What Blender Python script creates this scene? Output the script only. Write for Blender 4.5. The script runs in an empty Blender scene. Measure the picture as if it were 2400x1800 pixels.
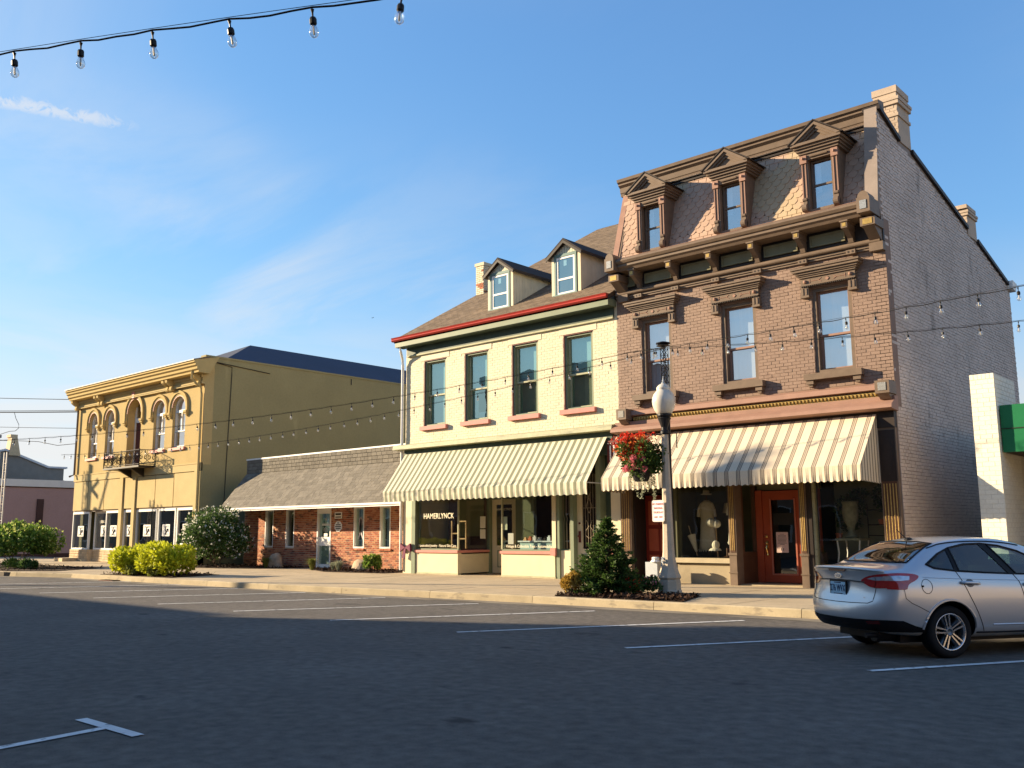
import bpy, bmesh, math, random
import numpy as np
from mathutils import Vector, Matrix
from mathutils.bvhtree import BVHTree
from mathutils.geometry import delaunay_2d_cdt

RND = random.Random(11)
SC = bpy.context.scene
COL = SC.collection

# ------------------------------------------------------------------ camera
YAW, PITCH, ROLL = -0.7318, 0.1566, -0.0068
cy, sy, cp, sp = math.cos(YAW), math.sin(YAW), math.cos(PITCH), math.sin(PITCH)
fwd = Vector((sy*cp, cy*cp, sp)); rgt = Vector((cy, -sy, 0)); upv = rgt.cross(fwd)
r2 = rgt*math.cos(ROLL)+upv*math.sin(ROLL); u2 = upv*math.cos(ROLL)-rgt*math.sin(ROLL)
CAM = Vector((0, 0, 1.5))
cd = bpy.data.cameras.new('camera'); cam = bpy.data.objects.new('camera', cd); COL.objects.link(cam)
cam.matrix_world = Matrix(((r2.x, u2.x, -fwd.x, CAM.x), (r2.y, u2.y, -fwd.y, CAM.y), (r2.z, u2.z, -fwd.z, CAM.z), (0, 0, 0, 1)))
cd.sensor_width = 36; cd.lens = 2190/2400*36; cd.clip_start = .05; cd.clip_end = 2000
SC.camera = cam

# ------------------------------------------------------------------ light
SUN = Vector((2.15, 1.0, -0.68)).normalized()          # direction the light travels
sd = bpy.data.lights.new('sun', 'SUN'); so = bpy.data.objects.new('sun', sd); COL.objects.link(so)
sd.energy = 5.0; sd.angle = math.radians(.53); sd.color = (1.0, .80, .53)
so.rotation_euler = SUN.to_track_quat('-Z', 'Y').to_euler(); so.location = (-60, -30, 40)
ELEV = math.asin(-SUN.z); ROTZ = math.atan2(-SUN.x, -SUN.y)   # compass angle from +Y towards +X
W = bpy.data.worlds.new('World'); SC.world = W; W.use_nodes = True
nt = W.node_tree; nt.nodes.clear()
def N(t, tree=None, **k):
    n = (tree or nt).nodes.new(t)
    for a, b in k.items(): setattr(n, a, b)
    return n
def L(a, b, tree=None): (tree or nt).links.new(a, b)
def build_world():
    out = N('ShaderNodeOutputWorld'); bg = N('ShaderNodeBackground'); L(bg.outputs[0], out.inputs[0])
    bg.inputs[1].default_value = SKY_STRENGTH
    sky = N('ShaderNodeTexSky', sky_type='NISHITA', sun_disc=False, sun_elevation=ELEV, sun_rotation=ROTZ,
            altitude=200, air_density=1.0, dust_density=.25, ozone_density=2.0)
    tc = N('ShaderNodeTexCoord'); sep = N('ShaderNodeSeparateXYZ'); L(tc.outputs['Generated'], sep.inputs[0])
    def M(op, a, b=None, c=None, clamp=False):
        n = N('ShaderNodeMath', operation=op, use_clamp=clamp)
        for i, v in enumerate((a, b, c)):
            if v is None: continue
            if isinstance(v, (int, float)): n.inputs[i].default_value = v
            else: L(v, n.inputs[i])
        return n.outputs[0]
    x, y, z = sep.outputs
    zz = M('ADD', M('MAXIMUM', z, 0.0), .12)
    px, py = M('DIVIDE', x, zz), M('DIVIDE', y, zz)
    comb = N('ShaderNodeCombineXYZ'); L(px, comb.inputs[0]); L(py, comb.inputs[1])
    def noise(vec, scale, rot, sc, detail=6, rough=.55, off=(0, 0, 0)):
        mp = N('ShaderNodeMapping'); mp.inputs['Rotation'].default_value = (0, 0, rot); mp.inputs['Scale'].default_value = sc
        mp.inputs['Location'].default_value = off
        L(vec, mp.inputs[0]); n = N('ShaderNodeTexNoise'); n.inputs['Scale'].default_value = scale
        n.inputs['Detail'].default_value = detail; n.inputs['Roughness'].default_value = rough
        n.inputs['Distortion'].default_value = .6; L(mp.outputs[0], n.inputs['Vector']); return n.outputs[0]
    def ramp(v, a, b):
        n = N('ShaderNodeMapRange', interpolation_type='SMOOTHSTEP'); n.inputs[1].default_value = a; n.inputs[2].default_value = b
        L(v, n.inputs[0]); return n.outputs[0]
    # thin cirrus streaks + low bank of cloud near the horizon
    big = ramp(noise(comb.outputs[0], .55, .35, (1, .55, 1), 3, .5, (3.1, 1.7, 0)), .36, .62)
    fine = ramp(noise(comb.outputs[0], 1.1, .5, (.8, 1.7, 1), 8, .62), .34, .70)
    cir = M('MULTIPLY', M('MULTIPLY', big, fine), .60)
    lown = ramp(noise(comb.outputs[0], .8, .2, (.9, .3, 1), 6, .6, (0, 2, 0)), .34, .60)
    low = M('MULTIPLY', lown, M('SUBTRACT', 1.0, ramp(z, .06, .30)))
    low2 = M('SUBTRACT', 1.0, ramp(z, .02, .27))
    # a dissolving vapour trail: a narrow band about a great circle
    nrm = N('ShaderNodeVectorMath', operation='DOT_PRODUCT'); L(tc.outputs['Generated'], nrm.inputs[0]); nrm.inputs[1].default_value = TRAIL_N
    al = N('ShaderNodeVectorMath', operation='DOT_PRODUCT'); L(tc.outputs['Generated'], al.inputs[0]); al.inputs[1].default_value = TRAIL_T
    tn = noise(tc.outputs['Generated'], 55, 0, (1, 1, 1), 5, .65)
    d = M('ABSOLUTE', M('ADD', nrm.outputs['Value'], M('MULTIPLY', M('SUBTRACT', tn, .5), .020)))
    wdt = M('MULTIPLY', M('ADD', .35, al.outputs['Value']), .0)
    band = M('SUBTRACT', 1.0, ramp(d, .0015, .0105))
    band = M('MULTIPLY', band, ramp(al.outputs['Value'], TRAIL_A0, TRAIL_A1))
    band = M('MULTIPLY', band, ramp(tn, .30, .55))
    cl = M('MAXIMUM', cir, M('MULTIPLY', low, .92)); cl = M('MAXIMUM', cl, M('MULTIPLY', band, .62)); cl = M('MAXIMUM', cl, M('MULTIPLY', low2, .92))
    cl = M('MULTIPLY', cl, ramp(z, -.02, .02))
    # clouds are lit by the sun: whiter and brighter on the sun's side
    sdot = N('ShaderNodeVectorMath', operation='DOT_PRODUCT'); L(tc.outputs['Generated'], sdot.inputs[0]); sdot.inputs[1].default_value = tuple(-SUN)
    br = M('ADD', CLOUD_B, M('MULTIPLY', M('MAXIMUM', sdot.outputs['Value'], 0.0), CLOUD_S))
    cc = N('ShaderNodeVectorMath', operation='SCALE'); cc.inputs[0].default_value = (1.0, .985, .97); L(br, cc.inputs['Scale'])
    tint = N('ShaderNodeVectorMath', operation='MULTIPLY'); L(sky.outputs[0], tint.inputs[0]); tint.inputs[1].default_value = SKY_TINT
    # soft shoulder so the glow towards the sun keeps its colour
    den = N('ShaderNodeVectorMath', operation='MULTIPLY_ADD'); L(tint.outputs[0], den.inputs[0]); den.inputs[1].default_value = (.14, .14, .14); den.inputs[2].default_value = (1, 1, 1)
    sh = N('ShaderNodeVectorMath', operation='DIVIDE'); L(tint.outputs[0], sh.inputs[0]); L(den.outputs[0], sh.inputs[1])
    mx = N('ShaderNodeMix', data_type='RGBA'); L(cl, mx.inputs[0]); L(sh.outputs[0], mx.inputs[6]); L(cc.outputs[0], mx.inputs[7])
    L(mx.outputs[2], bg.inputs[0])
SKY_STRENGTH = .10; SKY_TINT = (.69, 1.08, 1.68); CLOUD_B = 2.75; CLOUD_S = .75
def pixdir(px, py):
    return (fwd + r2*((px-1200)/2190) - u2*((py-900)/2190)).normalized()
_a, _b = pixdir(0, 238), pixdir(330, 300)
TRAIL_N = tuple(_a.cross(_b).normalized()); _t = (_a-_b).normalized(); TRAIL_T = tuple(_t)
TRAIL_A0, TRAIL_A1 = _t.dot(pixdir(400, 312)), _t.dot(pixdir(200, 275))
build_world()
SC.view_settings.view_transform = 'Standard'; SC.view_settings.look = 'None'
SC.view_settings.exposure = 1.45; SC.view_settings.gamma = 1.0; SC.view_settings.use_curve_mapping = False
SC.cycles.max_bounces = 8; SC.cycles.transparent_max_bounces = 16; SC.cycles.caustics_reflective = False; SC.cycles.caustics_refractive = False
SC.cycles.use_denoising = True

# ------------------------------------------------------------------ materials
def mat(name, col, rough=.75, metal=0., var=.12, scale=2.5, bump=0., bscale=60, isl=0., spec=.18, coat=0., ramp=None,
        stripes=None, soil=None, emit=None, trans=0., fine=.06, stretch=None, leaf=0.):
    m = bpy.data.materials.new(name); m.use_nodes = True; t = m.node_tree; t.nodes.clear()
    def n(ty, **k): return N(ty, t, **k)
    def l(a, b): L(a, b, t)
    out = n('ShaderNodeOutputMaterial'); p = n('ShaderNodeBsdfPrincipled'); l(p.outputs[0], out.inputs[0])
    g = n('ShaderNodeNewGeometry'); pos = g.outputs['Position']
    def M(op, a, b=None, clamp=False):
        q = n('ShaderNodeMath', operation=op, use_clamp=clamp)
        for i, v in enumerate((a, b)):
            if v is None: continue
            if isinstance(v, (int, float)): q.inputs[i].default_value = v
            else: l(v, q.inputs[i])
        return q.outputs[0]
    def noise(sc, det=4, st=None):
        q = n('ShaderNodeTexNoise'); q.inputs['Scale'].default_value = sc; q.inputs['Detail'].default_value = det
        if st:
            mp = n('ShaderNodeMapping'); mp.inputs['Scale'].default_value = st; l(pos, mp.inputs[0]); l(mp.outputs[0], q.inputs['Vector'])
        else: l(pos, q.inputs['Vector'])
        return q.outputs[0]
    base = None
    oi = n('ShaderNodeObjectInfo')
    rnd = M('FRACT', M('ADD', M('MULTIPLY', g.outputs['Random Per Island'], 7.31), M('MULTIPLY', oi.outputs['Random'], 5.7)))
    if ramp:
        cr = n('ShaderNodeValToRGB'); e = cr.color_ramp; e.interpolation = 'CONSTANT'
        while len(e.elements) > 1: e.elements.remove(e.elements[-1])
        e.elements[0].position = 0; e.elements[0].color = (*ramp[0][1], 1)
        for q, c in ramp[1:]:
            el = e.elements.new(q); el.color = (*c, 1)
        l(rnd, cr.inputs[0]); base = cr.outputs[0]
    if stripes:
        x0, per, st, axis = stripes
        sx = n('ShaderNodeSeparateXYZ'); l(pos, sx.inputs[0])
        cr = n('ShaderNodeValToRGB'); e = cr.color_ramp; e.interpolation = 'CONSTANT'
        while len(e.elements) > 1: e.elements.remove(e.elements[-1])
        e.elements[0].position = 0; e.elements[0].color = (*st[0][1], 1)
        for q, c in st[1:]:
            el = e.elements.new(q); el.color = (*c, 1)
        l(M('FRACT', M('DIVIDE', M('SUBTRACT', sx.outputs[axis], x0), per)), cr.inputs[0]); base = cr.outputs[0]
    f = None
    if var:
        mr = n('ShaderNodeMapRange'); mr.inputs[1].default_value = .28; mr.inputs[2].default_value = .72
        mr.inputs[3].default_value = 1-var; mr.inputs[4].default_value = 1+var; l(noise(scale, 5, stretch), mr.inputs[0]); f = mr.outputs[0]
        if fine:
            mr2 = n('ShaderNodeMapRange'); mr2.inputs[1].default_value = .25; mr2.inputs[2].default_value = .75
            mr2.inputs[3].default_value = 1-fine; mr2.inputs[4].default_value = 1+fine; l(noise(scale*14, 3), mr2.inputs[0]); f = M('MULTIPLY', f, mr2.outputs[0])
    if isl:
        k = M('ADD', M('MULTIPLY', rnd, 2*isl), 1-isl); f = M('MULTIPLY', f, k) if f else k
    vm = n('ShaderNodeVectorMath', operation='SCALE')
    if base is not None: l(base, vm.inputs[0])
    else: vm.inputs[0].default_value = col
    if f is not None: l(f, vm.inputs['Scale'])
    else: vm.inputs['Scale'].default_value = 1
    cur = vm.outputs[0]
    if soil:                                   # (colour, noise scale, threshold, stretch, strength): stains and wear with shapes of their own
        sc2, s_s, th, st, amt = soil
        mr = n('ShaderNodeMapRange', interpolation_type='SMOOTHSTEP'); mr.inputs[1].default_value = th; mr.inputs[2].default_value = th+.12
        mr.inputs[4].default_value = amt; l(noise(s_s, 6, st), mr.inputs[0])
        mx = n('ShaderNodeMix', data_type='RGBA'); l(mr.outputs[0], mx.inputs[0]); l(cur, mx.inputs[6]); mx.inputs[7].default_value = (*sc2, 1); cur = mx.outputs[2]
    l(cur, p.inputs['Base Color'])
    p.inputs['Roughness'].default_value = rough; p.inputs['Metallic'].default_value = metal
    p.inputs['Specular IOR Level'].default_value = spec; p.inputs['Coat Weight'].default_value = coat; p.inputs['Coat Roughness'].default_value = .04
    p.inputs['Transmission Weight'].default_value = trans
    if leaf:                                   # thin blades let some light through
        tl = n('ShaderNodeBsdfTranslucent'); l(cur, tl.inputs[0]); ms = n('ShaderNodeMixShader'); ms.inputs[0].default_value = leaf
        l(p.outputs[0], ms.inputs[1]); l(tl.outputs[0], ms.inputs[2]); l(ms.outputs[0], out.inputs[0])
    if bump:
        b = n('ShaderNodeBump'); b.inputs['Strength'].default_value = bump; b.inputs['Distance'].default_value = .012
        l(noise(bscale, 5), b.inputs['Height']); l(b.outputs[0], p.inputs['Normal'])
    return m

def glass_mat(name, tint=(.75, .8, .8), base=.06, rough=.0, grazing=3.0, gcol=(1, 1, 1)):
    """thin window pane: clear tinted film mixed with a mirror that grows towards grazing angles"""
    m = bpy.data.materials.new(name); m.use_nodes = True; t = m.node_tree; t.nodes.clear()
    out = N('ShaderNodeOutputMaterial', t); mx = N('ShaderNodeMixShader', t); tr = N('ShaderNodeBsdfTransparent', t); gl = N('ShaderNodeBsdfGlossy', t)
    tr.inputs[0].default_value = (*tint, 1); gl.inputs[0].default_value = (*gcol, 1); gl.inputs['Roughness'].default_value = rough
    lw = N('ShaderNodeLayerWeight', t); lw.inputs[0].default_value = .5
    pw = N('ShaderNodeMath', t, operation='POWER'); pw.inputs[1].default_value = grazing; L(lw.outputs['Facing'], pw.inputs[0], t)
    mr = N('ShaderNodeMapRange', t); mr.inputs[3].default_value = base; mr.inputs[4].default_value = 1; L(pw.outputs[0], mr.inputs[0], t)
    # old float glass is never flat: slight waviness
    g = N('ShaderNodeNewGeometry', t); no = N('ShaderNodeTexNoise', t); no.inputs['Scale'].default_value = 1.6; no.inputs['Detail'].default_value = 1
    L(g.outputs['Position'], no.inputs['Vector'], t); b = N('ShaderNodeBump', t); b.inputs['Strength'].default_value = .05; b.inputs['Distance'].default_value = .05
    L(no.outputs[0], b.inputs['Height'], t); L(b.outputs[0], gl.inputs['Normal'], t)
    L(mr.outputs[0], mx.inputs[0], t); L(tr.outputs[0], mx.inputs[1], t); L(gl.outputs[0], mx.inputs[2], t); L(mx.outputs[0], out.inputs[0], t)
    return m

MT = {}
def defmats():
    A = MT
    A['asphalt'] = asphalt_mat()
    A['paint_line'] = mat('road paint', (0.7, 0.7, 0.68), .8, var=.12, scale=6, soil=((.10, .10, .10), 9, .56, None, .75), bump=.3, bscale=200)
    A['concrete'] = mat('sidewalk concrete', (0.46, 0.365, 0.24), .9, var=.10, scale=1.1, bump=.25, bscale=160, isl=.05, soil=((.26, .22, .17), 1.6, .60, (1, 2.2, 1), .5), fine=.08)
    A['curb'] = mat('curb concrete', (0.42, 0.345, 0.225), .9, var=.14, scale=2, bump=.3, bscale=120, isl=.07, soil=((.20, .17, .13), 3, .58, (1, 1, 3), .6))
    A['joint'] = mat('joint', (.12, .10, .08), .95, var=.1)
    A['mulch'] = mat('mulch', (.05, .026, .016), .95, var=.3, scale=12, isl=.5)
    A['soil'] = mat('soil', (.035, .02, .013), 1, var=.3, scale=10, bump=1, bscale=60)
    A['brown'] = mat('brown painted brick', (0.255, 0.175, 0.135), .62, var=.09, scale=1.6, bump=.35, bscale=70, isl=.07, soil=((.17, .105, .08), 2.2, .62, None, .5))
    A['brown_mortar'] = mat('painted joints', (0.225, 0.152, 0.117), .75, var=.1, bump=.3)
    A['brown_side'] = mat('taupe painted brick', (0.54, 0.45, 0.39), .62, var=.12, scale=.9, bump=.4, bscale=60, isl=.06, soil=((.17, .14, .12), 1.4, .6, (1, 1, .4), .6))
    A['brown_side_mortar'] = mat('taupe joints', (0.27, 0.22, 0.19), .8, var=.12)
    A['trim_dark'] = mat('dark brown trim paint', (0.165, 0.118, 0.085), .5, var=.12, scale=5, bump=.12)
    A['trim_black'] = mat('black brown trim', (.035, .026, .022), .5, var=.15)
    A['trim_rose'] = mat('rose brown trim', (0.3, 0.175, 0.13), .55, var=.1, scale=3, bump=.1)
    A['slate'] = mat('rose slates', (0.42, 0.29, 0.215), .6, var=.1, scale=1.3, bump=.2, isl=.07, soil=((.43, .34, .21), .55, .50, None, .75))
    A['slate_under'] = mat('slate joints', (.22, .12, .09), .8, var=.1)
    A['olive_panel'] = mat('olive frieze panels', (.20, .185, .11), .5, var=.15)
    A['gold'] = mat('gold leaf', (0.42, 0.28, 0.09), .35, .4, var=.2, scale=20)
    A['crystal'] = mat('pressed silver square', (0.42, 0.4, 0.36), .25, .5, var=.4, scale=60)
    A['chimney'] = mat('painted chimney', (.46, .36, .27), .75, var=.1, scale=3, bump=.3)
    A['cream'] = mat('cream painted brick', (0.64, 0.57, 0.41), .65, var=.05, scale=1.4, bump=.3, bscale=60, isl=.035, soil=((.62, .50, .33), 3, .66, None, .5))
    A['cream_mortar'] = mat('cream joints', (0.6, 0.53, 0.375), .75, var=.06)
    A['cream_trim'] = mat('cream trim', (0.66, 0.575, 0.39), .5, var=.05, scale=3)
    A['green_trim'] = mat('sage green trim', (.19, .225, .15), .5, var=.1, scale=3)
    A['green_dark'] = mat('dark green trim', (.06, .085, .062), .5, var=.1)
    A['green_pale'] = mat('weathered pale green trim', (.40, .39, .25), .6, var=.14, scale=4, soil=((.24, .24, .17), 4, .55, (.4, 1, 3), .6))
    A['teal_trim'] = mat('teal frame', (.14, .22, .20), .5, var=.08)
    A['pink'] = mat('salmon pink trim', (0.56, 0.22, 0.185), .55, var=.08, scale=4)
    A['red_gutter'] = mat('red gutter', (.36, .045, .035), .4, var=.1)
    A['maroon'] = mat('maroon trim', (.13, .035, .03), .5)
    A['white'] = mat('white paint', (.80, .79, .75), .5, var=.04)
    A['cream_board'] = mat('dormer boards', (.62, .58, .44), .6, var=.06, scale=4, isl=.05)
    A['cable'] = mat('cable sheath', (.02, .02, .021), .95, var=0, spec=.05)
    A['black'] = mat('black metal', (.018, .018, .02), .4, var=.1)
    A['roof_brown'] = mat('brown asphalt shingle', (.17, .125, .085), .9, var=.15, scale=3, isl=.22, bump=.4, bscale=150)
    A['roof_grey'] = mat('grey asphalt shingle', (0.185, 0.165, 0.135), .9, var=.10, scale=3, isl=.16, bump=.4, bscale=150)
    A['roof_under'] = mat('roof felt', (.06, .05, .045), .95, var=.1)
    A['roof_blue'] = mat('slate blue membrane roof', (0.055, 0.065, 0.095), .8, var=.06, scale=.7)
    A['red_brick'] = mat('red brick', (.4, .15, .08), .85, var=.10, scale=9, bump=.5, bscale=90,
        ramp=[(0, (.46, .185, .10)), (.22, (.38, .13, .07)), (.42, (.50, .23, .12)), (.62, (.33, .10, .06)), (.78, (.17, .065, .045)), (.90, (.42, .16, .09))])
    A['mortar'] = mat('buff mortar', (.50, .40, .28), .9, var=.1, scale=8)
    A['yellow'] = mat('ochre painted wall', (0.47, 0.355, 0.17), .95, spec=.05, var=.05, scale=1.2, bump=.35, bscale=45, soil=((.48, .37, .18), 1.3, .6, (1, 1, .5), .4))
    A['yellow_shaded'] = mat('ochre shaded wall', (0.32, 0.27, 0.135), .8, var=.06, scale=.8, bump=.4, bscale=30, soil=((.46, .38, .19), 1.1, .6, (1, 1, .35), .5))  # same paint as the front, darkened to put the shade into its colour
    A['yellow_trim'] = mat('pale ochre trim', (0.5, 0.375, 0.17), .95, spec=.05, var=.07, scale=3)
    A['yellow_pale'] = mat('butter panel', (0.52, 0.41, 0.215), .95, spec=.05, var=.05, scale=2)
    A['buff_stone'] = mat('buff stone', (.58, .44, .27), .85, var=.12, scale=6, isl=.14, bump=.5, bscale=50)
    A['mauve'] = mat('mauve wall', (.36, .24, .235), .85, var=.05, scale=1)
    A['pale_metal'] = mat('pale fascia', (.62, .62, .62), .5, var=.05)
    A['dark_plum'] = mat('dark plum', (.06, .03, .03), .6)
    A['grey_wall'] = mat('grey gable wall', (.24, .225, .20), .9, var=.08)
    A['pale_brick'] = mat('pale painted brick', (0.8, 0.755, 0.62), .7, var=.04, scale=2, bump=.3, isl=.03)
    A['pale_mortar'] = mat('pale joints', (.68, .62, .50), .8)
    A['sign_green'] = mat('green sign panel', (.02, .16, .065), .4, var=.05)
    A['red_door'] = mat('red door', (.42, .088, .042), .42, var=.06, scale=4)
    A['red_dark'] = mat('oxblood wood', (.20, .025, .015), .45, var=.1)
    A['brass'] = mat('brass', (.8, .55, .2), .22, 1, var=.05)
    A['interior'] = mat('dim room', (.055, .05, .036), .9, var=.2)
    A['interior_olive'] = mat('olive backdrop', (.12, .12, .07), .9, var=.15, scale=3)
    A['shutter'] = mat('painted shutters', (.30, .31, .21), .7, var=.1)
    A['curtain'] = mat('white curtain', (.78, .80, .80), .9, var=.06, scale=6, stretch=(6, 6, .4))
    A['blind_teal'] = mat('drawn shade', (0.4, 0.6, 0.62), .8, var=.04)
    A['blind_pale'] = mat('pale shade', (0.66, 0.78, 0.84), .8, var=.04)
    A['paper'] = mat('paper', (.84, .82, .76), .8, var=.03)
    A['pink_paper'] = mat('pink paper', (.82, .60, .55), .8, var=.03)
    A['ink'] = mat('ink', (.03, .03, .03), .7)
    A['red_ink'] = mat('red ink', (0.68, 0.28, 0.24), .6)
    A['gilt_text'] = mat('cream lettering', (.86, .80, .62), .6)
    A['lace'] = mat('ivory lace', (.66, .58, .42), .9, var=.08, scale=20)
    A['white_cloth'] = mat('white cloth', (.82, .78, .66), .9, var=.06, scale=14)
    A['wood'] = mat('pale wood', (.55, .38, .20), .6, var=.15, scale=6)
    A['dark_wood'] = mat('dark wood', (.10, .05, .03), .5, var=.2)
    A['urn'] = mat('mossy urn', (.28, .27, .18), .9, var=.25, scale=10)
    A['terracotta'] = mat('terracotta', (.45, .15, .08), .8, var=.1)
    A['grey_metal'] = mat('galvanised grey', (.42, .45, .48), .45, .2, var=.06)
    A['pole_stone'] = mat('exposed aggregate pole', (0.5, 0.42, 0.32), .85, var=.08, scale=6, bump=.6, bscale=110, fine=.18)
    A['globe'] = globe_mat()
    A['purple'] = mat('purple ribbon', (.16, .03, .07), .6, var=.15)
    A['sign_white'] = mat('sign white', (.85, .84, .80), .4, var=.03)
    A['stone'] = mat('landscape rock', (.40, .30, .21), .9, var=.25, scale=5, bump=.8, bscale=20)
    A['iron'] = mat('wrought iron', (.030, .024, .020), .5, var=.2)
    A['pale_iron'] = mat('pale painted iron', (.36, .29, .20), .6, var=.2)
    A['bulb'] = bulb_mat()
    A['rail_silver'] = mat('aluminium mast', (.55, .53, .50), .45, .3, var=.08)
    A['bark'] = mat('bark', (.10, .07, .045), .9, var=.2, scale=20)
    # foliage
    A['leaf_conifer'] = mat('conifer needles', (0.06, 0.11, 0.025), .6, var=.2, scale=6, isl=.45, leaf=.35)
    A['leaf_shrub'] = mat('shrub leaves', (0.07, 0.125, 0.035), .5, var=.2, scale=6, isl=.4, leaf=.35)
    A['leaf_lime'] = mat('lime leaves', (0.5, 0.52, 0.03), .5, var=.15, scale=4, isl=.30, leaf=.35)
    A['leaf_hydr'] = mat('hydrangea leaves', (0.15, 0.24, 0.04), .5, var=.2, scale=5, isl=.40, leaf=.35)
    A['bloom_lime'] = mat('lime blooms', (0.5, 0.54, 0.16), .7, var=.1, isl=.2, leaf=.35)
    A['bloom_white'] = mat('white blooms', (0.7, 0.7, 0.6), .7, var=.05, isl=.08, leaf=.35)
    A['leaf_gold'] = mat('golden dwarf leaves', (.42, .27, .05), .7, var=.2, scale=14, isl=.4, leaf=.35)
    A['leaf_grass'] = mat('tuft leaves', (.20, .22, .05), .6, var=.2, isl=.35, leaf=.35)
    A['bloom_red'] = mat('red petals', (.62, .045, .02), .6, var=.15, isl=.35, leaf=.35)
    A['bloom_orange'] = mat('orange petals', (.72, .22, .05), .6, var=.15, isl=.3, leaf=.35)
    A['bloom_pink'] = mat('pink petals', (.70, .22, .26), .6, var=.12, isl=.28, leaf=.35)
    A['leaf_basket'] = mat('basket leaves', (.075, .12, .025), .55, var=.2, isl=.4, leaf=.35)
    A['leaf_silver'] = mat('trailing silver leaves', (.36, .38, .26), .7, isl=.3, leaf=.35)
    # glass
    A['glass'] = glass_mat('window glass', (.80, .90, .88), .32, gcol=(.66, .93, .90))
    A['glass_shop'] = glass_mat('shop glass', (.78, .80, .76), .06)
    A['glass_dark'] = glass_mat('dark shop glass', (.45, .5, .5), .09)
    A['glass_bright'] = glass_mat('sky reflecting glass', (.88, .92, .95), .45)
    # car
    A['car_paint'] = car_paint()
    A['car_glass'] = glass_mat('car glass', (.20, .32, .32), .06)
    A['car_black'] = mat('black plastic', (.010, .010, .012), .45, var=.05)
    A['tyre'] = mat('tyre', (.014, .014, .015), .8, var=.1, bump=.2)
    A['alloy'] = mat('alloy', (.62, .63, .65), .22, .9, var=.03)
    A['alloy_dark'] = mat('alloy dark', (.16, .19, .22), .35, .6, var=.05)
    A['tail_red'] = mat('red lens', (.42, .008, .010), .08, var=.03, coat=1, spec=.6)
    A['tail_clear'] = mat('clear lens', (.55, .56, .60), .12, .6, var=.25, scale=22, coat=1)
    A['tail_dark'] = mat('dark red lens', (.10, .004, .006), .1, var=.03, coat=1)
    A['chrome'] = mat('chrome', (.8, .8, .82), .08, 1, var=0)
    A['plate_blue'] = mat('plate', (.42, .64, .76), .4, var=.03)
    A['plate_ink'] = mat('plate ink', (.012, .03, .10), .5, var=0)
    A['seat'] = mat('car seat', (.02, .022, .025), .8, var=.1)

def globe_mat():
    m = mat('lamp globe', (.88, .82, .70), .25, var=.04, trans=.35, coat=.4); return m
def bulb_mat():
    return glass_mat('clear bulb', (.93, .93, .92), .12, .05, 1.6)
def car_paint():
    m = mat('silver paint', (.60, .605, .61), .34, .55, var=.0, coat=1.0, spec=.5)
    return m
def asphalt_mat():
    m = mat('asphalt', (.125, .112, .098), .88, var=.16, scale=.5, bump=.55, bscale=170, fine=.30)
    t = m.node_tree; p = [n for n in t.nodes if n.type == 'BSDF_PRINCIPLED'][0]
    src = p.inputs['Base Color'].links[0].from_socket
    g = [n for n in t.nodes if n.type == 'NEW_GEOMETRY'][0]
    def no(sc, det, st=None):
        q = N('ShaderNodeTexNoise', t); q.inputs['Scale'].default_value = sc; q.inputs['Detail'].default_value = det
        mp = N('ShaderNodeMapping', t); mp.inputs['Scale'].default_value = st or (1, 1, 1); L(g.outputs['Position'], mp.inputs[0], t); L(mp.outputs[0], q.inputs['Vector'], t); return q.outputs[0]
    def mix(src, fac, a, b, col, amt):
        mr = N('ShaderNodeMapRange', t, interpolation_type='SMOOTHSTEP'); mr.inputs[1].default_value = a; mr.inputs[2].default_value = b; mr.inputs[4].default_value = amt; L(fac, mr.inputs[0], t)
        mx = N('ShaderNodeMix', t, data_type='RGBA'); L(mr.outputs[0], mx.inputs[0], t); L(src, mx.inputs[6], t); mx.inputs[7].default_value = (*col, 1); return mx.outputs[2]
    src = mix(src, no(95, 3), .56, .70, (.20, .19, .175), .55)          # pale aggregate
    src = mix(src, no(70, 2), .60, .72, (.02, .02, .02), .7)            # pits
    src = mix(src, no(.45, 4, (.35, 1, 1)), .58, .74, (.10, .095, .088), .5)   # worn lanes
    src = mix(src, no(1.1, 5, (.7, 1.4, 1)), .66, .74, (.020, .020, .021), .7)  # oil and patching
    L(src, p.inputs['Base Color'], t)
    return m
defmats()

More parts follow.
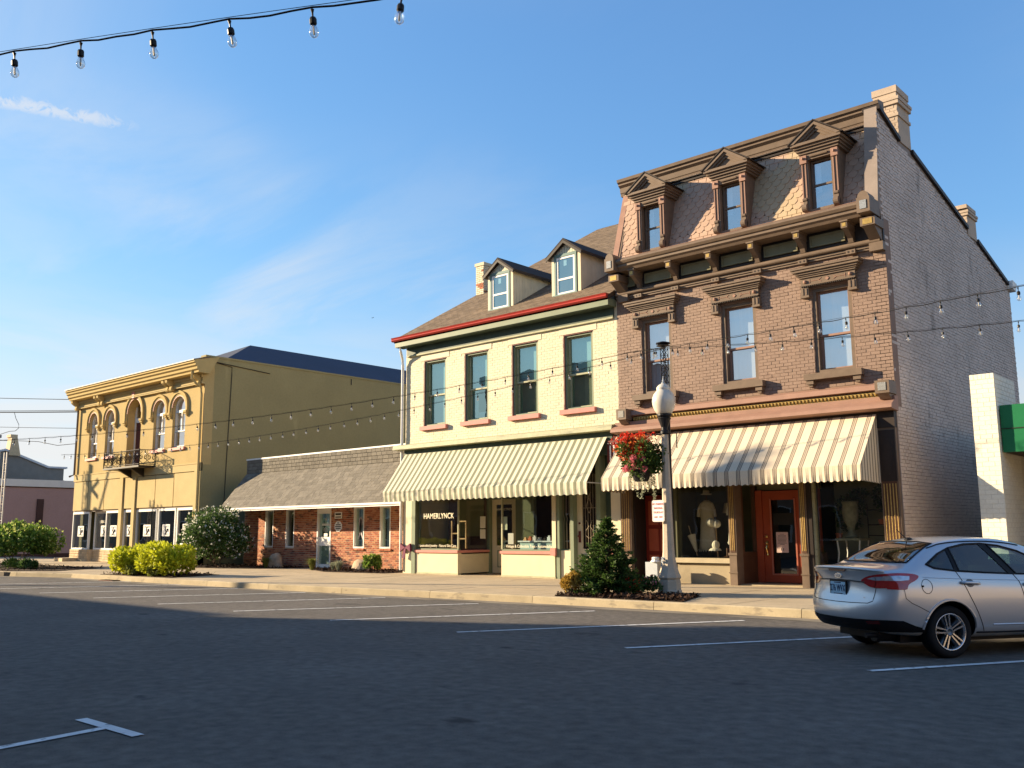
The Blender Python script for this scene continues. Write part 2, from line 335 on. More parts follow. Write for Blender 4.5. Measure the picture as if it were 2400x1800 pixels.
# ------------------------------------------------------------------ mesh helpers
class MB:
    def __init__(s): s.V = []; s.F = []
    def add(s, V, F):
        o = len(s.V); s.V.extend(tuple(v) for v in V); s.F.extend(tuple(i+o for i in f) for f in F); return s
    def box(s, x0, x1, y0, y1, z0, z1):
        return s.add([(x0, y0, z0), (x1, y0, z0), (x1, y1, z0), (x0, y1, z0), (x0, y0, z1), (x1, y0, z1), (x1, y1, z1), (x0, y1, z1)],
                     [(0, 3, 2, 1), (4, 5, 6, 7), (0, 1, 5, 4), (1, 2, 6, 5), (2, 3, 7, 6), (3, 0, 4, 7)])
    def hexa(s, P): return s.add(P, [(0, 3, 2, 1), (4, 5, 6, 7), (0, 1, 5, 4), (1, 2, 6, 5), (2, 3, 7, 6), (3, 0, 4, 7)])
    def prism(s, pts, ax, a, b):
        n = len(pts)
        def P(p, t): return (p[0], t, p[1]) if ax == 'y' else (t, p[0], p[1]) if ax == 'x' else (p[0], p[1], t)
        V = [P(p, a) for p in pts]+[P(p, b) for p in pts]
        return s.add(V, [tuple(range(n)), tuple(range(2*n-1, n-1, -1))]+[(i, i+n, (i+1) % n+n, (i+1) % n) for i in range(n)])
    def quad(s, a, b, c, d): return s.add([a, b, c, d], [(0, 1, 2, 3)])
    def tube(s, pts, r, n=6, r1=None, cap=True):
        pts = [Vector(p) for p in pts]; V = []; F = []; m = len(pts)
        for i, p in enumerate(pts):
            t = (pts[min(i+1, m-1)]-pts[max(i-1, 0)])
            t = t.normalized() if t.length > 1e-9 else Vector((0, 0, 1))
            a = t.cross(Vector((0, 0, 1)) if abs(t.z) < .9 else Vector((1, 0, 0))).normalized(); b = t.cross(a)
            rr = r if r1 is None else r+(r1-r)*i/max(1, m-1)
            for k in range(n):
                an = 2*math.pi*k/n; V.append(p+a*(rr*math.cos(an))+b*(rr*math.sin(an)))
        for i in range(m-1):
            for k in range(n): F.append((i*n+k, i*n+(k+1) % n, (i+1)*n+(k+1) % n, (i+1)*n+k))
        if cap: F.append(tuple(range(n-1, -1, -1))); F.append(tuple(range((m-1)*n, m*n)))
        return s.add(V, F)
    def lathe(s, c, prof, n=16, rot=0., sx=1., sy=1., cap=True):
        V = []; F = []; m = len(prof)
        for r, z in prof:
            for k in range(n):
                a = 2*math.pi*k/n+rot; V.append((c[0]+r*sx*math.cos(a), c[1]+r*sy*math.sin(a), c[2]+z))
        for i in range(m-1):
            for k in range(n): F.append((i*n+k, i*n+(k+1) % n, (i+1)*n+(k+1) % n, (i+1)*n+k))
        if cap: F.append(tuple(range(n-1, -1, -1))); F.append(tuple(range((m-1)*n, m*n)))
        return s.add(V, F)
    def ball(s, c, r, n=8, m=6, sz=1.):
        return s.lathe(c, [(r*math.sin(math.pi*i/m)+1e-4, -r*sz*math.cos(math.pi*i/m)) for i in range(m+1)], n)
    def mesh(s, name):
        me = bpy.data.meshes.new(name); me.from_pydata(s.V, [], s.F); me.update(); return me
    def build(s, name, m, parent=None, smooth=False, kind=None, label=None):
        return link(s.mesh(name), name, m, parent, smooth, kind, label)

ROOTLOC = {}
def link(me, name, m, parent=None, smooth=False, kind=None, label=None, local=False):
    if m is not None and not me.materials: me.materials.append(MT[m] if isinstance(m, str) else m)
    if smooth and len(me.polygons): me.polygons.foreach_set('use_smooth', [True]*len(me.polygons))
    o = bpy.data.objects.new(name, me); COL.objects.link(o)
    if parent is not None: attach(o, parent, local)
    if kind: o['kind'] = kind
    if label: o['label'] = label
    return o
def attach(o, parent, local=False):
    o.parent = parent
    if parent.name in ROOTLOC and not local: o.matrix_parent_inverse = Matrix.Translation(-ROOTLOC[parent.name])
def thing(name, loc, label, cat, group=None):
    o = bpy.data.objects.new(name, None); COL.objects.link(o); o.location = loc; o.empty_display_size = .2
    ROOTLOC[o.name] = Vector(loc); o['label'] = label; o['category'] = cat
    if group: o['group'] = group
    return o
def tag(o, label, cat, group=None):
    o['label'] = label; o['category'] = cat
    if group: o['group'] = group
    return o
def struct(o): o['kind'] = 'structure'; return o

def text(body, size, loc, rot, m, parent, name='lettering', align='CENTER', ext=.002, sx=1., local=False, spacing=1., offset=0.):
    cu = bpy.data.curves.new('t', 'FONT'); cu.body = body; cu.size = size; cu.align_x = align; cu.align_y = 'CENTER'; cu.extrude = ext; cu.space_character = spacing
    cu.offset = offset; cu.resolution_u = 3
    ob = bpy.data.objects.new('t', cu); COL.objects.link(ob)
    dg = bpy.context.evaluated_depsgraph_get(); me = bpy.data.meshes.new_from_object(ob.evaluated_get(dg))
    bpy.data.objects.remove(ob); me.materials.clear()
    o = None
    M4 = Matrix.Translation(loc) @ rot.to_4x4() @ Matrix.Diagonal((sx, 1, 1, 1)); me.transform(M4)
    return link(me, name, m, parent, local=local)
FRONT = Matrix.Rotation(math.pi/2, 3, 'X')     # text standing on a wall that faces -Y

def grid_wall(mb, x0, x1, z0, z1, holes, y0, y1):
    """front wall with rectangular openings, cut into boxes that butt"""
    zs = sorted({z0, z1, *[min(max(h[2], z0), z1) for h in holes], *[min(max(h[3], z0), z1) for h in holes]})
    for a, b in zip(zs, zs[1:]):
        if b-a < 1e-6: continue
        cuts = sorted((h[0], h[1]) for h in holes if h[2] < b-1e-6 and h[3] > a+1e-6); x = x0
        for c, d in cuts:
            if c > x+1e-6: mb.box(x, c, y0, y1, a, b)
            x = max(x, d)
        if x < x1-1e-6: mb.box(x, x1, y0, y1, a, b)
    return mb

def unit_mesh(name, m, pts=None):
    """unit box -.5..+.5, or a polygon in XZ with thickness along Y, top edges slightly chamfered"""
    mb = MB()
    if pts is None:
        c = .46
        mb.add([(-.5, .5, -.5), (.5, .5, -.5), (.5, .5, .5), (-.5, .5, .5), (-.49, -.5, -c), (.49, -.5, -c), (.49, -.5, c), (-.49, -.5, c)],
               [(4, 5, 6, 7), (0, 1, 5, 4), (1, 2, 6, 5), (2, 3, 7, 6), (3, 0, 4, 7)])
    else: mb.prism(pts, 'y', -.5, .5)
    me = mb.mesh(name); me.materials.append(MT[m]); return me
def pieces(parent, name, um, mats, normal, stuffname, limit=300):
    """many alike pieces: the ones that show largest become parts of their own, the rest one joined part"""
    nv = Vector(normal)
    def size(M):
        d = CAM-M.translation; a = M.col[0].to_3d().length*M.col[2].to_3d().length
        return a*max(.02, d.normalized().dot(nv))/d.length_squared
    ms = sorted(mats, key=size, reverse=True)
    inv = Matrix.Translation(-ROOTLOC[parent.name]) if parent.name in ROOTLOC else None
    for M in ms[:limit]:
        o = bpy.data.objects.new(name, um); COL.objects.link(o); o.parent = parent
        if inv: o.matrix_parent_inverse = inv
        o.matrix_basis = M
    rest = ms[limit:]
    if rest:
        base = [v.co.copy() for v in um.vertices]; fs = [tuple(p.vertices) for p in um.polygons]; mb = MB()
        for M in rest: mb.add([M @ v for v in base], fs)
        mb.build(stuffname, um.materials[0], parent, kind='stuff')
def TRS(c, s, rx=0., rz=0.):
    return Matrix.Translation(c) @ Matrix.Rotation(rz, 4, 'Z') @ Matrix.Rotation(rx, 4, 'X') @ Matrix.Diagonal((*s, 1))

def brick_wall_front(x0, x1, z0, z1, holes, y, L_=.215, H_=.08, gap=.010, proud=.010, jit=.004):
    out = []; r = 0; z = z0
    while z < z1-.03:
        h = min(H_, z1-z); x = x0-(L_/2 if r % 2 else 0)
        while x < x1-1e-6:
            a, b = max(x, x0), min(x+L_, x1); x += L_
            segs = [(a, b)]
            for hx0, hx1, hz0, hz1 in holes:
                if hz0 < z+h-.01 and hz1 > z+.01:
                    ns = []
                    for p, q in segs:
                        if hx1 <= p or hx0 >= q: ns.append((p, q))
                        else:
                            if hx0 > p: ns.append((p, hx0))
                            if hx1 < q: ns.append((hx1, q))
                    segs = ns
            for p, q in segs:
                if q-p > .03:
                    pr = proud+RND.uniform(-jit, jit)
                    out.append(TRS(((p+q)/2, y-pr/2, z+h/2+RND.uniform(-.003, .003)), (q-p-gap, pr, h-gap), 0, RND.uniform(-.008, .008)))
        z += H_; r += 1
    return out

def foliage(name, m, parent, centers, n, size, spread, up=.3, aspect=1.6, kind=None):
    """leaf blades (folded diamonds) scattered in clumps round the given centres [(x,y,z,r)]"""
    V = []; F = []; wt = [c[3]**2 for c in centers]
    for i in range(n):
        c = RND.choices(centers, wt)[0]; d = Vector((RND.gauss(0, 1), RND.gauss(0, 1), RND.gauss(0, 1))).normalized()
        r = c[3]*(1-abs(RND.gauss(0, spread))); p = Vector(c[:3])+Vector((d.x*r, d.y*r, d.z*r))
        if p.z < .18: p.z = .18+RND.random()*.05
        a = (d+Vector((RND.gauss(0, .6), RND.gauss(0, .6), RND.gauss(0, .6)+up))).normalized()
        b = a.cross(Vector((RND.gauss(0, 1), RND.gauss(0, 1), RND.gauss(0, 1)))).normalized(); s = size*RND.uniform(.6, 1.3); nn = a.cross(b)*s*.18
        o = len(V); V += [p-a*s*.5*aspect*.6, p+b*s*.4+nn, p+a*s*.5*aspect, p-b*s*.4+nn]; F.append((o, o+1, o+2)); F.append((o, o+2, o+3))
    mb = MB(); mb.V = [tuple(v) for v in V]; mb.F = F
    return mb.build(name, m, parent, kind=kind)

def pane(x0, x1, y, z0, z1, parent, m='glass', name='pane'):
    return MB().quad((x0, y, z0), (x1, y, z0), (x1, y, z1), (x0, y, z1)).build(name, m, parent)

def sash_window(parent, x0, x1, z0, z1, y, frame_m, sash_m, glass_m, curtain=None, fw=.07, dep=.14, rail=.5, back=True, sw=.05, cur=None):
    """double hung window filling an opening; y = wall face. window > sash, pane, curtain"""
    f = MB(); yb = y+dep
    for a, b, c, d in ((x0, x0+fw, z0, z1), (x1-fw, x1, z0, z1), (x0+fw, x1-fw, z1-fw, z1), (x0+fw, x1-fw, z0, z0+fw*.7)):
        f.box(a, b, y+.03, yb+.10, c, d)
    w = f.build('window', frame_m, parent)
    xi0, xi1, zi0, zi1 = x0+fw, x1-fw, z0+fw*.7, z1-fw; zm = zi0+(zi1-zi0)*rail
    for k, (c, d, yy) in enumerate(((zi0, zm+.025, yb+.05), (zm-.025, zi1, yb))):
        s = MB()
        s.box(xi0, xi0+sw, yy, yy+.04, c, d).box(xi1-sw, xi1, yy, yy+.04, c, d).box(xi0+sw, xi1-sw, yy, yy+.04, c, c+sw).box(xi0+sw, xi1-sw, yy, yy+.04, d-sw, d)
        s.build('sash', sash_m, w)
        pane(xi0+sw, xi1-sw, yy+.02, c+sw, d-sw, w, glass_m)
    if cur:
        for (a, b, c, d, mm, yo) in cur:
            MB().box(xi0+(xi1-xi0)*a, xi0+(xi1-xi0)*b, yb+.14+yo, yb+.15+yo, zi0+(zi1-zi0)*c, zi0+(zi1-zi0)*d).build('shade', mm, w)
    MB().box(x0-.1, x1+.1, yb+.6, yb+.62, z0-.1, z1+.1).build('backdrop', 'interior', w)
    return w
# ================================================================== ground
def ycurb(x):
    P = [(-90, 13.0), (-37.5, 13.45), (-35.2, 14.5), (-28, 14.5), (-22.8, 14.66), (-17.8, 14.93), (-15.4, 15.18), (-12.6, 15.33), (-9.8, 15.45), (-7.5, 15.5), (30, 16.2)]
    for (a, b), (c, d) in zip(P, P[1:]):
        if a <= x <= c: return b+(d-b)*(x-a)/(c-a)
    return 15.5
road = struct(MB().quad((-500, -400, 0), (400, -400, 0), (400, 500, 0), (-500, 500, 0)).build('road', 'asphalt'))
base = MB(); xs = [-90, -37.5, -35.2, -28, -22.8, -17.8, -15.4, -12.6, -9.8, -7.5, 30]
for a, b in zip(xs, xs[1:]):
    base.hexa([(a, ycurb(a)+.14, .004), (b, ycurb(b)+.14, .004), (b, 24.5, .004), (a, 24.5, .004), (a, ycurb(a)+.14, .144), (b, ycurb(b)+.14, .144), (b, 24.5, .144), (a, 24.5, .144)])
walk = struct(base.build('sidewalk', 'joint'))
rows = [0, .27, .52, .77, 1.0]
x = -62.0
while x < 8:
    x2 = x+1.52
    for r, (f0, f1) in enumerate(zip(rows, rows[1:])):
        def yy(xx, f):
            y0 = ycurb(xx)+.165; return y0+(21.3-y0)*f
        g = .008; z1 = .152+RND.uniform(-.002, .003)
        P = [(x+g, yy(x+g, f0)+g), (x2-g, yy(x2-g, f0)+g), (x2-g, yy(x2-g, f1)-g), (x+g, yy(x+g, f1)-g)]
        MB().hexa([(*p, .146) for p in P]+[(*p, z1) for p in P]).build('paving_slab', 'concrete', walk)
    for (ya, yb) in ((21.31, 22.95),):
        MB().box(x+.008, x2-.008, ya, yb, .146, .1505).build('paving_slab', 'concrete', walk)
    x = x2
curb = struct(MB().box(-90, 30, 12.6, 12.61, -.3, -.2).build('curb', 'curb'))
x = -84.0
while x < 12:
    x2 = min(x+2.95, 12); a, b = x+.006, x2-.006; ya, yb = ycurb(a), ycurb(b); zt = .155+RND.uniform(-.003, .003)
    mb = MB().add([(a, ya-.015, 0), (b, yb-.015, 0), (b, yb+.16, 0), (a, ya+.16, 0), (a, ya, zt-.02), (b, yb, zt-.02), (b, yb+.16, zt), (a, ya+.16, zt), (a, ya+.02, zt), (b, yb+.02, zt)],
             [(0, 1, 5, 4), (4, 5, 9, 8), (8, 9, 6, 7), (1, 2, 6, 9, 5), (0, 4, 8, 7, 3), (2, 3, 7, 6)])
    mb.build('curb_stone', 'curb', curb); x = x2
# gutter pan of pale concrete in front of the kerb
gp = MB()
for a, b in zip(xs, xs[1:]):
    gp.quad((a, ycurb(a)-.48, .004), (b, ycurb(b)-.48, .004), (b, ycurb(b)-.01, .004), (a, ycurb(a)-.01, .004))
struct(gp.build('gutter', mat('gutter concrete', (.22, .19, .145), .9, var=.2, scale=1.5, soil=((.07, .06, .05), 1.2, .52, (.5, 2, 1), .7))))
def line_strip(p, q, w, name='parking_line'):
    p, q = Vector((*p, 0)), Vector((*q, 0)); d = (q-p).normalized(); s = Vector((-d.y, d.x, 0))*w/2; z = Vector((0, 0, .008))
    return struct(MB().quad(p-s+z, q-s+z, q+s+z, p+s+z).build(name, 'paint_line'))
for X0 in (2.05, -1.02, -4.08, -7.24, -10.33, -13.44, -16.5, -19.5, -22.6, -25.7, -28.8, -31.9):
    ln = 4.95; line_strip((X0, 10.22), (X0+.5*ln, 10.22+.866*ln), .10)
line_strip((-7.98, 3.57), (-7.0, 3.57), .10); line_strip((-7.22, 1.6), (-7.475, 3.52), .10)
line_strip((-12.6, 3.57), (-11.7, 3.57), .10); line_strip((-11.9, 1.2), (-12.15, 3.52), .10)
dg = thing('drain_grate', (-30.6, 14.55, 0), 'rusty storm drain grate set in the kerb by the yellow bushes', 'drain')
mb = MB().box(-31.1, -30.1, 14.2, 14.47, .006, .02).build('frame', mat('rust', (.16, .05, .035), .8, var=.3, scale=20), dg)
for i in range(7): MB().box(-31.05+i*.145, -30.97+i*.145, 14.22, 14.45, .021, .032).build('slot', 'black', dg)

def mulch_bed(poly, z=.154, n=900, h=.05):
    mb = MB().prism(poly, 'z', z-.02, z+.012)
    o = struct(mb.build('mulch_bed', 'soil'))
    xs_ = [p[0] for p in poly]; ys_ = [p[1] for p in poly]; ch = MB(); k = 0
    def inside(x, y):
        c = False
        for (a, b), (d, e) in zip(poly, poly[1:]+poly[:1]):
            if (b > y) != (e > y) and x < (d-a)*(y-b)/(e-b)+a: c = not c
        return c
    while k < n:
        x, y = RND.uniform(min(xs_), max(xs_)), RND.uniform(min(ys_), max(ys_))
        if not inside(x, y): continue
        k += 1; L_ = RND.uniform(.03, .08); w = RND.uniform(.008, .02)
        M = Matrix.Translation((x, y, z+.015+RND.random()*h)) @ Matrix.Rotation(RND.uniform(0, 6.3), 4, 'Z') @ Matrix.Rotation(RND.gauss(0, .5), 4, 'Y') @ Matrix.Rotation(RND.gauss(0, .5), 4, 'X')
        ch.add([M @ Vector(v) for v in ((-L_, -w, 0), (L_, -w, 0), (L_, w, 0), (-L_, w, 0))], [(0, 1, 2, 3)])
    c = ch.build('bark_chips', 'mulch', o, kind='stuff')
mulch_bed([(-12.75, 15.52), (-9.72, 15.62), (-10.3, 17.25), (-13.1, 16.6)], n=1500)
mulch_bed([(-29.6, 21.45), (-27.2, 20.35), (-24.3, 20.6), (-24.2, 22.45), (-29.45, 22.45)], n=900)
mulch_bed([(-36.8, 19.6), (-33.5, 20.0), (-31.2, 20.9), (-30.7, 22.45), (-36.8, 22.45)], n=700)
mulch_bed([(-58, 13.75), (-38.2, 13.9), (-36.4, 15.0), (-38, 17.6), (-58, 17.6)], n=900)
mulch_bed([(-32.2, 14.75), (-27.6, 14.85), (-28.2, 16.9), (-31.6, 16.9)], n=500)

# ================================================================== brown mansard building
def build_brown():
    B = thing('brick_building', (-11.3, 21.3, .15), 'brown painted brick building with a scalloped slate mansard roof and three pedimented dormers', 'building')
    WX = [(-14.28, -13.33), (-11.80, -10.83), (-9.33, -8.36)]
    holes = [(a, b, 5.20, 7.27) for a, b in WX]
    grid_wall(MB(), -15.1, -7.5, 4.25, 8.65, holes, 21.3, 21.62).build('front_wall', 'brown_mortar', B)
    um = unit_mesh('brick', 'brown')
    fr = brick_wall_front(-15.09, -7.50, 4.82, 7.94, [(a-.01, b+.01, c-.02, d+.02) for a, b, c, d in holes], 21.3, gap=.007, proud=.008)
    # side wall
    prof = [(21.3, .15), (21.3, 8.4), (21.08, 9.02), (21.42, 11.45), (22.75, 11.03), (23.6, 10.98), (25.7, 10.52), (28.4, 9.92), (31.6, 9.22), (32, 9.05), (32, .15)]
    MB().prism(prof, 'x', -7.82, -7.515).build('side_wall', 'brown_side_mortar', B)
    MB().box(-15.1, -7.82, 31.7, 32, .15, 9.0).box(-15.1, -14.8, 21.62, 31.7, .15, 9.6).build('rear_walls', 'brown_side_mortar', B)
    def ztop(y):
        P = prof[1:10]
        for (a, b), (c, d) in zip(P, P[1:]):
            if c > a and a <= y <= c: return b+(d-b)*(y-a)/(c-a)
        return 8.4 if y < 21.3 else 9.0
    ums = unit_mesh('side_brick', 'brown_side'); sd_ = []; z = .16; r = 0
    while z < 11.4:
        y = 21.31-(.107 if r % 2 else 0)
        while y < 31.98:
            a, b = max(y, 21.31 if z < 8.4 else 21.2), min(y+.215, 31.99); y += .215
            if b-a < .04 or z+.08 > ztop((a+b)/2)-.12: continue
            pr = .011+RND.uniform(-.005, .005)
            sd_.append(Matrix.Translation((-7.515+pr/2, (a+b)/2, z+.04+RND.uniform(-.004, .004))) @ Matrix.Rotation(math.pi/2, 4, 'Z') @ Matrix.Diagonal((b-a-.010, pr, .071, 1)))
        z += .08; r += 1
    pieces(B, 'brick', um, fr, (0, -1, 0), 'brick_courses', 190)
    pieces(B, 'brick', ums, sd_, (1, 0, 0), 'side_brick_courses', 110)
    # parapet copings on the side wall
    for (ya, za), (yb, zb) in (((21.42, 11.47), (22.72, 11.05)), ((23.6, 11.0), (27.9, 10.05)), ((28.8, 9.85), (32.05, 9.08))):
        MB().hexa([(-7.86, ya, za-.09), (-7.44, ya, za-.09), (-7.44, yb, zb-.09), (-7.86, yb, zb-.09), (-7.86, ya, za+.02), (-7.44, ya, za+.02), (-7.44, yb, zb+.02), (-7.86, yb, zb+.02)]).build('coping', 'trim_black', B)
    MB().hexa([(-7.60, 31.75, 8.95), (-7.36, 31.75, 8.95), (-7.36, 32.15, 8.9), (-7.60, 32.15, 8.9), (-7.60, 31.75, 9.2), (-7.33, 31.75, 9.2), (-7.33, 32.2, 9.15), (-7.60, 32.2, 9.15)]).build('gutter_end', 'white', B)
    # main roof behind the mansard
    MB().hexa([(-15.1, 21.9, 11.3), (-7.83, 21.9, 11.3), (-7.83, 31.7, 9.05), (-15.1, 31.7, 9.05), (-15.1, 21.9, 11.42), (-7.83, 21.9, 11.42), (-7.83, 31.7, 9.15), (-15.1, 31.7, 9.15)]).build('rear_roof', 'roof_under', B)
    def chimney(y0, y1, z0, z1, bands):
        c = MB().box(-8.06, -7.485, y0, y1, z0, z1-.2); cw = c.build('chimney', 'chimney', B)
        m2 = MB()
        for za, zb, e in bands: m2.box(-8.06-e, -7.485+e, y0-e, y1+e, za, zb)
        m2.build('chimney_band', 'chimney', cw)
        bs = []
        um2 = UMCH
        z = z0; r = 0
        while z < z1-.3:
            for i in range(3):
                a = -8.06+i*.2-(.1 if r % 2 else 0); p, q = max(a, -8.06), min(a+.2, -7.485)
                if q-p > .04: bs.append(TRS(((p+q)/2, y0-.003, z+.04), (q-p-.01, .008, .068)))
            z += .08; r += 1
        for M in bs:
            o = bpy.data.objects.new('brick', um2); COL.objects.link(o); o.parent = cw; o.matrix_basis = M
    UMCH = unit_mesh('chimney_brick', 'chimney')
    chimney(22.75, 23.58, 11.0, 12.5, [(11.66, 11.74, .03), (11.98, 12.08, .05), (12.08, 12.16, .07), (12.3, 12.47, .02)])
    chimney(27.95, 28.78, 9.8, 10.75, [(10.4, 10.48, .04), (10.48, 10.55, .06), (10.62, 10.73, .02)])
    # mansard slope and slates
    y0, z0, y1, z1 = 21.14, 9.03, 21.86, 11.34
    MB().hexa([(-15.05, y0+.06, z0), (-7.62, y0+.06, z0), (-7.62, y0+.9, z0), (-15.05, y0+.9, z0), (-15.05, y1+.06, z1), (-7.62, y1+.06, z1), (-7.62, y1+.2, z1), (-15.05, y1+.2, z1)]).build('mansard_deck', 'slate_under', B)
    th = math.atan2(y1-y0, z1-z0); Ls = math.hypot(y1-y0, z1-z0)
    s = .5; hexp = [(-.24, -s), (.24, -s), (.5, -.18), (.5, s), (-.5, s), (-.5, -.18)]
    uh = unit_mesh('slate', 'slate', hexp); ub = unit_mesh('square_slate', 'slate'); mh, mb_ = [], []
    def put(lst, u, v, w, h, k):
        lst.append(Matrix.Translation((u, y0+v*math.sin(th)+.02-k*.004, z0+v*math.cos(th))) @ Matrix.Rotation(-th-.045, 4, 'X') @ Matrix.Diagonal((w, .016, h, 1)))
    nrow = 14; ex = Ls/nrow
    for r in range(nrow):
        v = (r+.5)*ex; sq = r < 2 or r >= nrow-3; w = .25; u = -14.93-(w/2 if r % 2 else 0)
        while u < -7.72:
            uc = u+w/2
            if -14.95 < uc < -7.72: put(mb_ if sq else mh, uc, v+.02, w-.012, ex*(1.05 if sq else 1.55), r)
            u += w
    pieces(B, 'slate', uh, mh, (0, -.95, .3), 'slate_courses', 230); pieces(B, 'slate', ub, mb_, (0, -.95, .3), 'square_slate_courses', 70)
    # mansard edge boards, top cornice
    for a, b in ((-15.12, -14.93), (-7.76, -7.60)):
        MB().hexa([(a, y0-.03, z0), (b, y0-.03, z0), (b, y0+.3, z0), (a, y0+.3, z0), (a, y1-.03, z1), (b, y1-.03, z1), (b, y1+.3, z1), (a, y1+.3, z1)]).build('mansard_border', 'trim_rose', B)
    e = MB()
    for a, b in ((-14.93, -14.86), (-7.83, -7.76), (-7.60, -7.52)):
        e.hexa([(a, y0-.015, z0), (b, y0-.015, z0), (b, y0+.3, z0), (a, y0+.3, z0), (a, y1-.015, z1), (b, y1-.015, z1), (b, y1+.3, z1), (a, y1+.3, z1)])
    e.build('border_moulding', 'trim_dark', B)
    t = MB().prism([(21.95, 11.22), (21.80, 11.22), (21.78, 11.30), (21.76, 11.32), (21.74, 11.46), (21.66, 11.52), (21.66, 11.56), (21.60, 11.60), (21.58, 11.68), (21.62, 11.70), (21.95, 11.74)], 'x', -15.2, -7.53)
    t.build('mansard_cornice', 'trim_dark', B)
    MB().box(-14.9, -7.8, 21.70, 21.9, 11.08, 11.13).box(-14.9, -7.8, 21.68, 21.9, 11.17, 11.20).build('bed_mould', 'trim_black', B)
    # dormers
    for xc in (-13.66, -11.22, -8.80):
        d = MB(); hw = .45
        d.box(xc-hw, xc-.29, 20.96, 21.10, 9.10, 10.58).box(xc+.29, xc+hw, 20.96, 21.10, 9.10, 10.58).box(xc-.29, xc+.29, 20.96, 21.10, 10.40, 10.58).box(xc-.29, xc+.29, 20.96, 21.10, 9.08, 9.14)
        for sx in (-1, 1):
            a, b = sorted((xc+sx*(hw-.03), xc+sx*(hw-.07))); d.box(a, b, 21.10, 21.72, 9.1, 10.62)
        D = d.build('dormer', 'trim_dark', B)
        c = MB()
        for k, (w, yf, za, zb) in enumerate(((.50, 20.92, 10.56, 10.62), (.54, 20.87, 10.62, 10.68), (.585, 20.82, 10.68, 10.735), (.63, 20.76, 10.735, 10.80))): c.box(xc-w, xc+w, yf, 21.74, za, zb)
        c.build('entablature', 'trim_dark', D)
        p = MB(); T = lambda k: ((xc-.63*k, 10.80), (xc, 10.80+.44*k), (xc+.63*k, 10.80))
        kk = [1.02, .84, .68, .52, .0]
        for i in range(4):
            o_, n_ = T(kk[i]), T(kk[i+1]); yf = 20.74+i*.045
            p.prism([o_[0], o_[1], n_[1], n_[0]], 'y', yf, 21.3+.001*i); p.prism([o_[1], o_[2], n_[2], n_[1]], 'y', yf, 21.3+.001*i)
        p.build('pediment', 'trim_dark', D)
        rf = MB()
        for sx in (-1, 1):
            q = [(xc+sx*.68, 10.79), (xc, 11.265), (xc, 11.30), (xc+sx*.70, 10.81)]; rf.prism(q, 'y', 20.72, 21.95)
        rf.build('dormer_roof', 'trim_black', D)
        for sx in (-1, 1):
            s_ = MB(); xs_ = xc+sx*.39
            s_.tube([(xs_-.06, 20.92, 9.19), (xs_+.06, 20.92, 9.19)], .10, 14).tube([(xs_-.065, 20.89, 9.20), (xs_-.06, 20.89, 9.20)], .05, 10)
            s_.box(xs_-.05, xs_+.05, 20.92, 21.0, 9.24, 9.38).tube([(xs_-.05, 20.93, 9.40), (xs_+.05, 20.93, 9.40)], .045, 10); s_.build('scroll_bracket', 'trim_dark', D)
            MB().box(xs_-.085, xs_+.085, 20.915, 20.965, 10.32, 10.52).ball((xs_, 20.90, 10.44), .035, 8, 6).build('rosette', 'trim_rose', D)
            MB().box(xs_-.055, xs_-.03, 20.94, 20.96, 9.45, 10.30).box(xs_+.03, xs_+.055, 20.94, 20.96, 9.45, 10.30).build('jamb_bead', 'trim_rose', D)
        MB().tube([(xc-.22, 20.94, 10.47), (xc+.22, 20.94, 10.47)], .03, 8).build('header_roll', 'trim_dark', D)
        s_ = MB(); yy = 21.13
        for a, b, c_, d_ in ((-.29, -.245, 9.14, 10.40), (.245, .29, 9.14, 10.40), (-.245, .245, 9.14, 9.19), (-.245, .245, 10.35, 10.40), (-.245, .245, 9.74, 9.79)): s_.box(xc+a, xc+b, yy, yy+.05, c_, d_)
        s_.build('sash', 'trim_dark', D)
        pane(xc-.245, xc+.245, yy+.03, 9.79, 10.35, D, 'glass_bright'); pane(xc-.245, xc+.245, yy+.025, 9.19, 9.74, D, 'glass_bright')
        MB().box(xc-.245, xc-.12, yy+.2, yy+.21, 9.15, 10.36).build('curtain', 'curtain', D)
        MB().box(xc-.4, xc+.4, yy+.45, yy+.46, 9.1, 10.5).build('backdrop', 'interior', D)
    # main cornice
    MB().prism([(21.3, 8.98), (20.66, 8.95), (20.60, 8.92), (20.58, 8.86), (20.62, 8.80), (20.66, 8.79), (20.66, 8.72), (20.72, 8.68), (20.76, 8.62), (21.3, 8.62)], 'x', -14.93, -7.72).build('cornice', 'trim_dark', B)
    MB().hexa([(-14.93, 20.66, 8.955), (-7.72, 20.66, 8.955), (-7.72, 21.2, 8.985), (-14.93, 21.2, 8.985), (-14.93, 20.66, 8.965), (-7.72, 20.66, 8.965), (-7.72, 21.2, 9.06), (-14.93, 21.2, 9.06)]).build('gutter_flashing', 'trim_rose', B)
    MB().box(-15.1, -7.5, 21.22, 21.3, 8.10, 8.62).build('frieze', 'trim_black', B)
    bx = [-14.21, -13.03, -11.82, -10.62, -9.41, -8.22]
    for a, b in zip([-14.9]+bx, bx+[-7.7]):
        if b-a < .6: continue
        p, q = a+.16, b-.16
        o = MB().box(p, q, 21.195, 21.219, 8.26, 8.54).build('frieze_panel', 'olive_panel', B)
        f = MB().box(p, q, 21.165, 21.195, 8.505, 8.54).box(p, q, 21.165, 21.195, 8.26, 8.295).box(p, p+.035, 21.165, 21.195, 8.295, 8.505).box(q-.035, q, 21.165, 21.195, 8.295, 8.505); f.build('panel_frame', 'olive_panel', o)
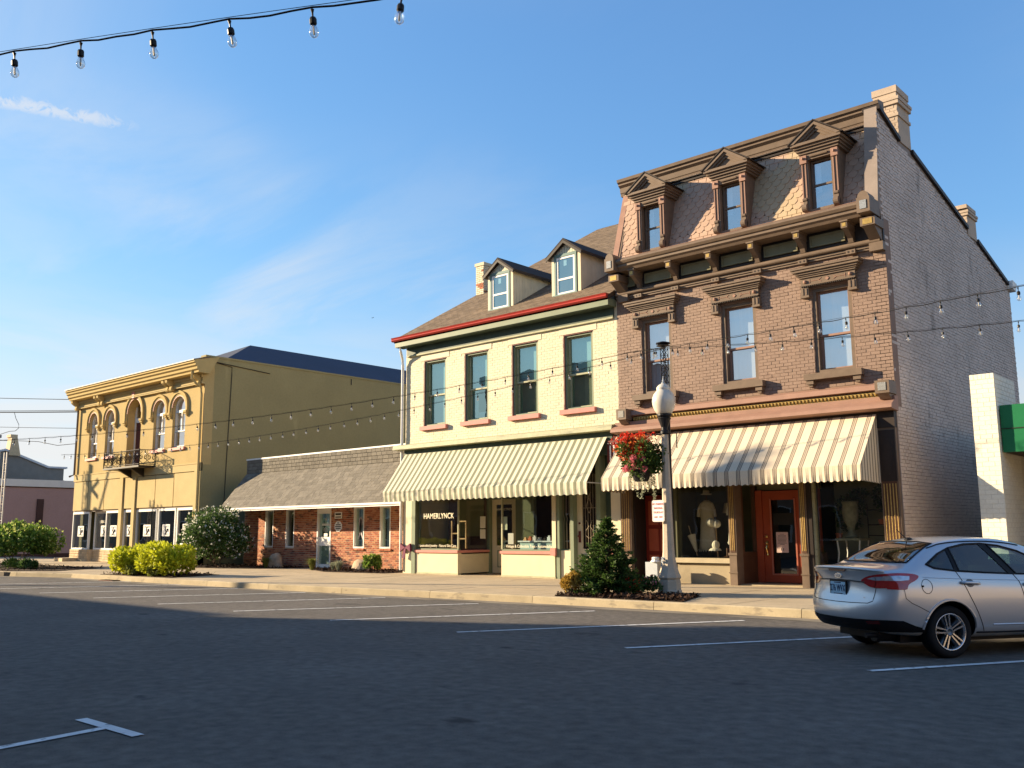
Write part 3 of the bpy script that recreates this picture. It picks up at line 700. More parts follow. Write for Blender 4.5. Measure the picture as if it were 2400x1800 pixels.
    for x in bx:
        br = MB().box(x-.075, x+.075, 20.76, 21.22, 8.44, 8.585).box(x-.10, x+.10, 20.73, 21.22, 8.585, 8.62); br.prism([(20.80, 8.44), (21.22, 8.44), (21.22, 8.16), (21.13, 8.16), (21.08, 8.26)], 'x', x-.06, x+.06)
        b_ = br.build('bracket', 'trim_dark', B)
        MB().box(x-.045, x+.045, 20.752, 20.762, 8.47, 8.56).build('bracket_square', 'gold', b_)
    MB().tube([(-15.0, 21.17, 8.10), (-7.55, 21.17, 8.10)], .06, 12).box(-15.05, -7.5, 21.2, 21.3, 7.98, 8.05).box(-15.05, -7.5, 21.23, 21.3, 7.93, 7.98).build('string_moulding', 'trim_dark', B)
    for x in (-14.26, -13.08, -11.85, -10.66, -9.45, -8.25):
        m_ = MB().box(x-.11, x+.11, 21.13, 21.25, 7.90, 8.0).build('moulding_block', 'trim_dark', B)
        MB().tube([(x-.05, 21.126, 7.95), (x-.05, 21.131, 7.95)], .025, 8).tube([(x+.05, 21.126, 7.95), (x+.05, 21.131, 7.95)], .025, 8).build('block_holes', 'trim_black', m_)
    for xc, s in ((-14.77, -1), (-7.65, 1)):          # corner pedestals
        c = MB().box(xc-.15, xc+.15, 20.50, 21.1, 8.62, 8.98).prism([(xc+.13*math.cos(a), 8.98+.15*math.sin(a)) for a in [math.pi*i/8 for i in range(9)]], 'y', 20.52, 20.9)
        c.box(xc-.17, xc+.17, 20.7, 21.25, 8.36, 8.55).prism([(20.74, 8.36), (21.25, 8.36), (21.25, 8.08), (21.16, 8.08)], 'x', xc-.13, xc+.13)
        o = c.build('corner_pedestal', 'trim_dark', B)
        MB().box(xc-.075, xc+.075, 20.485, 20.5, 8.70, 8.90).build('silver_square', 'crystal', o)
        MB().box(xc-.11, xc+.11, 20.69, 20.70, 8.39, 8.52).build('gilt_panel', 'gold', o)
        MB().box(xc-.16, xc+.16, 21.13, 21.3, 7.86, 8.06).build('corner_block', 'trim_dark', B)
    # windows with hoods and sills
    for (a, b) in WX:
        xc = (a+b)/2-.02
        w = sash_window(B, a, b, 5.20, 7.27, 21.3, 'trim_dark', 'trim_rose', 'glass_bright', fw=.09, dep=.13, rail=.44, cur=[(0, 1, 0, 1, 'blind_pale', .03), (.35, 1, .46, .98, 'curtain', .0), (.0, .22, .02, .42, 'curtain', .0), (.72, 1, .02, .42, 'curtain', .0)])
        h = MB()
        for hw, yf, za, zb in ((.67, 21.17, 7.34, 7.53), (.70, 21.13, 7.53, 7.57), (.735, 21.10, 7.57, 7.61), (.77, 21.06, 7.61, 7.66), (.82, 21.01, 7.66, 7.72), (.845, 20.98, 7.72, 7.765)): h.box(xc-hw, xc+hw, yf, 21.3, za, zb)
        H = h.build('window_hood', 'trim_dark', B)
        o = MB(); yf = 21.158
        for sx in (-1, 1):
            o.ball((xc+sx*.56, 21.16, 7.435), .045, 10, 6)
            for p, q in (((.44, 7.435), (.22, 7.435)), ((.22, 7.435), (.15, 7.48)), ((.22, 7.435), (.15, 7.39)), ((.44, 7.48), (.44, 7.39))): o.tube([(xc+sx*p[0], yf+.01, p[1]), (xc+sx*q[0], yf+.01, q[1])], .009, 4)
        o.prism([(xc-.05, 7.435), (xc, 7.39), (xc+.05, 7.435), (xc, 7.48)], 'y', 21.155, 21.17); o.build('hood_ornament', 'trim_rose', H)
        dn = MB()
        for i in range(26): x_ = xc-.64+i*1.28/25; dn.box(x_-.014, x_+.014, 21.15, 21.2, 7.305, 7.338)
        dn.build('dentils', 'trim_black', H, kind='stuff')
        for sx in (-1, 1):
            x_ = xc+sx*.585; k = MB().box(x_-.095, x_+.095, 21.18, 21.3, 7.08, 7.30).box(x_-.11, x_+.11, 21.16, 21.3, 7.05, 7.09); k.box(x_-.06, x_-.03, 21.165, 21.18, 7.12, 7.28).box(x_+.03, x_+.06, 21.165, 21.18, 7.12, 7.28); k.build('hood_console', 'trim_dark', H)
        s = MB().box(xc-.70, xc+.70, 21.10, 21.32, 5.02, 5.17).box(xc-.66, xc-.48, 21.14, 21.3, 4.92, 5.02).box(xc+.48, xc+.66, 21.14, 21.3, 4.92, 5.02).box(xc-.62, xc-.52, 21.18, 21.3, 4.86, 4.92).box(xc+.52, xc+.62, 21.18, 21.3, 4.86, 4.92)
        s.build('window_sill', 'trim_dark', B)
    # cornice over the shop front
    MB().prism([(21.3, 4.80), (21.12, 4.74), (21.08, 4.62), (21.2, 4.60), (21.2, 4.58), (21.3, 4.58)], 'x', -14.65, -7.78).build('upper_ledge', 'trim_rose', B)
    g = MB().box(-14.55, -7.85, 21.16, 21.2, 4.46, 4.575)
    gs = g.build('gilt_band', 'gold', B); eg = MB(); n = 74
    for i in range(n):
        x_ = -14.5+i*6.6/(n-1); eg.ball((x_, 21.15, 4.52), .036, 6, 4, 1.2)
    eg.build('egg_and_dart', 'gold', gs, kind='stuff')
    MB().prism([(21.3, 4.455), (21.10, 4.455), (21.10, 4.36), (21.04, 4.34), (20.88, 4.25), (20.86, 4.17), (20.90, 4.15), (21.3, 4.12)], 'x', -15.12, -7.46).build('shop_cornice', 'trim_rose', B)
    MB().box(-15.08, -7.52, 21.15, 21.3, 3.75, 4.12).build('shop_fascia', 'trim_black', B)
    for xc in (-14.74, -7.64):
        k = MB().box(xc-.16, xc+.16, 20.86, 21.3, 4.50, 4.79).prism([(20.90, 4.50), (21.3, 4.50), (21.3, 4.38), (21.05, 4.38)], 'x', xc-.12, xc+.12).build('end_block', 'trim_dark', B)
        f = MB().box(xc-.09, xc+.09, 20.848, 20.86, 4.56, 4.74).build('silver_square', 'crystal', k)
    # ---- shop front
    def pilaster(a, b, y=21.16, zf=3.6):
        p = MB().box(a, b, y, 21.5, .15, .92).box(a-.02, b+.02, y-.02, y+.03, .88, .94).box(a-.02, b+.02, y-.02, y+.03, .44, .47).box(a, b, y+.02, 21.5, .92, 3.75); P_ = p.build('pilaster', 'trim_dark', B)
        n = max(3, int((b-a)/.07)); f = MB()
        for i in range(n): x_ = a+.03+(b-a-.06)*(i+.5)/n; f.tube([(x_, y+.015, 1.0), (x_, y+.015, zf)], .013, 6)
        f.build('fluting', 'gold', P_); MB().box(a+.03, b-.03, y+.010, y+.019, .95, 3.62).build('flute_ground', 'dark_wood', P_)
    pilaster(-15.06, -14.72); pilaster(-11.78, -11.58); pilaster(-9.90, -9.72); pilaster(-7.92, -7.53, zf=2.5); MB().box(-7.90, -7.55, 21.165, 21.175, 2.55, 3.70).prism([(-7.725+.12*math.cos(t*.3927), 3.1+.4*math.sin(t*.3927)) for t in range(16)], 'y', 21.15, 21.165).build('pier_panel', 'trim_black', B)
    # left oxblood door in a recess
    MB().box(-14.72, -14.66, 21.3, 22.0, .15, 3.7).box(-13.78, -13.72, 21.3, 22.0, .15, 3.7).box(-14.66, -13.78, 21.4, 22.0, 2.5, 3.7).build('door_surround', 'trim_black', B)
    d = MB().box(-14.66, -13.78, 21.80, 21.86, .17, 2.45).build('door', 'red_dark', B, label='oxblood panelled door beside the lamp post')
    pn = MB()
    for (a, b) in ((-14.56, -14.25), (-14.19, -13.88)):
        for (c, e) in ((.35, .85), (.95, 1.55), (1.65, 2.3)): pn.box(a, b, 21.785, 21.80, c, e)
    pn.build('door_panels', 'red_door', d)
    # left display window
    MB().box(-13.72, -13.42, 21.25, 21.6, .15, 3.7).build('dark_jamb', 'trim_black', B)
    MB().box(-13.42, -13.34, 21.27, 21.5, .78, 3.7).build('window_post', 'interior_olive', B)
    MB().box(-13.42, -11.78, 21.28, 21.6, .15, .66).build('bulkhead', mat('taupe panel', (.33, .27, .175), .6, var=.1, scale=2, soil=((.18, .14, .09), 1.5, .55, None, .4)), B)
    MB().box(-13.50, -11.77, 21.18, 21.6, .68, .76).box(-13.46, -11.77, 21.22, 21.6, .76, .80).build('shop_sill', mat('taupe sill', (.42, .35, .23), .55), B)
    w = MB().box(-13.34, -11.78, 21.30, 21.36, 3.2, 3.3).build('shop_window', 'trim_black', B)
    pane(-13.34, -11.78, 21.33, .80, 3.2, w, 'glass_shop')
    # entry recess with the red door
    MB().box(-11.58, -9.90, 22.36, 22.5, 2.50, 3.75).box(-11.58, -9.9, 21.5, 22.4, 2.62, 2.70).build('transom', 'olive_panel', B)
    MB().box(-11.70, -11.60, 21.5, 22.4, .15, .95).box(-11.70, -11.60, 21.5, 21.62, .95, 2.62).box(-11.70, -11.60, 22.25, 22.4, .95, 2.62).build('entry_cheek', 'dark_wood', B)
    MB().box(-9.90, -9.80, 21.5, 22.4, .15, .95).box(-9.90, -9.8, 21.5, 21.6, .95, 2.62).build('entry_cheek', 'dark_wood', B)
    MB().box(-11.60, -11.42, 22.28, 22.42, .17, 2.5).box(-10.36, -9.9, 22.28, 22.42, .17, 2.5).build('door_jamb', 'red_door', B)
    d = MB().box(-11.41, -11.19, 22.31, 22.36, .19, 2.48).box(-10.53, -10.37, 22.31, 22.36, .19, 2.48).box(-11.19, -10.53, 22.31, 22.36, .19, .40).box(-11.19, -10.53, 22.31, 22.36, 2.25, 2.48)
    d = d.build('door', 'red_door', B, label='bright red glazed shop door with a pink notice')
    MB().box(-11.21, -11.17, 22.285, 22.31, .37, 2.28).box(-10.55, -10.51, 22.285, 22.31, .37, 2.28).box(-11.17, -10.55, 22.285, 22.31, .37, .41).build('glazing_bead', mat('pale red bead', (.55, .18, .12), .45), d)
    pane(-11.18, -10.54, 22.335, .40, 2.25, d, 'glass_dark')
    MB().box(-11.14, -10.60, 22.33, 22.332, 1.62, 1.92).build('black_placard', 'ink', d)
    nt_ = MB().box(-11.08, -10.76, 22.318, 22.322, .93, 1.44).build('notice', 'pink_paper', d); lines = MB()
    for i in range(9):
        wd = .12 if i in (0, 8) else RND.uniform(.19, .26); lines.box(-10.92-wd/2, -10.92+wd/2, 22.3145, 22.317, 1.385-i*.032, 1.393-i*.032)
    lines.box(-10.96, -10.945, 22.3145, 22.317, .98, 1.04).box(-10.90, -10.885, 22.3145, 22.317, .98, 1.04); lines.build('notice_text', 'ink', nt_)
    MB().ball((-11.32, 22.28, 1.33), .045, 10, 6).build('lock', 'brass', d)
    MB().box(-11.35, -11.29, 22.295, 22.312, .98, 1.22).ball((-11.32, 22.26, 1.16), .04, 10, 6).tube([(-11.32, 22.25, 1.1), (-11.32, 22.23, 1.02), (-11.30, 22.26, .90)], .016, 8).ball((-11.31, 22.28, .88), .035, 8, 6).build('door_handle', 'brass', d)
    MB().box(-11.6, -9.9, 21.3, 22.4, .1515, .175).build('threshold', 'curb', B)
    # right display window
    MB().box(-9.72, -9.60, 21.2, 21.6, .15, 3.7).build('dark_jamb', 'trim_black', B)
    MB().box(-9.60, -7.92, 21.28, 21.6, .15, .55).build('bulkhead', 'trim_dark', B)
    MB().box(-9.60, -9.55, 21.26, 21.4, .55, 3.2).build('window_post', 'green_pale', B)
    w = MB().box(-9.6, -7.92, 21.30, 21.36, 3.2, 3.3).build('shop_window', 'trim_black', B); pane(-9.55, -7.92, 21.33, .55, 3.2, w, 'glass_shop')
    # rooms behind the glass
    MB().box(-13.72, -11.7, 22.9, 22.95, .15, 3.7).box(-13.76, -13.7, 21.6, 22.95, .15, 3.7).box(-11.74, -11.70, 21.6, 22.95, 2.7, 3.7).build('display_back', 'interior_olive', B)
    MB().box(-13.7, -11.72, 21.36, 22.9, .70, .79).build('display_floor', 'dark_wood', B)
    sh = MB().box(-9.8, -7.9, 23.0, 23.05, .15, 3.7).build('display_back', 'shutter', B); sl = MB()
    for i in range(38): sl.box(-9.75, -7.95, 22.985, 23.0, .6+i*.08, .66+i*.08)
    sl.build('shutter_slat', 'shutter', sh, kind='stuff')
    MB().box(-9.8, -7.9, 21.36, 23.0, .45, .54).build('display_floor', 'dark_wood', B)
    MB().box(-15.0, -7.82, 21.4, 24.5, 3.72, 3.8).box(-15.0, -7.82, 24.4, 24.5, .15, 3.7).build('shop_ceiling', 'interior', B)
    # ---- awning
    x0, x1, yt, zt, yf, zf, zb = -14.86, -7.92, 21.14, 4.07, 20.05, 2.88, 2.53
    mm = mat('taupe striped canvas', (.6, .5, .4), .85, var=.04, scale=3, stripes=(-7.92, .31, [(0, (.66, .555, .41)), (.40, (.16, .135, .11)), (.47, (.44, .365, .27)), (.54, (.16, .135, .11)), (.58, (.44, .365, .27)), (.68, (.16, .135, .11)), (.75, (.66, .555, .41))], 0))
    mside = mat('taupe striped canvas side', (.6, .5, .4), .85, var=.04, scale=3, stripes=(20.05, .155, [(0, (.60, .51, .38)), (.40, (.20, .165, .13)), (.75, (.60, .51, .38))], 1))
    awning(B, x0, x1, yt, zt, yf, zf, zb, mm, mside, 21.28, .155)
    return B

def awning(B, x0, x1, yt, zt, yf, zf, zb, mm, mside, ywall, scal):
    n = int(round((x1-x0)/.0388)); V = []; F = []; rows = []
    for j in range(8):                                   # sagging cloth between the ribs
        t = j/7; r = []
        for i in range(n+1):
            x = x0+(x1-x0)*i/n; s = math.sin(math.pi*((i/n*5) % 1)); q = math.sin(math.pi*t)
            V.append((x, yt+(yf-yt)*t, zt+(zf-zt)*t-.018*s*q)); r.append(len(V)-1)
        rows.append(r)
    a_ = MB(); a_.V = V; a_.F = [(p[i], p[i+1], q[i+1], q[i]) for p, q in zip(rows, rows[1:]) for i in range(n)]
    A = a_.build('awning', mm, B)
    v = MB(); 
    for i in range(n+1):
        x = x0+(x1-x0)*i/n; ph = ((x-x0)/scal) % 1; e = .035*abs(math.sin(math.pi*ph)); wv = .012*math.sin((x-x0)/scal*2*math.pi)
        v.V += [(x, yf-.004, zf), (x, yf-.01+wv*.4, (zf+zb)/2), (x, yf+wv, zb+.035-e)]
    v.F = [(3*i+k, 3*i+3+k, 3*i+4+k, 3*i+1+k) for i in range(n) for k in (0, 1)]
    v.build('valance', mm, A)
    fr = MB().tube([(x0, yf+.01, zf-.01), (x1, yf+.01, zf-.01)], .014, 6)
    for x in (x0+.02, x1-.02): fr.tube([(x, yf+.01, zf-.02), (x, ywall, zf-.02)], .014, 6)
    fr.build('awning_frame', 'grey_metal', A)
    if mside:
        for x in (x0, x1):
            k = 36; s = MB()
            for i in range(k+1):
                y = yf+(ywall-yf)*i/k; t = min(1, (y-yf)/(yt-yf)); e = .035*abs(math.sin(math.pi*(((y-yf)/.155) % 1)))
                s.V += [(x+.003*(1 if x == x1 else -1), y, zf+(zt-zf)*t), (x+.003*(1 if x == x1 else -1), y, zb+.035-e-.04*i/k)]
            s.F = [(2*i, 2*i+1, 2*i+3, 2*i+2) for i in range(k)]; s.build('awning_side', mside, A)
    return A
build_brown()
# ================================================================== cream shop building
def build_cream():
    B = thing('shop_building', (-19.6, 21.3, .15), 'cream painted brick shop building with two gabled roof dormers, red gutter and green striped awning', 'building')
    WX = [(-23.13, -22.07), (-21.19, -20.14), (-19.12, -18.07), (-17.06, -15.98)]
    holes = [(a, b, 5.0, 7.26) for a, b in WX]
    grid_wall(MB(), -24.05, -15.1, 4.3, 7.95, holes, 21.3, 21.62).build('front_wall', 'cream_mortar', B)
    um = unit_mesh('cream_brick', 'cream')
    bh = [(a-.12, b+.12, 4.86, 5.03) for a, b in WX]+[(a-.02, b+.02, 4.98, 7.30) for a, b in WX]+[(a-.16, b+.16, 7.24, 7.50) for a, b in WX]
    pieces(B, 'brick', um, brick_wall_front(-24.04, -15.11, 4.46, 7.52, bh, 21.3, proud=.005, jit=.003, gap=.005), (0, -1, 0), 'brick_courses', 300)
    for a, b in WX:
        MB().box(a-.155, b+.155, 21.285, 21.4, 7.262, 7.50).build('lintel', 'cream', B)
    MB().box(-24.05, -23.75, 21.62, 33, .15, 8.3).box(-15.4, -15.1, 21.62, 33, .15, 8.3).box(-24.05, -15.1, 32.7, 33, .15, 8.3).build('rear_walls', 'cream_mortar', B)
    MB().prism([(21.3, 7.9), (33, 14.6), (33, 7.9)], 'x', -24.05, -23.8).build('gable', 'cream', B)
    for i, (a, b) in enumerate(WX):
        w = sash_window(B, a, b, 5.0, 7.26, 21.3, 'green_trim', 'green_pale', 'glass', fw=.085, dep=.14, rail=.47,
            cur=[[(0, 1, 0, 1, 'blind_teal', .0)], [(0, 1, .45, 1, 'blind_teal', .0), (0, .30, 0, .45, 'blind_teal', .0), (.30, .8, 0, .12, 'blind_teal', .02)], [(0, 1, .47, 1, 'blind_teal', .0), (.62, 1, 0, .47, 'shutter', .02), (.0, .62, 0, .47, 'green_trim', .03)], [(0, 1, .47, 1, 'blind_teal', .0), (.50, 1, 0, .47, 'shutter', .02), (.0, .5, 0, .47, 'green_trim', .03)]][i])
        MB().box(a, a+.03, 21.29, 21.5, 5.03, 7.25).box(a+.03, b-.001, 21.285, 21.4, 7.225, 7.25).build('maroon_reveal', 'maroon', w)
        MB().box(a-.10, b+.10, 21.18, 21.42, 4.87, 5.0).build('window_sill', 'pink', B)
    # eaves
    MB().box(-23.95, -15.2, 21.24, 21.3, 7.52, 7.84).build('frieze_board', 'green_dark', B)
    MB().box(-23.95, -15.2, 21.22, 21.3, 7.47, 7.52).build('frieze_moulding', 'green_pale', B)
    MB().box(-24.2, -15.12, 20.90, 21.3, 7.80, 8.0).build('eave_box', 'green_trim', B)
    MB().box(-24.15, -15.15, 20.92, 21.23, 7.785, 7.80).build('eave_soffit', 'green_dark', B)
    MB().prism([(20.98, 8.0), (20.84, 8.0), (20.80, 8.04), (20.82, 8.08), (20.79, 8.13), (20.98, 8.13)], 'x', -24.3, -15.12).build('gutter', 'red_gutter', B)
    # roof
    k = .575; zr = lambda y: 8.10+k*(y-20.95)
    MB().hexa([(-24.25, 20.9, zr(20.9)-.12), (-15.1, 20.9, zr(20.9)-.12), (-15.1, 33, zr(33)-.12), (-24.25, 33, zr(33)-.12), (-24.25, 20.9, zr(20.9)), (-15.1, 20.9, zr(20.9)), (-15.1, 33, zr(33)), (-24.25, 33, zr(33))]).build('roof', 'roof_under', B)
    MB().hexa([(-24.25, 33, zr(33)-.12), (-15.1, 33, zr(33)-.12), (-15.1, 39, zr(33)-3.6), (-24.25, 39, zr(33)-3.6), (-24.25, 33, zr(33)), (-15.1, 33, zr(33)), (-15.1, 39, zr(33)-3.5), (-24.25, 39, zr(33)-3.5)]).build('rear_roof', 'roof_brown', B)
    us = unit_mesh('brown_shingle', 'roof_brown'); ms = []; al = math.atan(k); v = 0.06; r = 0; Ltot = math.hypot(12, 12*k)
    while v < Ltot:
        x = -24.26-(.15 if r % 2 else 0)
        while x < -15.1:
            a, b = max(x, -24.26), min(x+.3, -15.11); x += .3
            if b-a < .05: continue
            y = 20.92+v*math.cos(al); z = zr(20.92)+v*math.sin(al)
            if y > 26 and a > -16.2+(y-26)*.0: pass
            ms.append(Matrix.Translation(((a+b)/2, y, z+.012+RND.uniform(0, .004))) @ Matrix.Rotation(al-math.pi/2-.05, 4, 'X') @ Matrix.Diagonal((b-a-.008, .012, .19, 1)))
        v += .155; r += 1
    pieces(B, 'shingle', us, ms, (0, -.5, .86), 'roof_shingles', 300)
    # chimney on the left slope
    c = MB().box(-24.27, -23.86, 25.0, 26.15, 9.6, 11.56).box(-24.31, -23.82, 24.96, 26.19, 11.56, 11.68).build('chimney', 'cream_mortar', B)
    uc = unit_mesh('chimney_brick_cream', 'cream'); ur = unit_mesh('chimney_brick_red', mat_red()); z = 10.2; r = 0
    while z < 11.5:
        for i in range(3):
            a = -24.27+i*.2-(.1 if r % 2 else 0); p, q = max(a, -24.27), min(a+.2, -23.86)
            if q-p < .05: continue
            red = (10.62 < z < 10.82 and RND.random() < .75) or RND.random() < .06
            o = bpy.data.objects.new('brick', ur if red else uc); COL.objects.link(o); o.parent = c; o.matrix_basis = TRS(((p+q)/2, 24.993, z+.035), (q-p-.012, .016, .062))
        for i in range(6):
            a = 25.0+i*.21-(.1 if r % 2 else 0); p, q = max(a, 25.0), min(a+.21, 26.15)
            if q-p < .05: continue
            red = 10.45 < z < 10.62 and RND.random() < .3
            o = bpy.data.objects.new('brick', ur if red else uc); COL.objects.link(o); o.parent = c
            o.matrix_basis = Matrix.Translation((-23.853, (p+q)/2, z+.035)) @ Matrix.Rotation(math.pi/2, 4, 'Z') @ Matrix.Diagonal((q-p-.012, .016, .062, 1))
        z += .075; r += 1
    # roof dormers
    for (xa, xb, ap) in ((-20.86, -19.77, 10.40), (-18.10, -16.98, 10.46)):
        zb, ze = 8.60, ap-.43; xm = (xa+xb)/2; yf = 22.1
        d = MB().prism([(xa, zb), (xb, zb), (xb, ze), (xm, ap-.06), (xa, ze)], 'y', yf, 25.4); D = d.build('dormer', 'cream_board', B)
        n = 11
        for i in range(n):                                            # vertical boards on the face, above the window and beside it
            a, b = xa+(xb-xa)*i/n, xa+(xb-xa)*(i+1)/n; zt = ze+(ap-.08-ze)*(1-abs((a+b)/2-xm)/((xb-xa)/2))
            z0 = ze-.02 if 1 <= i <= n-2 else zb+.05
            MB().box(a+.006, b-.006, yf-.018, yf, z0, zt-.03).build('board', 'cream_board', D)
        for i in range(20):
            a = yf+i*.145; zlow = max(zb+.02, zr(a)+.02)
            if zlow < ze-.08: MB().hexa([(xb, a+.005, zlow), (xb+.016, a+.005, zlow), (xb+.016, a+.14, zr(a+.14)+.02), (xb, a+.14, zr(a+.14)+.02), (xb, a+.005, ze-.03), (xb+.016, a+.005, ze-.03), (xb+.016, a+.14, ze-.03), (xb, a+.14, ze-.03)]).build('board', 'cream_board', D) if zr(a+.14)+.03 < ze-.04 else None
        MB().box(xb-.10, xb+.022, yf-.03, yf+.02, zb+.08, ze-.04).box(xa-.01, xa+.11, yf-.03, yf+.02, zb+.04, ze-.04).build('corner_board', 'cream_trim', D)
        rf = MB()
        for s in (-1, 1):
            xe = xm+s*((xb-xa)/2+.14); ya = yf-.16
            rf.prism([(xe, ze-.10), (xm, ap-.02), (xm, ap+.07), (xe+s*.02, ze-.02)], 'y', ya, 25.6)
        rf.build('dormer_roof', 'roof_under', D)
        st = MB()
        for s in (-1, 1):
            xe = xm+s*((xb-xa)/2+.14); st.prism([(xe, ze-.16), (xm, ap-.09), (xm, ap+.0), (xe, ze-.06)], 'y', yf-.165, yf-.14)
        st.build('barge_board', 'trim_black', D)
        wx0, wx1, wz0, wz1 = xm-.38, xm+.36, zb+.16, ze-.06
        f = MB().box(wx0-.07, wx0, yf-.05, yf+.05, wz0, wz1).box(wx1, wx1+.07, yf-.05, yf+.05, wz0, wz1).box(wx0-.07, wx1+.07, yf-.05, yf+.05, wz1, wz1+.09).box(wx0-.12, wx1+.12, yf-.10, yf+.05, wz0-.09, wz0)
        f.build('window_casing', 'teal_trim', D)
        s = MB().box(wx0, wx0+.07, yf-.03, yf, wz0, wz1).box(wx1-.07, wx1, yf-.03, yf, wz0, wz1).box(wx0+.07, wx1-.07, yf-.03, yf, wz0, wz0+.07).box(wx0+.07, wx1-.07, yf-.03, yf, wz1-.07, wz1).box(wx0+.07, wx1-.07, yf-.03, yf, wz0+.46, wz0+.52)
        s.build('sash', 'white', D); 
        MB().box(wx0+.07, wx1-.07, yf-.006, yf-.002, wz0+.07, wz1-.07).build('dim_room', mat('dim mauve room', (.16, .14, .17), .8, var=.2), D)
        pane(wx0+.07, wx1-.07, yf-.012, wz0+.07, wz1-.07, D, 'glass')
        MB().box(xm-.10, xm+.02, yf-.011, yf-.009, wz1-.30, wz1-.12).build('sticker', 'blind_pale', D)
    # down pipe
    MB().tube([(-24.0, 20.95, 7.82), (-24.02, 21.0, 7.66), (-24.1, 21.16, 7.40), (-24.12, 21.2, 7.2), (-24.12, 21.2, .25)], .048, 8).build('down_pipe', 'white', B)
    # shop front cornice
    MB().prism([(21.3, 4.47), (21.0, 4.40), (20.97, 4.27), (21.3, 4.25)], 'x', -24.35, -15.16).build('shop_cornice', 'green_pale', B)
    MB().box(-24.0, -15.3, 21.2, 21.3, 3.6, 4.25).build('shop_fascia', 'green_dark', B)
    # posts and panels along the shop front
    MB().box(-24.05, -23.62, 21.24, 21.6, .15, 3.7).build('corner_pier', 'cream_trim', B)
    MB().box(-23.62, -23.44, 21.22, 21.5, .15, 3.7).build('green_post', 'green_trim', B)
    MB().box(-17.47, -17.36, 21.28, 21.5, .15, 3.7).box(-17.36, -17.26, 21.22, 21.5, .15, 3.7).box(-16.86, -16.74, 21.22, 21.5, .15, 3.7).box(-15.92, -15.78, 21.22, 21.5, .15, 3.7).build('green_post', 'green_trim', B)
    MB().box(-17.52, -17.38, 21.20, 21.28, .87, 3.7).build('cream_post', 'cream_trim', B); MB().box(-17.55, -17.37, 21.15, 21.25, .80, 1.02).build('post_foot', 'pink', B)
    # bay one, entrance recess, bay two
    def bay(xa, xb, ret):
        b = MB().box(xa, xb, 21.26, 21.40, .20, .84)
        if ret: b.box(ret[0], ret[1], 21.40, 22.8, .20, .84)
        o = b.build('bulkhead', 'cream_trim', B)
        MB().box(xa-.01, xb+.02, 21.25, 21.40, .15, .20).build('bulkhead_base', 'green_pale', B)
        s = MB().box(xa-.02, xb+.03, 21.21, 21.42, .84, .92)
        if ret: s.box(ret[0]-.03, ret[1]+.03, 21.42, 22.8, .84, .92)
        s.build('bay_sill', 'pink', B)
        MB().box(xa, xb, 21.29, 21.39, .92, .97).build('bay_rail', 'green_trim', B)
        MB().box(xa, xb, 21.42, 22.7, .80, .84).build('bay_floor', 'wood', B)
    bay(-23.44, -21.46, (-21.52, -21.46)); bay(-19.58, -17.47, (-19.58, -19.52))
    MB().box(-21.50, -21.455, 21.28, 21.33, .97, 3.7).build('corner_bar', 'green_pale', B); MB().box(-19.60, -19.55, 21.28, 21.33, .97, 3.7).build('corner_bar', 'green_pale', B)
    w = MB().box(-23.44, -21.5, 21.29, 21.35, 3.6, 3.66).build('shop_window', 'green_trim', B); pane(-23.40, -21.50, 21.31, .97, 3.6, w, 'glass_shop')
    MB().quad((-21.48, 21.33, .97), (-21.48, 22.7, .97), (-21.48, 22.7, 3.6), (-21.48, 21.33, 3.6)).build('pane', 'glass_shop', w)
    w2 = MB().box(-19.55, -17.5, 21.29, 21.35, 3.6, 3.66).build('shop_window', 'green_trim', B); pane(-19.55, -17.50, 21.31, .97, 3.6, w2, 'glass_shop')
    MB().quad((-19.57, 21.33, .97), (-19.57, 22.7, .97), (-19.57, 22.7, 3.6), (-19.57, 21.33, 3.6)).build('pane', 'glass_shop', w2)
    MB().box(-21.56, -21.42, 22.7, 22.84, .15, 3.7).box(-19.62, -19.5, 22.7, 22.84, .15, 3.7).build('green_post', 'green_trim', B)
    d = MB().box(-21.40, -21.22, 22.80, 22.86, .17, 2.55).box(-20.52, -20.36, 22.80, 22.86, .17, 2.55).box(-21.22, -20.52, 22.8, 22.86, .17, 1.05).box(-21.22, -20.52, 22.8, 22.86, 2.38, 2.55).build('door', 'cream_trim', B, label='cream shop door set back between the two bay windows')
    MB().box(-21.16, -21.13, 22.785, 22.8, .35, .9).box(-20.61, -20.58, 22.785, 22.8, .35, .9).box(-21.13, -20.61, 22.785, 22.8, .35, .38).box(-21.13, -20.61, 22.785, 22.8, .87, .9).build('door_moulding', 'green_trim', d)
    pane(-21.22, -20.52, 22.83, 1.05, 2.38, d, 'glass_dark'); text('HAMERLYNCK', .11, (-20.87, 22.815, 2.22), FRONT, 'gilt_text', d)
    MB().ball((-20.45, 22.76, 1.12), .03, 8, 6).build('door_knob', 'brass', d)
    MB().box(-20.36, -19.62, 22.8, 22.9, .15, 3.6).box(-21.42, -20.36, 22.8, 22.9, 2.55, 3.6).build('recess_wall', 'green_trim', B)
    # narrow barred side light and second door
    MB().box(-17.26, -16.86, 21.27, 21.4, .17, .95).build('side_panel', 'cream_trim', B)
    w = MB().box(-17.26, -16.86, 21.34, 21.38, .95, .99).build('side_light', 'green_trim', B); pane(-17.25, -16.87, 21.37, .99, 3.2, w, 'glass_dark')
    ir = MB()
    for x_ in (-17.17, -17.06, -16.95): ir.tube([(x_, 21.32, 1.0), (x_, 21.32, 1.75), (x_+.02, 21.32, 1.85), (x_-.02, 21.32, 2.0), (x_, 21.32, 3.0)], .007, 5)
    ir.build('iron_bars', 'pale_iron', w)
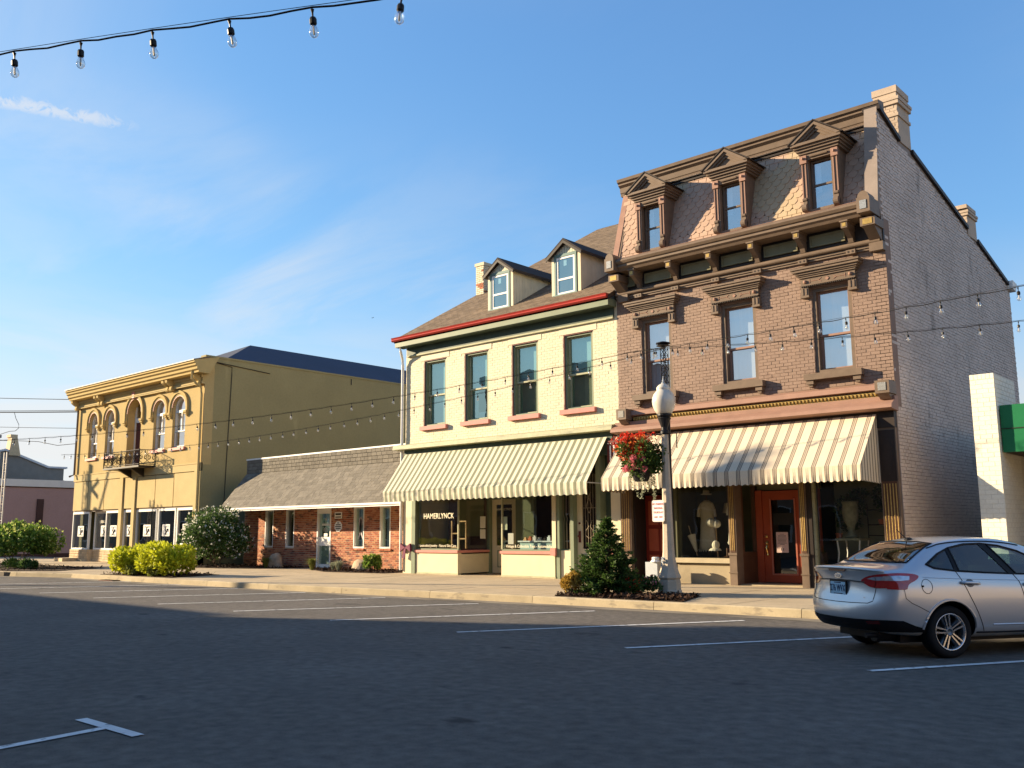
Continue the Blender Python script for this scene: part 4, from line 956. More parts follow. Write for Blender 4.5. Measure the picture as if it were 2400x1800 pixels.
    d = MB().box(-16.74, -16.56, 21.40, 21.45, .17, 3.2).box(-16.02, -15.92, 21.40, 21.45, .17, 3.2).box(-16.56, -16.02, 21.40, 21.45, .17, 1.0).build('door', 'cream_trim', B, label='cream door with a wrought iron grille behind the conifer')
    MB().box(-16.52, -16.06, 21.385, 21.40, .38, .86).build('door_panel', 'green_trim', d); MB().box(-16.45, -16.13, 21.375, 21.385, .45, .79).build('raised_panel', 'cream_trim', d)
    pane(-16.56, -16.02, 21.43, 1.0, 3.2, d, 'glass_dark')
    MB().box(-16.68, -16.61, 21.37, 21.40, 1.18, 1.50).ball((-16.645, 21.34, 1.36), .035, 8, 6).ball((-16.645, 21.38, 1.72), .03, 8, 6).build('lock_plate', 'maroon', d)
    ir = MB()
    for i in range(6): x_ = -16.52+i*.092; ir.tube([(x_, 21.385, 1.05), (x_, 21.385, 3.1)], .006, 5)
    ir.tube([(-16.56, 21.385, 2.15), (-16.02, 21.385, 2.15)], .006, 5)
    for s in (-1, 1):
        ir.tube([(-16.29+s*.02, 21.38, 1.30), (-16.29+s*.14, 21.38, 1.38), (-16.29+s*.12, 21.38, 1.52), (-16.29+s*.03, 21.38, 1.62), (-16.29+s*.07, 21.38, 1.74), (-16.29+s*.10, 21.38, 1.80)], .008, 5)
        ir.tube([(-16.29, 21.38, 2.0), (-16.29+s*.10, 21.38, 2.2), (-16.29, 21.38, 2.45), (-16.29+s*.06, 21.38, 2.6)], .008, 5)
    ir.build('iron_grille', 'pale_iron', d)
    MB().box(-15.78, -15.42, 21.5, 21.6, .15, 3.7).build('dark_gap', 'green_dark', B)
    MB().box(-15.42, -15.10, 21.24, 21.6, .15, 4.1).build('cream_pier', 'cream_trim', B); MB().box(-15.42, -15.12, 21.20, 21.26, .72, 1.02).build('pier_foot', 'pink', B)
    # interior
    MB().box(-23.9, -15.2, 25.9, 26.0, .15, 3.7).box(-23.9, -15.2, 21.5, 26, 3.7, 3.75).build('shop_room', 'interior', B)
    MB().box(-23.4, -21.6, 22.72, 22.75, .84, 3.6).build('bay_back', mat('plum drape', (.09, .05, .05), .9, var=.2), B); MB().box(-22.9, -21.7, 22.70, 22.72, 1.35, 3.2).build('backdrop_card', mat('olive card', (.22, .22, .13), .9), B)
    # lettering on the glass
    text('HAMERLYNCK', .25, (-22.40, 21.303, 2.01), FRONT, 'gilt_text', w_first(B), sx=.88, offset=.002)
    text('Handcrafted Jewelry - Natural Skin Care', .125, (-22.46, 21.303, 1.06), FRONT, 'gilt_text', w_first(B), sx=.86)
    text('Vintage & Collectible Toys - Automobilia', .125, (-18.52, 21.303, 1.06), FRONT, 'gilt_text', w2, sx=.87)
    for z0, z1 in ((1.62, 2.0), (1.28, 1.58)): MB().box(-21.474, -21.470, 22.30, 22.55, z0, z1).build('notice', 'paper', w_first(B))
    for xa, z0, z1 in ((-19.60, 1.55, 1.95), (-19.35, 1.12, 1.45)): MB().box(xa, xa+.22, 21.318, 21.32, z0, z1).build('notice', mat('pale green paper', (.62, .68, .5), .8) if z0 > 1.5 else 'paper', w2)
    mm = mat('green striped canvas', (.6, .6, .5), .85, var=.04, scale=3, stripes=(-23.9, .232, [(0, (.62, .58, .44)), (.40, (.20, .205, .14)), (.47, (.20, .205, .14)), (.86, (.42, .40, .30)), (.93, (.62, .58, .44))], 0),
        soil=((.12, .12, .09), 3.2, .70, (.6, 1, 3), .8))
    awning(B, -23.9, -15.46, 21.17, 4.10, 20.2, 2.82, 2.47, mm, None, 21.25, .232)
    return B
def w_first(B): return [c for c in B.children if c.name.startswith('shop_window')][0]
def mat_red():
    MT['chimney_red'] = mat('bare red brick', (.42, .16, .09), .9, var=.15, scale=12, isl=.2); return 'chimney_red'
cream_b = build_cream()

# ================================================================== single storey shop with the grey shingled mansard
def build_grey():
    B = thing('brick_shop', (-29.9, 22.5, .15), 'single storey red brick shop with steep grey shingled roof between ochre and cream buildings', 'building')
    y = 22.5; WX = [(-34.15, -33.55), (-32.66, -32.08), (-28.28, -27.66), (-26.76, -26.16)]; DX = (-30.55, -29.66)
    holes = [(a, b, .92, 2.48) for a, b in WX]+[(*DX, .15, 2.50)]
    grid_wall(MB(), -35.72, -24.06, .15, 2.6, holes, y, y+.3).build('front_wall', 'mortar', B)
    um = unit_mesh('red_brick_unit', 'red_brick')
    bs = brick_wall_front(-35.7, -24.08, .16, 2.5, [(a, b, c, d) for a, b, c, d in holes], y, L_=.205, H_=.072, gap=.014, proud=.009, jit=.003)
    pieces(B, 'brick', um, bs, (0, -1, 0), 'brick_courses', 300)
    for i, (a, b) in enumerate(WX):
        f = MB().box(a, a+.05, y-.01, y+.16, .92, 2.48).box(b-.05, b, y-.01, y+.16, .92, 2.48).box(a+.05, b-.05, y-.01, y+.16, .92, .98).box(a+.05, b-.05, y-.01, y+.16, 2.40, 2.48)
        w = f.build('window', 'white', B); pane(a+.05, b-.05, y+.10, .98, 2.40, w, 'glass' if i > 1 else 'glass_dark')
        MB().box(a, b, y+.35, y+.37, .9, 2.5).build('shade', 'blind_pale' if i > 1 else 'interior', w)
        if i > 1:
            s = MB()
            for j in range(4): s.box(a-.06+j*.185, a+.11+j*.185, y-.06, y+.02, .845, .912)
            s.build('brick_sill', 'red_brick', B)
    rb = MB(); xc = -27.97
    for s in (-1, 1):
        p = [(xc+s*.02, 2.10), (xc+s*.09, 2.0), (xc+s*.10, 1.86), (xc+s*.05, 1.72), (xc-s*.10, 1.42), (xc-s*.16, 1.22), (xc-s*.10, 1.30), (xc-s*.03, 1.44), (xc+s*.02, 1.60), (xc+s*.06, 1.80), (xc+s*.045, 1.96), (xc, 2.05)]
        rb.prism(p, 'y', y+.085+.004*s, y+.088+.004*s)
    rb.build('ribbon_decal', mat('pale ribbon', (.62, .56, .58), .7), B)
    d = MB().box(DX[0], DX[0]+.07, y-.02, y+.2, .17, 2.48).box(DX[1]-.07, DX[1], y-.02, y+.2, .17, 2.48).box(DX[0]+.07, DX[1]-.07, y-.02, y+.2, 2.24, 2.48).box(DX[0]+.07, DX[1]-.07, y+.05, y+.12, .17, .30).build('door', 'white', B, label='white framed glass door with pale lettering')
    pane(DX[0]+.07, DX[1]-.07, y+.08, .30, 2.24, d, 'glass')
    MB().box(DX[0]+.07, DX[1]-.07, y+.11, y+.115, .30, 1.05).build('frosted_panel', mat('frosted film', (.44, .46, .36), .9), d); MB().box(DX[0]+.07, DX[1]-.07, y+.35, y+.37, .3, 2.3).build('shade', 'blind_pale', d)
    MB().box(DX[0]+.07, DX[1]-.07, y+.05, y+.075, 1.0, 1.34).build('white_panel', 'sign_white', d)
    text('H', .17, (-30.1, y+.072, 2.02), FRONT, 'paper', d); 
    lt = MB().box(-30.32, -29.88, y+.069, y+.072, 1.86, 1.875).box(-30.34, -29.86, y+.069, y+.072, 1.78, 1.83)
    for i, wd in enumerate((.1, .22, .30, .26, .12)): lt.box(-30.1-wd/2, -30.1+wd/2, y+.069, y+.072, 1.70-i*.045, 1.715-i*.045)
    lt.box(-30.2, -29.98, y+.069, y+.072, 1.36, 1.48); lt.build('door_lettering', 'paper', d)
    # two plaques
    p = MB().box(-29.42, -28.98, y-.03, y-.012, 2.04, 2.28).build('plaque', 'sign_white', B, label='small rectangular white plaque'); q = MB()
    q.box(-29.37, -29.03, y-.034, y-.031, 2.17, 2.24).box(-29.37, -29.03, y-.034, y-.031, 2.075, 2.115); q.build('plaque_text', 'ink', p)
    oc = [(-29.19+.24*math.cos(math.pi/8+math.pi/4*i), 1.74+.21*math.sin(math.pi/8+math.pi/4*i)) for i in range(8)]
    p = MB().prism(oc, 'y', y-.03, y-.012).build('plaque', 'sign_white', B, label='eight sided white plaque'); q = MB()
    for wd, z in ((.10, 1.87), (.30, 1.80), (.36, 1.73), (.30, 1.66), (.14, 1.59)): q.box(-29.19-wd/2, -29.19+wd/2, y-.034, y-.031, z-.018, z+.018)
    q.build('plaque_text', 'ink', p)
    # roof
    x0, x1 = -35.75, -24.1; ya, za, yb, zb = 21.30, 2.52, 22.56, 4.02
    MB().box(x0, x1, 21.24, 21.30, 2.40, 2.52).box(x0, x1, 21.20, 21.24, 2.46, 2.53).build('fascia', 'white', B)
    MB().box(x0, x1, 21.30, 22.5, 2.485, 2.50).build('soffit', 'white', B)
    MB().prism([(ya, za-.02), (yb, zb-.04), (yb, 4.62), (yb+.25, 4.62), (yb+.25, za-.02)], 'x', x0, x1).build('roof', 'roof_under', B)
    MB().box(x0-.02, x1, yb-.05, yb+.3, 4.62, 4.68).build('coping', 'white', B)
    MB().box(x0, x1, yb+.25, 34, 3.9, 4.0).box(x0, x0+.2, yb+.2, 34, .15, 4.3).build('flat_roof', 'roof_under', B)
    us = unit_mesh('grey_shingle', 'roof_grey'); ms = []; al = math.atan2(zb-za, yb-ya); Ls = math.hypot(zb-za, yb-ya); n = 13; ex = Ls/n
    for r in range(n):
        v = (r+.5)*ex; x = x0-(.16*(r % 3)+RND.uniform(0, .1))
        while x < x1:
            w = RND.choice((.17, .22, .30, .34)); a, b = max(x, x0), min(x+w, x1); x += w
            if b-a > .05: ms.append(Matrix.Translation(((a+b)/2, ya+v*math.cos(al)-.015, za+v*math.sin(al)+.014+RND.uniform(-.002, .006))) @ Matrix.Rotation(al-math.pi/2-.05, 4, 'X') @ Matrix.Diagonal((b-a-.006, .014, ex*1.25, 1)))
    for r in range(4):
        z = 4.05+r*.143+.07; x = x0-(.16 if r % 2 else 0)
        while x < x1:
            w = RND.choice((.22, .30, .32)); a, b = max(x, x0), min(x+w, x1); x += w
            if b-a > .05: ms.append(TRS(((a+b)/2, yb-.018, z), (b-a-.01, .018, .135), -.03))
    pieces(B, 'shingle', us, ms, (0, -.8, .6), 'roof_shingles', 300)
    return B
build_grey()

# ================================================================== ochre corner building
def arch_pts(xc, zs, r, rz, n=12, a0=0., a1=math.pi): return [(xc+r*math.cos(a0+(a1-a0)*i/n), zs+rz*math.sin(a0+(a1-a0)*i/n)) for i in range(n+1)]
def build_yellow():
    B = thing('corner_building', (-43.8, 21.3, .15), 'ochre painted two storey corner building with arched windows, bracketed cornice and iron balcony', 'building')
    y = 21.3; XL, XR = -50.15, -37.4
    W = [(-48.70, -47.74), (-46.86, -45.87), (-41.88, -40.78), (-40.10, -38.96)]; DR = (-44.50, -43.12)
    holes = [(a, b, 5.36, 7.74) for a, b in W]+[(*DR, 4.66, 8.02)]
    grid_wall(MB(), XL, XR, 4.5, 9.3, holes, y, y+.45).build('front_wall', 'yellow', B)
    MB().box(XR-.35, XR, y+.45, 37, .15, 9.28).box(XR-.35, XR, y, y+.45, .15, 4.5).build('side_wall', 'yellow_shaded', B)
    MB().box(XL, XL+.3, y+.45, 37, .15, 9.0).box(XL+.3, XR-.35, 36.7, 37, .15, 9.0).build('rear_walls', 'yellow_shaded', B)
    MB().box(XR-.40, XR+.03, y-.02, 37, 9.28, 9.36).build('coping', 'yellow_shaded', B)
    MB().box(XL, XR-.4, y+.45, 36.7, 8.8, 8.86).build('flat_roof', 'roof_under', B)
    R_ = MB().add([(XR-.42, 22.4, 9.30), (XR-.42, 40, 9.30), (-41.2, 40, 10.98), (-41.2, 25.9, 10.98), (-46, 22.4, 9.30), (-46, 40, 9.30)], [(0, 1, 2, 3), (0, 3, 4), (3, 2, 5, 4)])
    R_.build('hipped_roof', 'roof_blue', B)
    def arched(a, b, zs, z1, z0, door):
        xc, r, rz = (a+b)/2, (b-a)/2, z1-zs
        sp = MB()
        ap = arch_pts(xc, zs, r, rz)
        for i in range(12):
            (xa, za), (xb, zb) = ap[i], ap[i+1]; sp.prism([(xa, za), (xb, zb), (xb, z1+.002), (xa, z1+.002)], 'y', y+.002, y+.44)
        sp.build('arch_spandrel', 'yellow', B)
        h = MB(); drop = .42 if not door else .55
        for (ro, ri, yf) in ((.27, .15, y-.10), (.15, .06, y-.06)):
            po, pi_ = arch_pts(xc, zs, r+ro, rz+ro), arch_pts(xc, zs, r+ri, rz+ri)
            for i in range(12): h.prism([po[i], po[i+1], pi_[i+1], pi_[i]], 'y', yf, y+.01)
            for s in (-1, 1):
                p, q = sorted((xc+s*(r+ro), xc+s*(r+ri))); h.box(p, q, yf, y+.01, zs-drop+.2, zs)
        H = h.build('hood_mould', 'yellow_trim', B)
        c = MB()
        for s in (-1, 1):
            x_ = xc+s*(r+.17); c.box(x_-.13, x_+.13, y-.16, y+.01, zs-drop+.10, zs-drop+.2).box(x_-.10, x_+.10, y-.12, y+.01, zs-drop+.02, zs-drop+.10).box(x_-.06, x_+.06, y-.08, y+.01, zs-drop-.06, zs-drop+.02)
        c.build('hood_stop', 'yellow_trim', H)
        io, ii = arch_pts(xc, zs, r+.062, rz+.062), arch_pts(xc, zs, r+.005, rz+.005); m_ = MB()
        for i in range(12): m_.prism([io[i], io[i+1], ii[i+1], ii[i]], 'y', y-.05, y+.01)
        m_.build('pink_arch_bead', mat('dusty pink', (.50, .27, .19), .6), H)
        if door:
            MB().prism([(xc-.10, z1+.04), (xc+.10, z1+.04), (xc+.13, z1+.36), (xc-.13, z1+.36)], 'y', y-.15, y).build('keystone', 'pink', H)
    for i, (a, b) in enumerate(W):
        zs, z1 = 7.22, 7.70; arched(a, b, zs, z1, 5.36, False); xc, r = (a+b)/2, (b-a)/2; yb = y+.13
        f = MB().box(a, a+.07, yb, yb+.1, 5.36, zs).box(b-.07, b, yb, yb+.1, 5.36, zs).box(a+.07, b-.07, yb, yb+.1, 5.36, 5.46).box(a+.07, b-.07, yb, yb+.1, 6.98, 7.10).box(a+.07, b-.07, yb+.005, yb+.09, 6.10, 6.16).box(xc-.02, xc+.02, yb+.01, yb+.08, 6.16, 6.98)
        po, pi_ = arch_pts(xc, zs, r, .48), arch_pts(xc, zs, r-.07, .41)
        for k in range(12): f.prism([po[k], po[k+1], pi_[k+1], pi_[k]], 'y', yb, yb+.1)
        w = f.build('window', 'white', B)
        g = MB(); P = [(a+.07, 5.46), (b-.07, 5.46)]+arch_pts(xc, zs, r-.07, .41); g.add([(p[0], yb+.06, p[1]) for p in P], [tuple(range(len(P)))]); g.build('pane', 'glass_bright', w)
        MB().box(a, b, yb+.14, yb+.15, 6.13, 7.75).build('curtain', 'curtain', w); MB().box(a-.1, b+.1, yb+.5, yb+.52, 5.3, 7.8).build('backdrop', 'interior', w)
        MB().box(a-.12, b+.12, y-.10, y+.1, 5.24, 5.36).build('window_sill', 'pink', B)
    a, b = DR; arched(a, b, 7.32, 8.0, 4.66, True)
    MB().box(a+.12, b-.12, y+.39, y+.44, 4.66, 6.9).build('balcony_door', 'maroon', B); MB().box(a, a+.12, y+.36, y+.45, 4.66, 8.0).box(b-.12, b, y+.36, y+.45, 4.66, 8.0).box(a+.12, b-.12, y+.34, y+.45, 6.9, 7.12).build('door_frame', 'white', B)
    MB().box(a+.1, b-.1, y+.40, y+.42, 7.12, 7.98).build('fanlight', 'glass_dark', B); MB().box(a-.2, b+.2, y+.46, y+.5, 4.6, 8.1).build('door_backing', 'interior', B)
    # cornice
    MB().prism([(21.75, 9.26), (20.62, 9.02), (20.55, 8.98), (20.53, 8.90), (20.60, 8.86), (20.60, 8.78), (20.68, 8.72), (20.68, 8.62), (20.76, 8.56), (20.76, 8.48), (21.3, 8.46)], 'x', XL-.02, -37.02).build('cornice', 'yellow_trim', B)
    MB().hexa([(XL-.05, 20.50, 8.99), (-37.0, 20.50, 8.99), (-37.0, 21.3, 9.19), (XL-.05, 21.3, 9.19), (XL-.05, 20.50, 9.03), (-37.0, 20.50, 9.03), (-37.0, 21.3, 9.24), (XL-.05, 21.3, 9.24)]).build('cornice_flashing', 'trim_dark', B)
    fz = MB().box(XL, XR, 21.18, 21.3, 8.12, 8.46).build('frieze', 'yellow_trim', B)
    MB().box(XL, XR+.01, 21.12, 21.18, 8.34, 8.46).box(XL, XR+.01, 21.14, 21.18, 8.12, 8.18).box(XL, XR, 21.16, 21.3, 8.06, 8.12).build('frieze_moulding', 'yellow_pale', fz)
    for x_ in (-49.95, -47.15, -40.15, -37.62):
        k = MB()
        for dx in (-.17, .17) if -49 < x_ < -38 else (0,):
            k.prism([(20.80, 8.46), (21.18, 8.46), (21.18, 7.98), (21.08, 7.96), (21.02, 8.06), (21.05, 8.18), (20.92, 8.26), (20.82, 8.34)], 'x', x_+dx-.10, x_+dx+.10)
            k.tube([(x_+dx-.11, 20.92, 8.38), (x_+dx+.11, 20.92, 8.38)], .08, 8).tube([(x_+dx-.11, 21.09, 8.04), (x_+dx+.11, 21.09, 8.04)], .07, 8)
        k.build('bracket', 'yellow_trim', B)
    # down pipes
    MB().tube([(-37.55, 20.75, 8.6), (-37.55, 20.75, 8.25), (-37.52, 20.95, 8.05), (-37.50, 21.18, 7.9), (-37.50, 21.22, 7.6), (-37.50, 21.22, .2)], .055, 8).build('down_pipe', 'yellow_trim', B)
    MB().tube([(-49.95, 20.9, 8.5), (-49.98, 21.2, 8.2), (-49.98, 21.2, 4.6), (-50.2, 21.05, 4.5)], .055, 8).build('down_pipe', 'trim_dark', B)
    # lower panels
    MB().box(XL, XR-.36, y+.06, y+.44, 2.64, 4.49).build('panel_ground', 'trim_dark', B)
    MB().box(XL, XR, y-.03, y+.06, 4.22, 4.56).build('panel_rail', 'yellow_pale', B); MB().box(XL, XR, y-.05, y+.06, 4.53, 4.58).build('ledge', 'yellow_pale', B)
    for a, b in ((-50.10, -48.46), (-48.40, -46.62), (-46.56, -44.92), (-44.44, -43.60), (-43.16, -41.43), (-41.37, -39.74), (-39.68, -37.92)):
        MB().box(a, b, y+.0, y+.06, 2.72, 4.19).build('wall_panel', 'yellow_pale', B)
    for a, b in ((-44.84, -44.52), (-43.52, -43.24), (-37.86, -37.62)): MB().box(a, b, y-.06, y+.3, .7, 4.22).build('pier', 'yellow_pale', B)
    # shop windows
    P = [(-50.14, -48.26), (-48.0, -46.46), (-46.36, -44.86), (-44.50, -43.54), (-43.22, -41.26), (-41.08, -39.54), (-39.38, -37.86)]
    post = [1, 0, 1, 1, 1, 1, 1]
    for i, (a, b) in enumerate(P):
        yy = y+.12 if i != 1 else y+.30
        f = MB().box(a, a+.06, yy-.06, yy+.06, .74, 2.64).box(b-.06, b, yy-.06, yy+.06, .74, 2.64).box(a+.06, b-.06, yy-.06, yy+.06, .74, .82).box(a+.06, b-.06, yy-.06, yy+.06, 2.54, 2.64)
        w = f.build('shop_window', 'white', B); pane(a+.06, b-.06, yy, .82, 2.54, w, 'glass_dark')
        if i == 1: text('LIBERTY', .20, (-47.15, yy-.012, 2.12), FRONT, 'gilt_text', w); text('Outlet', .16, (-46.98, yy-.012, 1.90), FRONT, 'gilt_text', w)
        if i == 6: MB().box(a+.28, b-.1, yy-.012, yy-.008, 1.0, 1.09).build('lettering_strip', 'paper', w)
        px = [-49.24, -47.0, -45.6, -43.95, -42.2, -40.42, -38.6][i]; sz = .34
        po = MB().box(px-sz, px+sz, yy-.012, yy-.006, 1.40, 1.93).build('poster', 'paper', w); k = MB()
        for z_ in (1.86, 1.81, 1.50, 1.45): 
            k.box(px-sz*.75, px-sz*.25, yy-.016, yy-.013, z_-.012, z_+.012).box(px+sz*.15, px+sz*.8, yy-.016, yy-.013, z_-.012, z_+.012)
        for z_ in (1.74, 1.67, 1.60, 1.54): k.box(px-sz*.75, px-sz*.55, yy-.016, yy-.013, z_-.008, z_+.008)
        k.tube([(px+.02, yy-.015, 1.84), (px-.06, yy-.015, 1.70), (px+.03, yy-.015, 1.60), (px-.02, yy-.015, 1.47)], .028, 4).tube([(px+.08, yy-.015, 1.56), (px+.12, yy-.015, 1.72), (px+.20, yy-.015, 1.73), (px+.21, yy-.015, 1.60)], .026, 4)
        k.build('poster_print', 'ink', po)
    MB().box(-48.2, -46.4, y+.9, y+.95, .15, 2.7).build('display_back', 'interior', B)
    MB().box(XL+.3, XR-.4, y+3.0, y+3.05, .15, 2.7).box(XL+.3, XR-.4, y+.3, y+3.0, 2.68, 2.7).build('shop_room', 'interior', B)
    # stone base
    MB().box(XL, -48.2, y+.02, y+.3, .15, .74).box(-48.0, -46.45, y+.24, y+.4, .15, .74).box(-46.4, XR, y+.02, y+.3, .15, .74).box(-48.2, -48.0, y+.02, y+.8, .15, .74).build('stone_base', 'mortar', B)
    us = unit_mesh('stone_block', 'buff_stone'); st = []
    for (x0, x1, yy) in ((XL, -48.02, y+.02), (-48.0, -46.45, y+.24), (-46.4, XR, y+.02)):
        z = .16
        for r in range(5):
            h = [.13, .10, .13, .11, .11][r]; x_ = x0
            while x_ < x1-.05:
                w = RND.uniform(.22, .5); b_ = min(x_+w, x1); st.append(TRS(((x_+b_)/2, yy-.012, z+h/2), (b_-x_-.012, .03+RND.uniform(0, .02), h-.012))); x_ = b_
            z += h+.004
    pieces(B, 'stone', us, st, (0, -1, 0), 'base_stones', 300)
    MB().box(-50.2, -49.2, 20.55, 21.3, .15, .32).build('door_step', 'buff_stone', B)
    # balcony
    bx0, bx1, bf = -45.1, -41.5, 20.48
    bl = MB().box(bx0, bx1, bf, y, 4.56, 4.64).build('balcony', 'iron', B)
    MB().prism([(bf+.1, 4.56), (y-.01, 4.56), (y-.01, 4.15)], 'x', -43.85, -43.75).prism([(bf+.1, 4.56), (y-.01, 4.56), (y-.01, 4.15)], 'x', -42.6, -42.5).build('balcony_bracket', 'iron', bl)
    def rail(p, q, n):
        p, q = Vector(p), Vector(q); d = (q-p); r_ = MB()
        for z_ in (4.70, 5.36): r_.tube([p+Vector((0, 0, z_)), q+Vector((0, 0, z_))], .018, 6)
        r_.tube([p+Vector((0, 0, 4.64)), p+Vector((0, 0, 5.40))], .02, 6).tube([q+Vector((0, 0, 4.64)), q+Vector((0, 0, 5.40))], .02, 6)
        for i in range(n):
            c = p+d*((i+.5)/n); u = d.normalized(); w_ = d.length/n*.46
            for s in (-1, 1):
                pts = []
                for k in range(15):
                    t = k/14; ang = t*math.pi*2.2; rr = .5+.5*math.sin(t*math.pi*2+.3)
                    pts.append(c+u*(s*w_*(.15+.8*abs(math.sin(ang))))+Vector((0, 0, 4.74+.58*t)))
                r_.tube(pts, .013, 4)
                pts = [c+u*(s*w_*(.55+.32*math.cos(a)))+Vector((0, 0, 5.02+.10*math.sin(a))) for a in [k*math.pi/5 for k in range(11)]]; r_.tube(pts, .012, 4)
            r_.tube([c+u*w_*1.05+Vector((0, 0, 4.70)), c+u*w_*1.05+Vector((0, 0, 5.36))], .009, 4)
        r_.build('balcony_rail', 'iron', bl)
    rail((bx0, bf+.03, 0), (-43.3, bf+.03, 0), 4); rail((-43.3, bf+.03, 0), (bx1, bf+.03, 0), 4); rail((bx1-.03, bf+.03, 0), (bx1-.03, y, 0), 2); rail((bx0+.03, bf+.03, 0), (bx0+.03, y, 0), 2)
    # cable on the side wall
    MB().tube([(XR+.03, 21.25, 9.15), (XR+.03, 22.6, 8.95), (XR+.03, 22.6, 8.6), (XR+.03, 22.4, .5)], .016, 5).tube([(XR+.03, 21.25, 9.12), (XR+.03, 24.6, 8.9)], .018, 5).tube([(XR+.03, 29.4, 9.2), (XR+.03, 29.4, 8.9)], .02, 5).build('wall_cable', 'trim_black', B)
    return B
build_yellow()

# ================================================================== buildings at the edges of the picture
b = thing('side_street_building', (-66, 26, .15), 'low mauve walled building with a white fascia at the far left across the side street', 'building')
MB().box(-72, -64.6, 18, 36, 0, 4.62).build('wall', 'mauve', b); MB().box(-72, -64.5, 17.9, 36.1, 4.62, 5.08).build('fascia', 'pale_metal', b); MB().box(-72, -64.55, 18, 36, 4.56, 4.62).build('dark_trim', 'dark_plum', b)
MB().box(-64.6, -64.5, 25.1, 25.52, .3, 3.82).build('dark_panel', 'dark_plum', b); MB().box(-64.6, -64.48, 18, 36, .0, .28).build('plinth', 'dark_plum', b)
b = thing('gabled_building', (-75, 27, .15), 'grey gabled building with a tall tapered chimney rising behind the mauve wall', 'building')
MB().prism([(20, .1), (20, 7.6), (26.6, 7.75), (29.8, 6.55), (31, 6.55), (31, .1)], 'x', -84, -75).build('wall', 'grey_wall', b)
MB().prism([(26.0, 7.72), (26.6, 7.9), (29.8, 6.72), (31.2, 6.72), (31.2, 6.58), (29.75, 6.58), (26.6, 7.74), (26.0, 7.6)], 'x', -84, -74.85).build('roof', 'pale_metal', b)
MB().prism([(26.8, 7.4), (26.95, 8.75), (26.85, 8.78), (26.85, 8.98), (27.35, 8.98), (27.35, 8.78), (27.65, 7.4)], 'x', -75.6, -74.8).build('chimney', 'buff_stone', b)
b = thing('brick_tower', (-70, 23.2, .15), 'narrow pinkish building edge cut off by the left border of the photo', 'building')
MB().box(-76, -70.0, 20, 24.42, .1, 8.2).build('wall', mat('pink masonry', (.42, .29, .24), .9), b); MB().box(-76.1, -69.9, 19.9, 24.5, 8.2, 8.4).build('coping', 'grey_wall', b)
b = thing('outbuilding', (-80, 36, .15), 'small dark pitched roof showing beside the ochre building at far left', 'building')
MB().box(-88, -80, 33.6, 38, .1, 5.4).build('wall', 'grey_wall', b); MB().prism([(31.6, 6.35), (34.5, 5.6), (34.5, 5.4), (31.6, 5.4)], 'x', -88, -80).build('roof', 'roof_under', b)

b = thing('side_shop', (-3, 23, .15), 'cream brick shop with a tall end pier and green sign band at the right edge', 'building')
MB().box(-5.93, -5.45, 21.30, 22.86, .15, 4.745).box(-5.93, -5.45, 22.86, 30, .15, 4.05).build('end_pier', 'pale_mortar', b)
up = unit_mesh('pale_brick_unit', 'pale_brick')
pb = brick_wall_front(-5.93, -5.45, .16, 4.62, [], 21.30, L_=.24, H_=.097, gap=.006, proud=.006, jit=.002)
for i in range(6): pb.append(TRS((-5.89+i*.08, 21.297, 4.69), (.074, .008, .115)))
z = .16; r = 0
while z < 4.68:
    y_ = 21.3-(.12 if r % 2 else 0)
    while y_ < 22.84:
        a, c = max(y_, 21.3), min(y_+.24, 22.85); y_ += .24
        if c-a > .05: pb.append(Matrix.Translation((-5.447, (a+c)/2, z+.05)) @ Matrix.Rotation(math.pi/2, 4, 'Z') @ Matrix.Diagonal((c-a-.007, .007, .091, 1)))
    z += .097; r += 1
pieces(b, 'brick', up, pb, (.3, -.95, 0), 'pier_courses', 300)
MB().box(-5.44, 6, 23.6, 24, .15, 4.0).build('front_wall', 'pale_mortar', b); MB().box(-5.1, 6, 23.5, 23.6, .15, 3.0).build('dark_opening', 'dark_plum', b)
MB().box(-5.40, 6, 21.55, 23.6, 3.06, 3.10).build('canopy_soffit', 'trim_black', b)
sg = MB().box(-5.42, 6, 21.42, 21.54, 3.07, 4.06).build('sign_band', 'sign_green', b); MB().box(-5.43, 6, 21.405, 21.42, 3.555, 3.57).build('seam', 'trim_black', sg)
MB().box(-5.40, 6, 21.54, 23.6, 3.96, 4.0).build('canopy_roof', 'roof_under', b)
MB().box(-4.9, 5, 21.9, 21.98, .15, .95).build('low_wall', mat('lime shop wall', (.55, .55, .32), .8), b)

# ---- buildings on the near side of the street, behind the photographer: they shade the road and show in the glass
def plain_block(x0, x1, y0, y1, h, m, label, wins, z0=4.0, zs=3.3, gm='glass_dark'):
    b = thing('street_block', ((x0+x1)/2, y1, 0), label, 'building')
    MB().box(x0, x1, y0, y1, 0, h).build('wall', m, b); MB().box(x0-.1, x1+.1, y1-.2, y1+.35, h-.5, h).build('cornice', 'trim_dark', b)
    n = wins; f = MB(); g = MB()
    for fl in range(max(1, int((h-1)/zs))):
        for i in range(n):
            xc = x0+(x1-x0)*(i+.5)/n; z = .8+fl*zs
            f.box(xc-.65, xc+.65, y1, y1+.08, z, z+1.9); g.box(xc-.55, xc+.55, y1+.08, y1+.09, z+.1, z+1.8)
    f.build('window_frames', 'white', b); g.build('window_panes', 'interior', b)
    return b
plain_block(-45.0, -33.2, -18, -4.2, 12.2, mat('opposite brick', (.20, .10, .07), .9), 'three storey brick block on the near side of the street, behind the camera', 4)
plain_block(-33.0, 14.0, -18, -4.2, 8.8, mat('opposite render', (.30, .22, .16), .9), 'long low block on the near side of the street, right behind the camera', 13)
plain_block(44.0, 58.0, -30, 48, 10.5, mat('sun bounce front', (.34, .27, .20), .9), 'unseen pale block added at the right to bounce sunlight on car and side wall', 6)  # added out of view to bounce warm sun onto the car and brown side wall
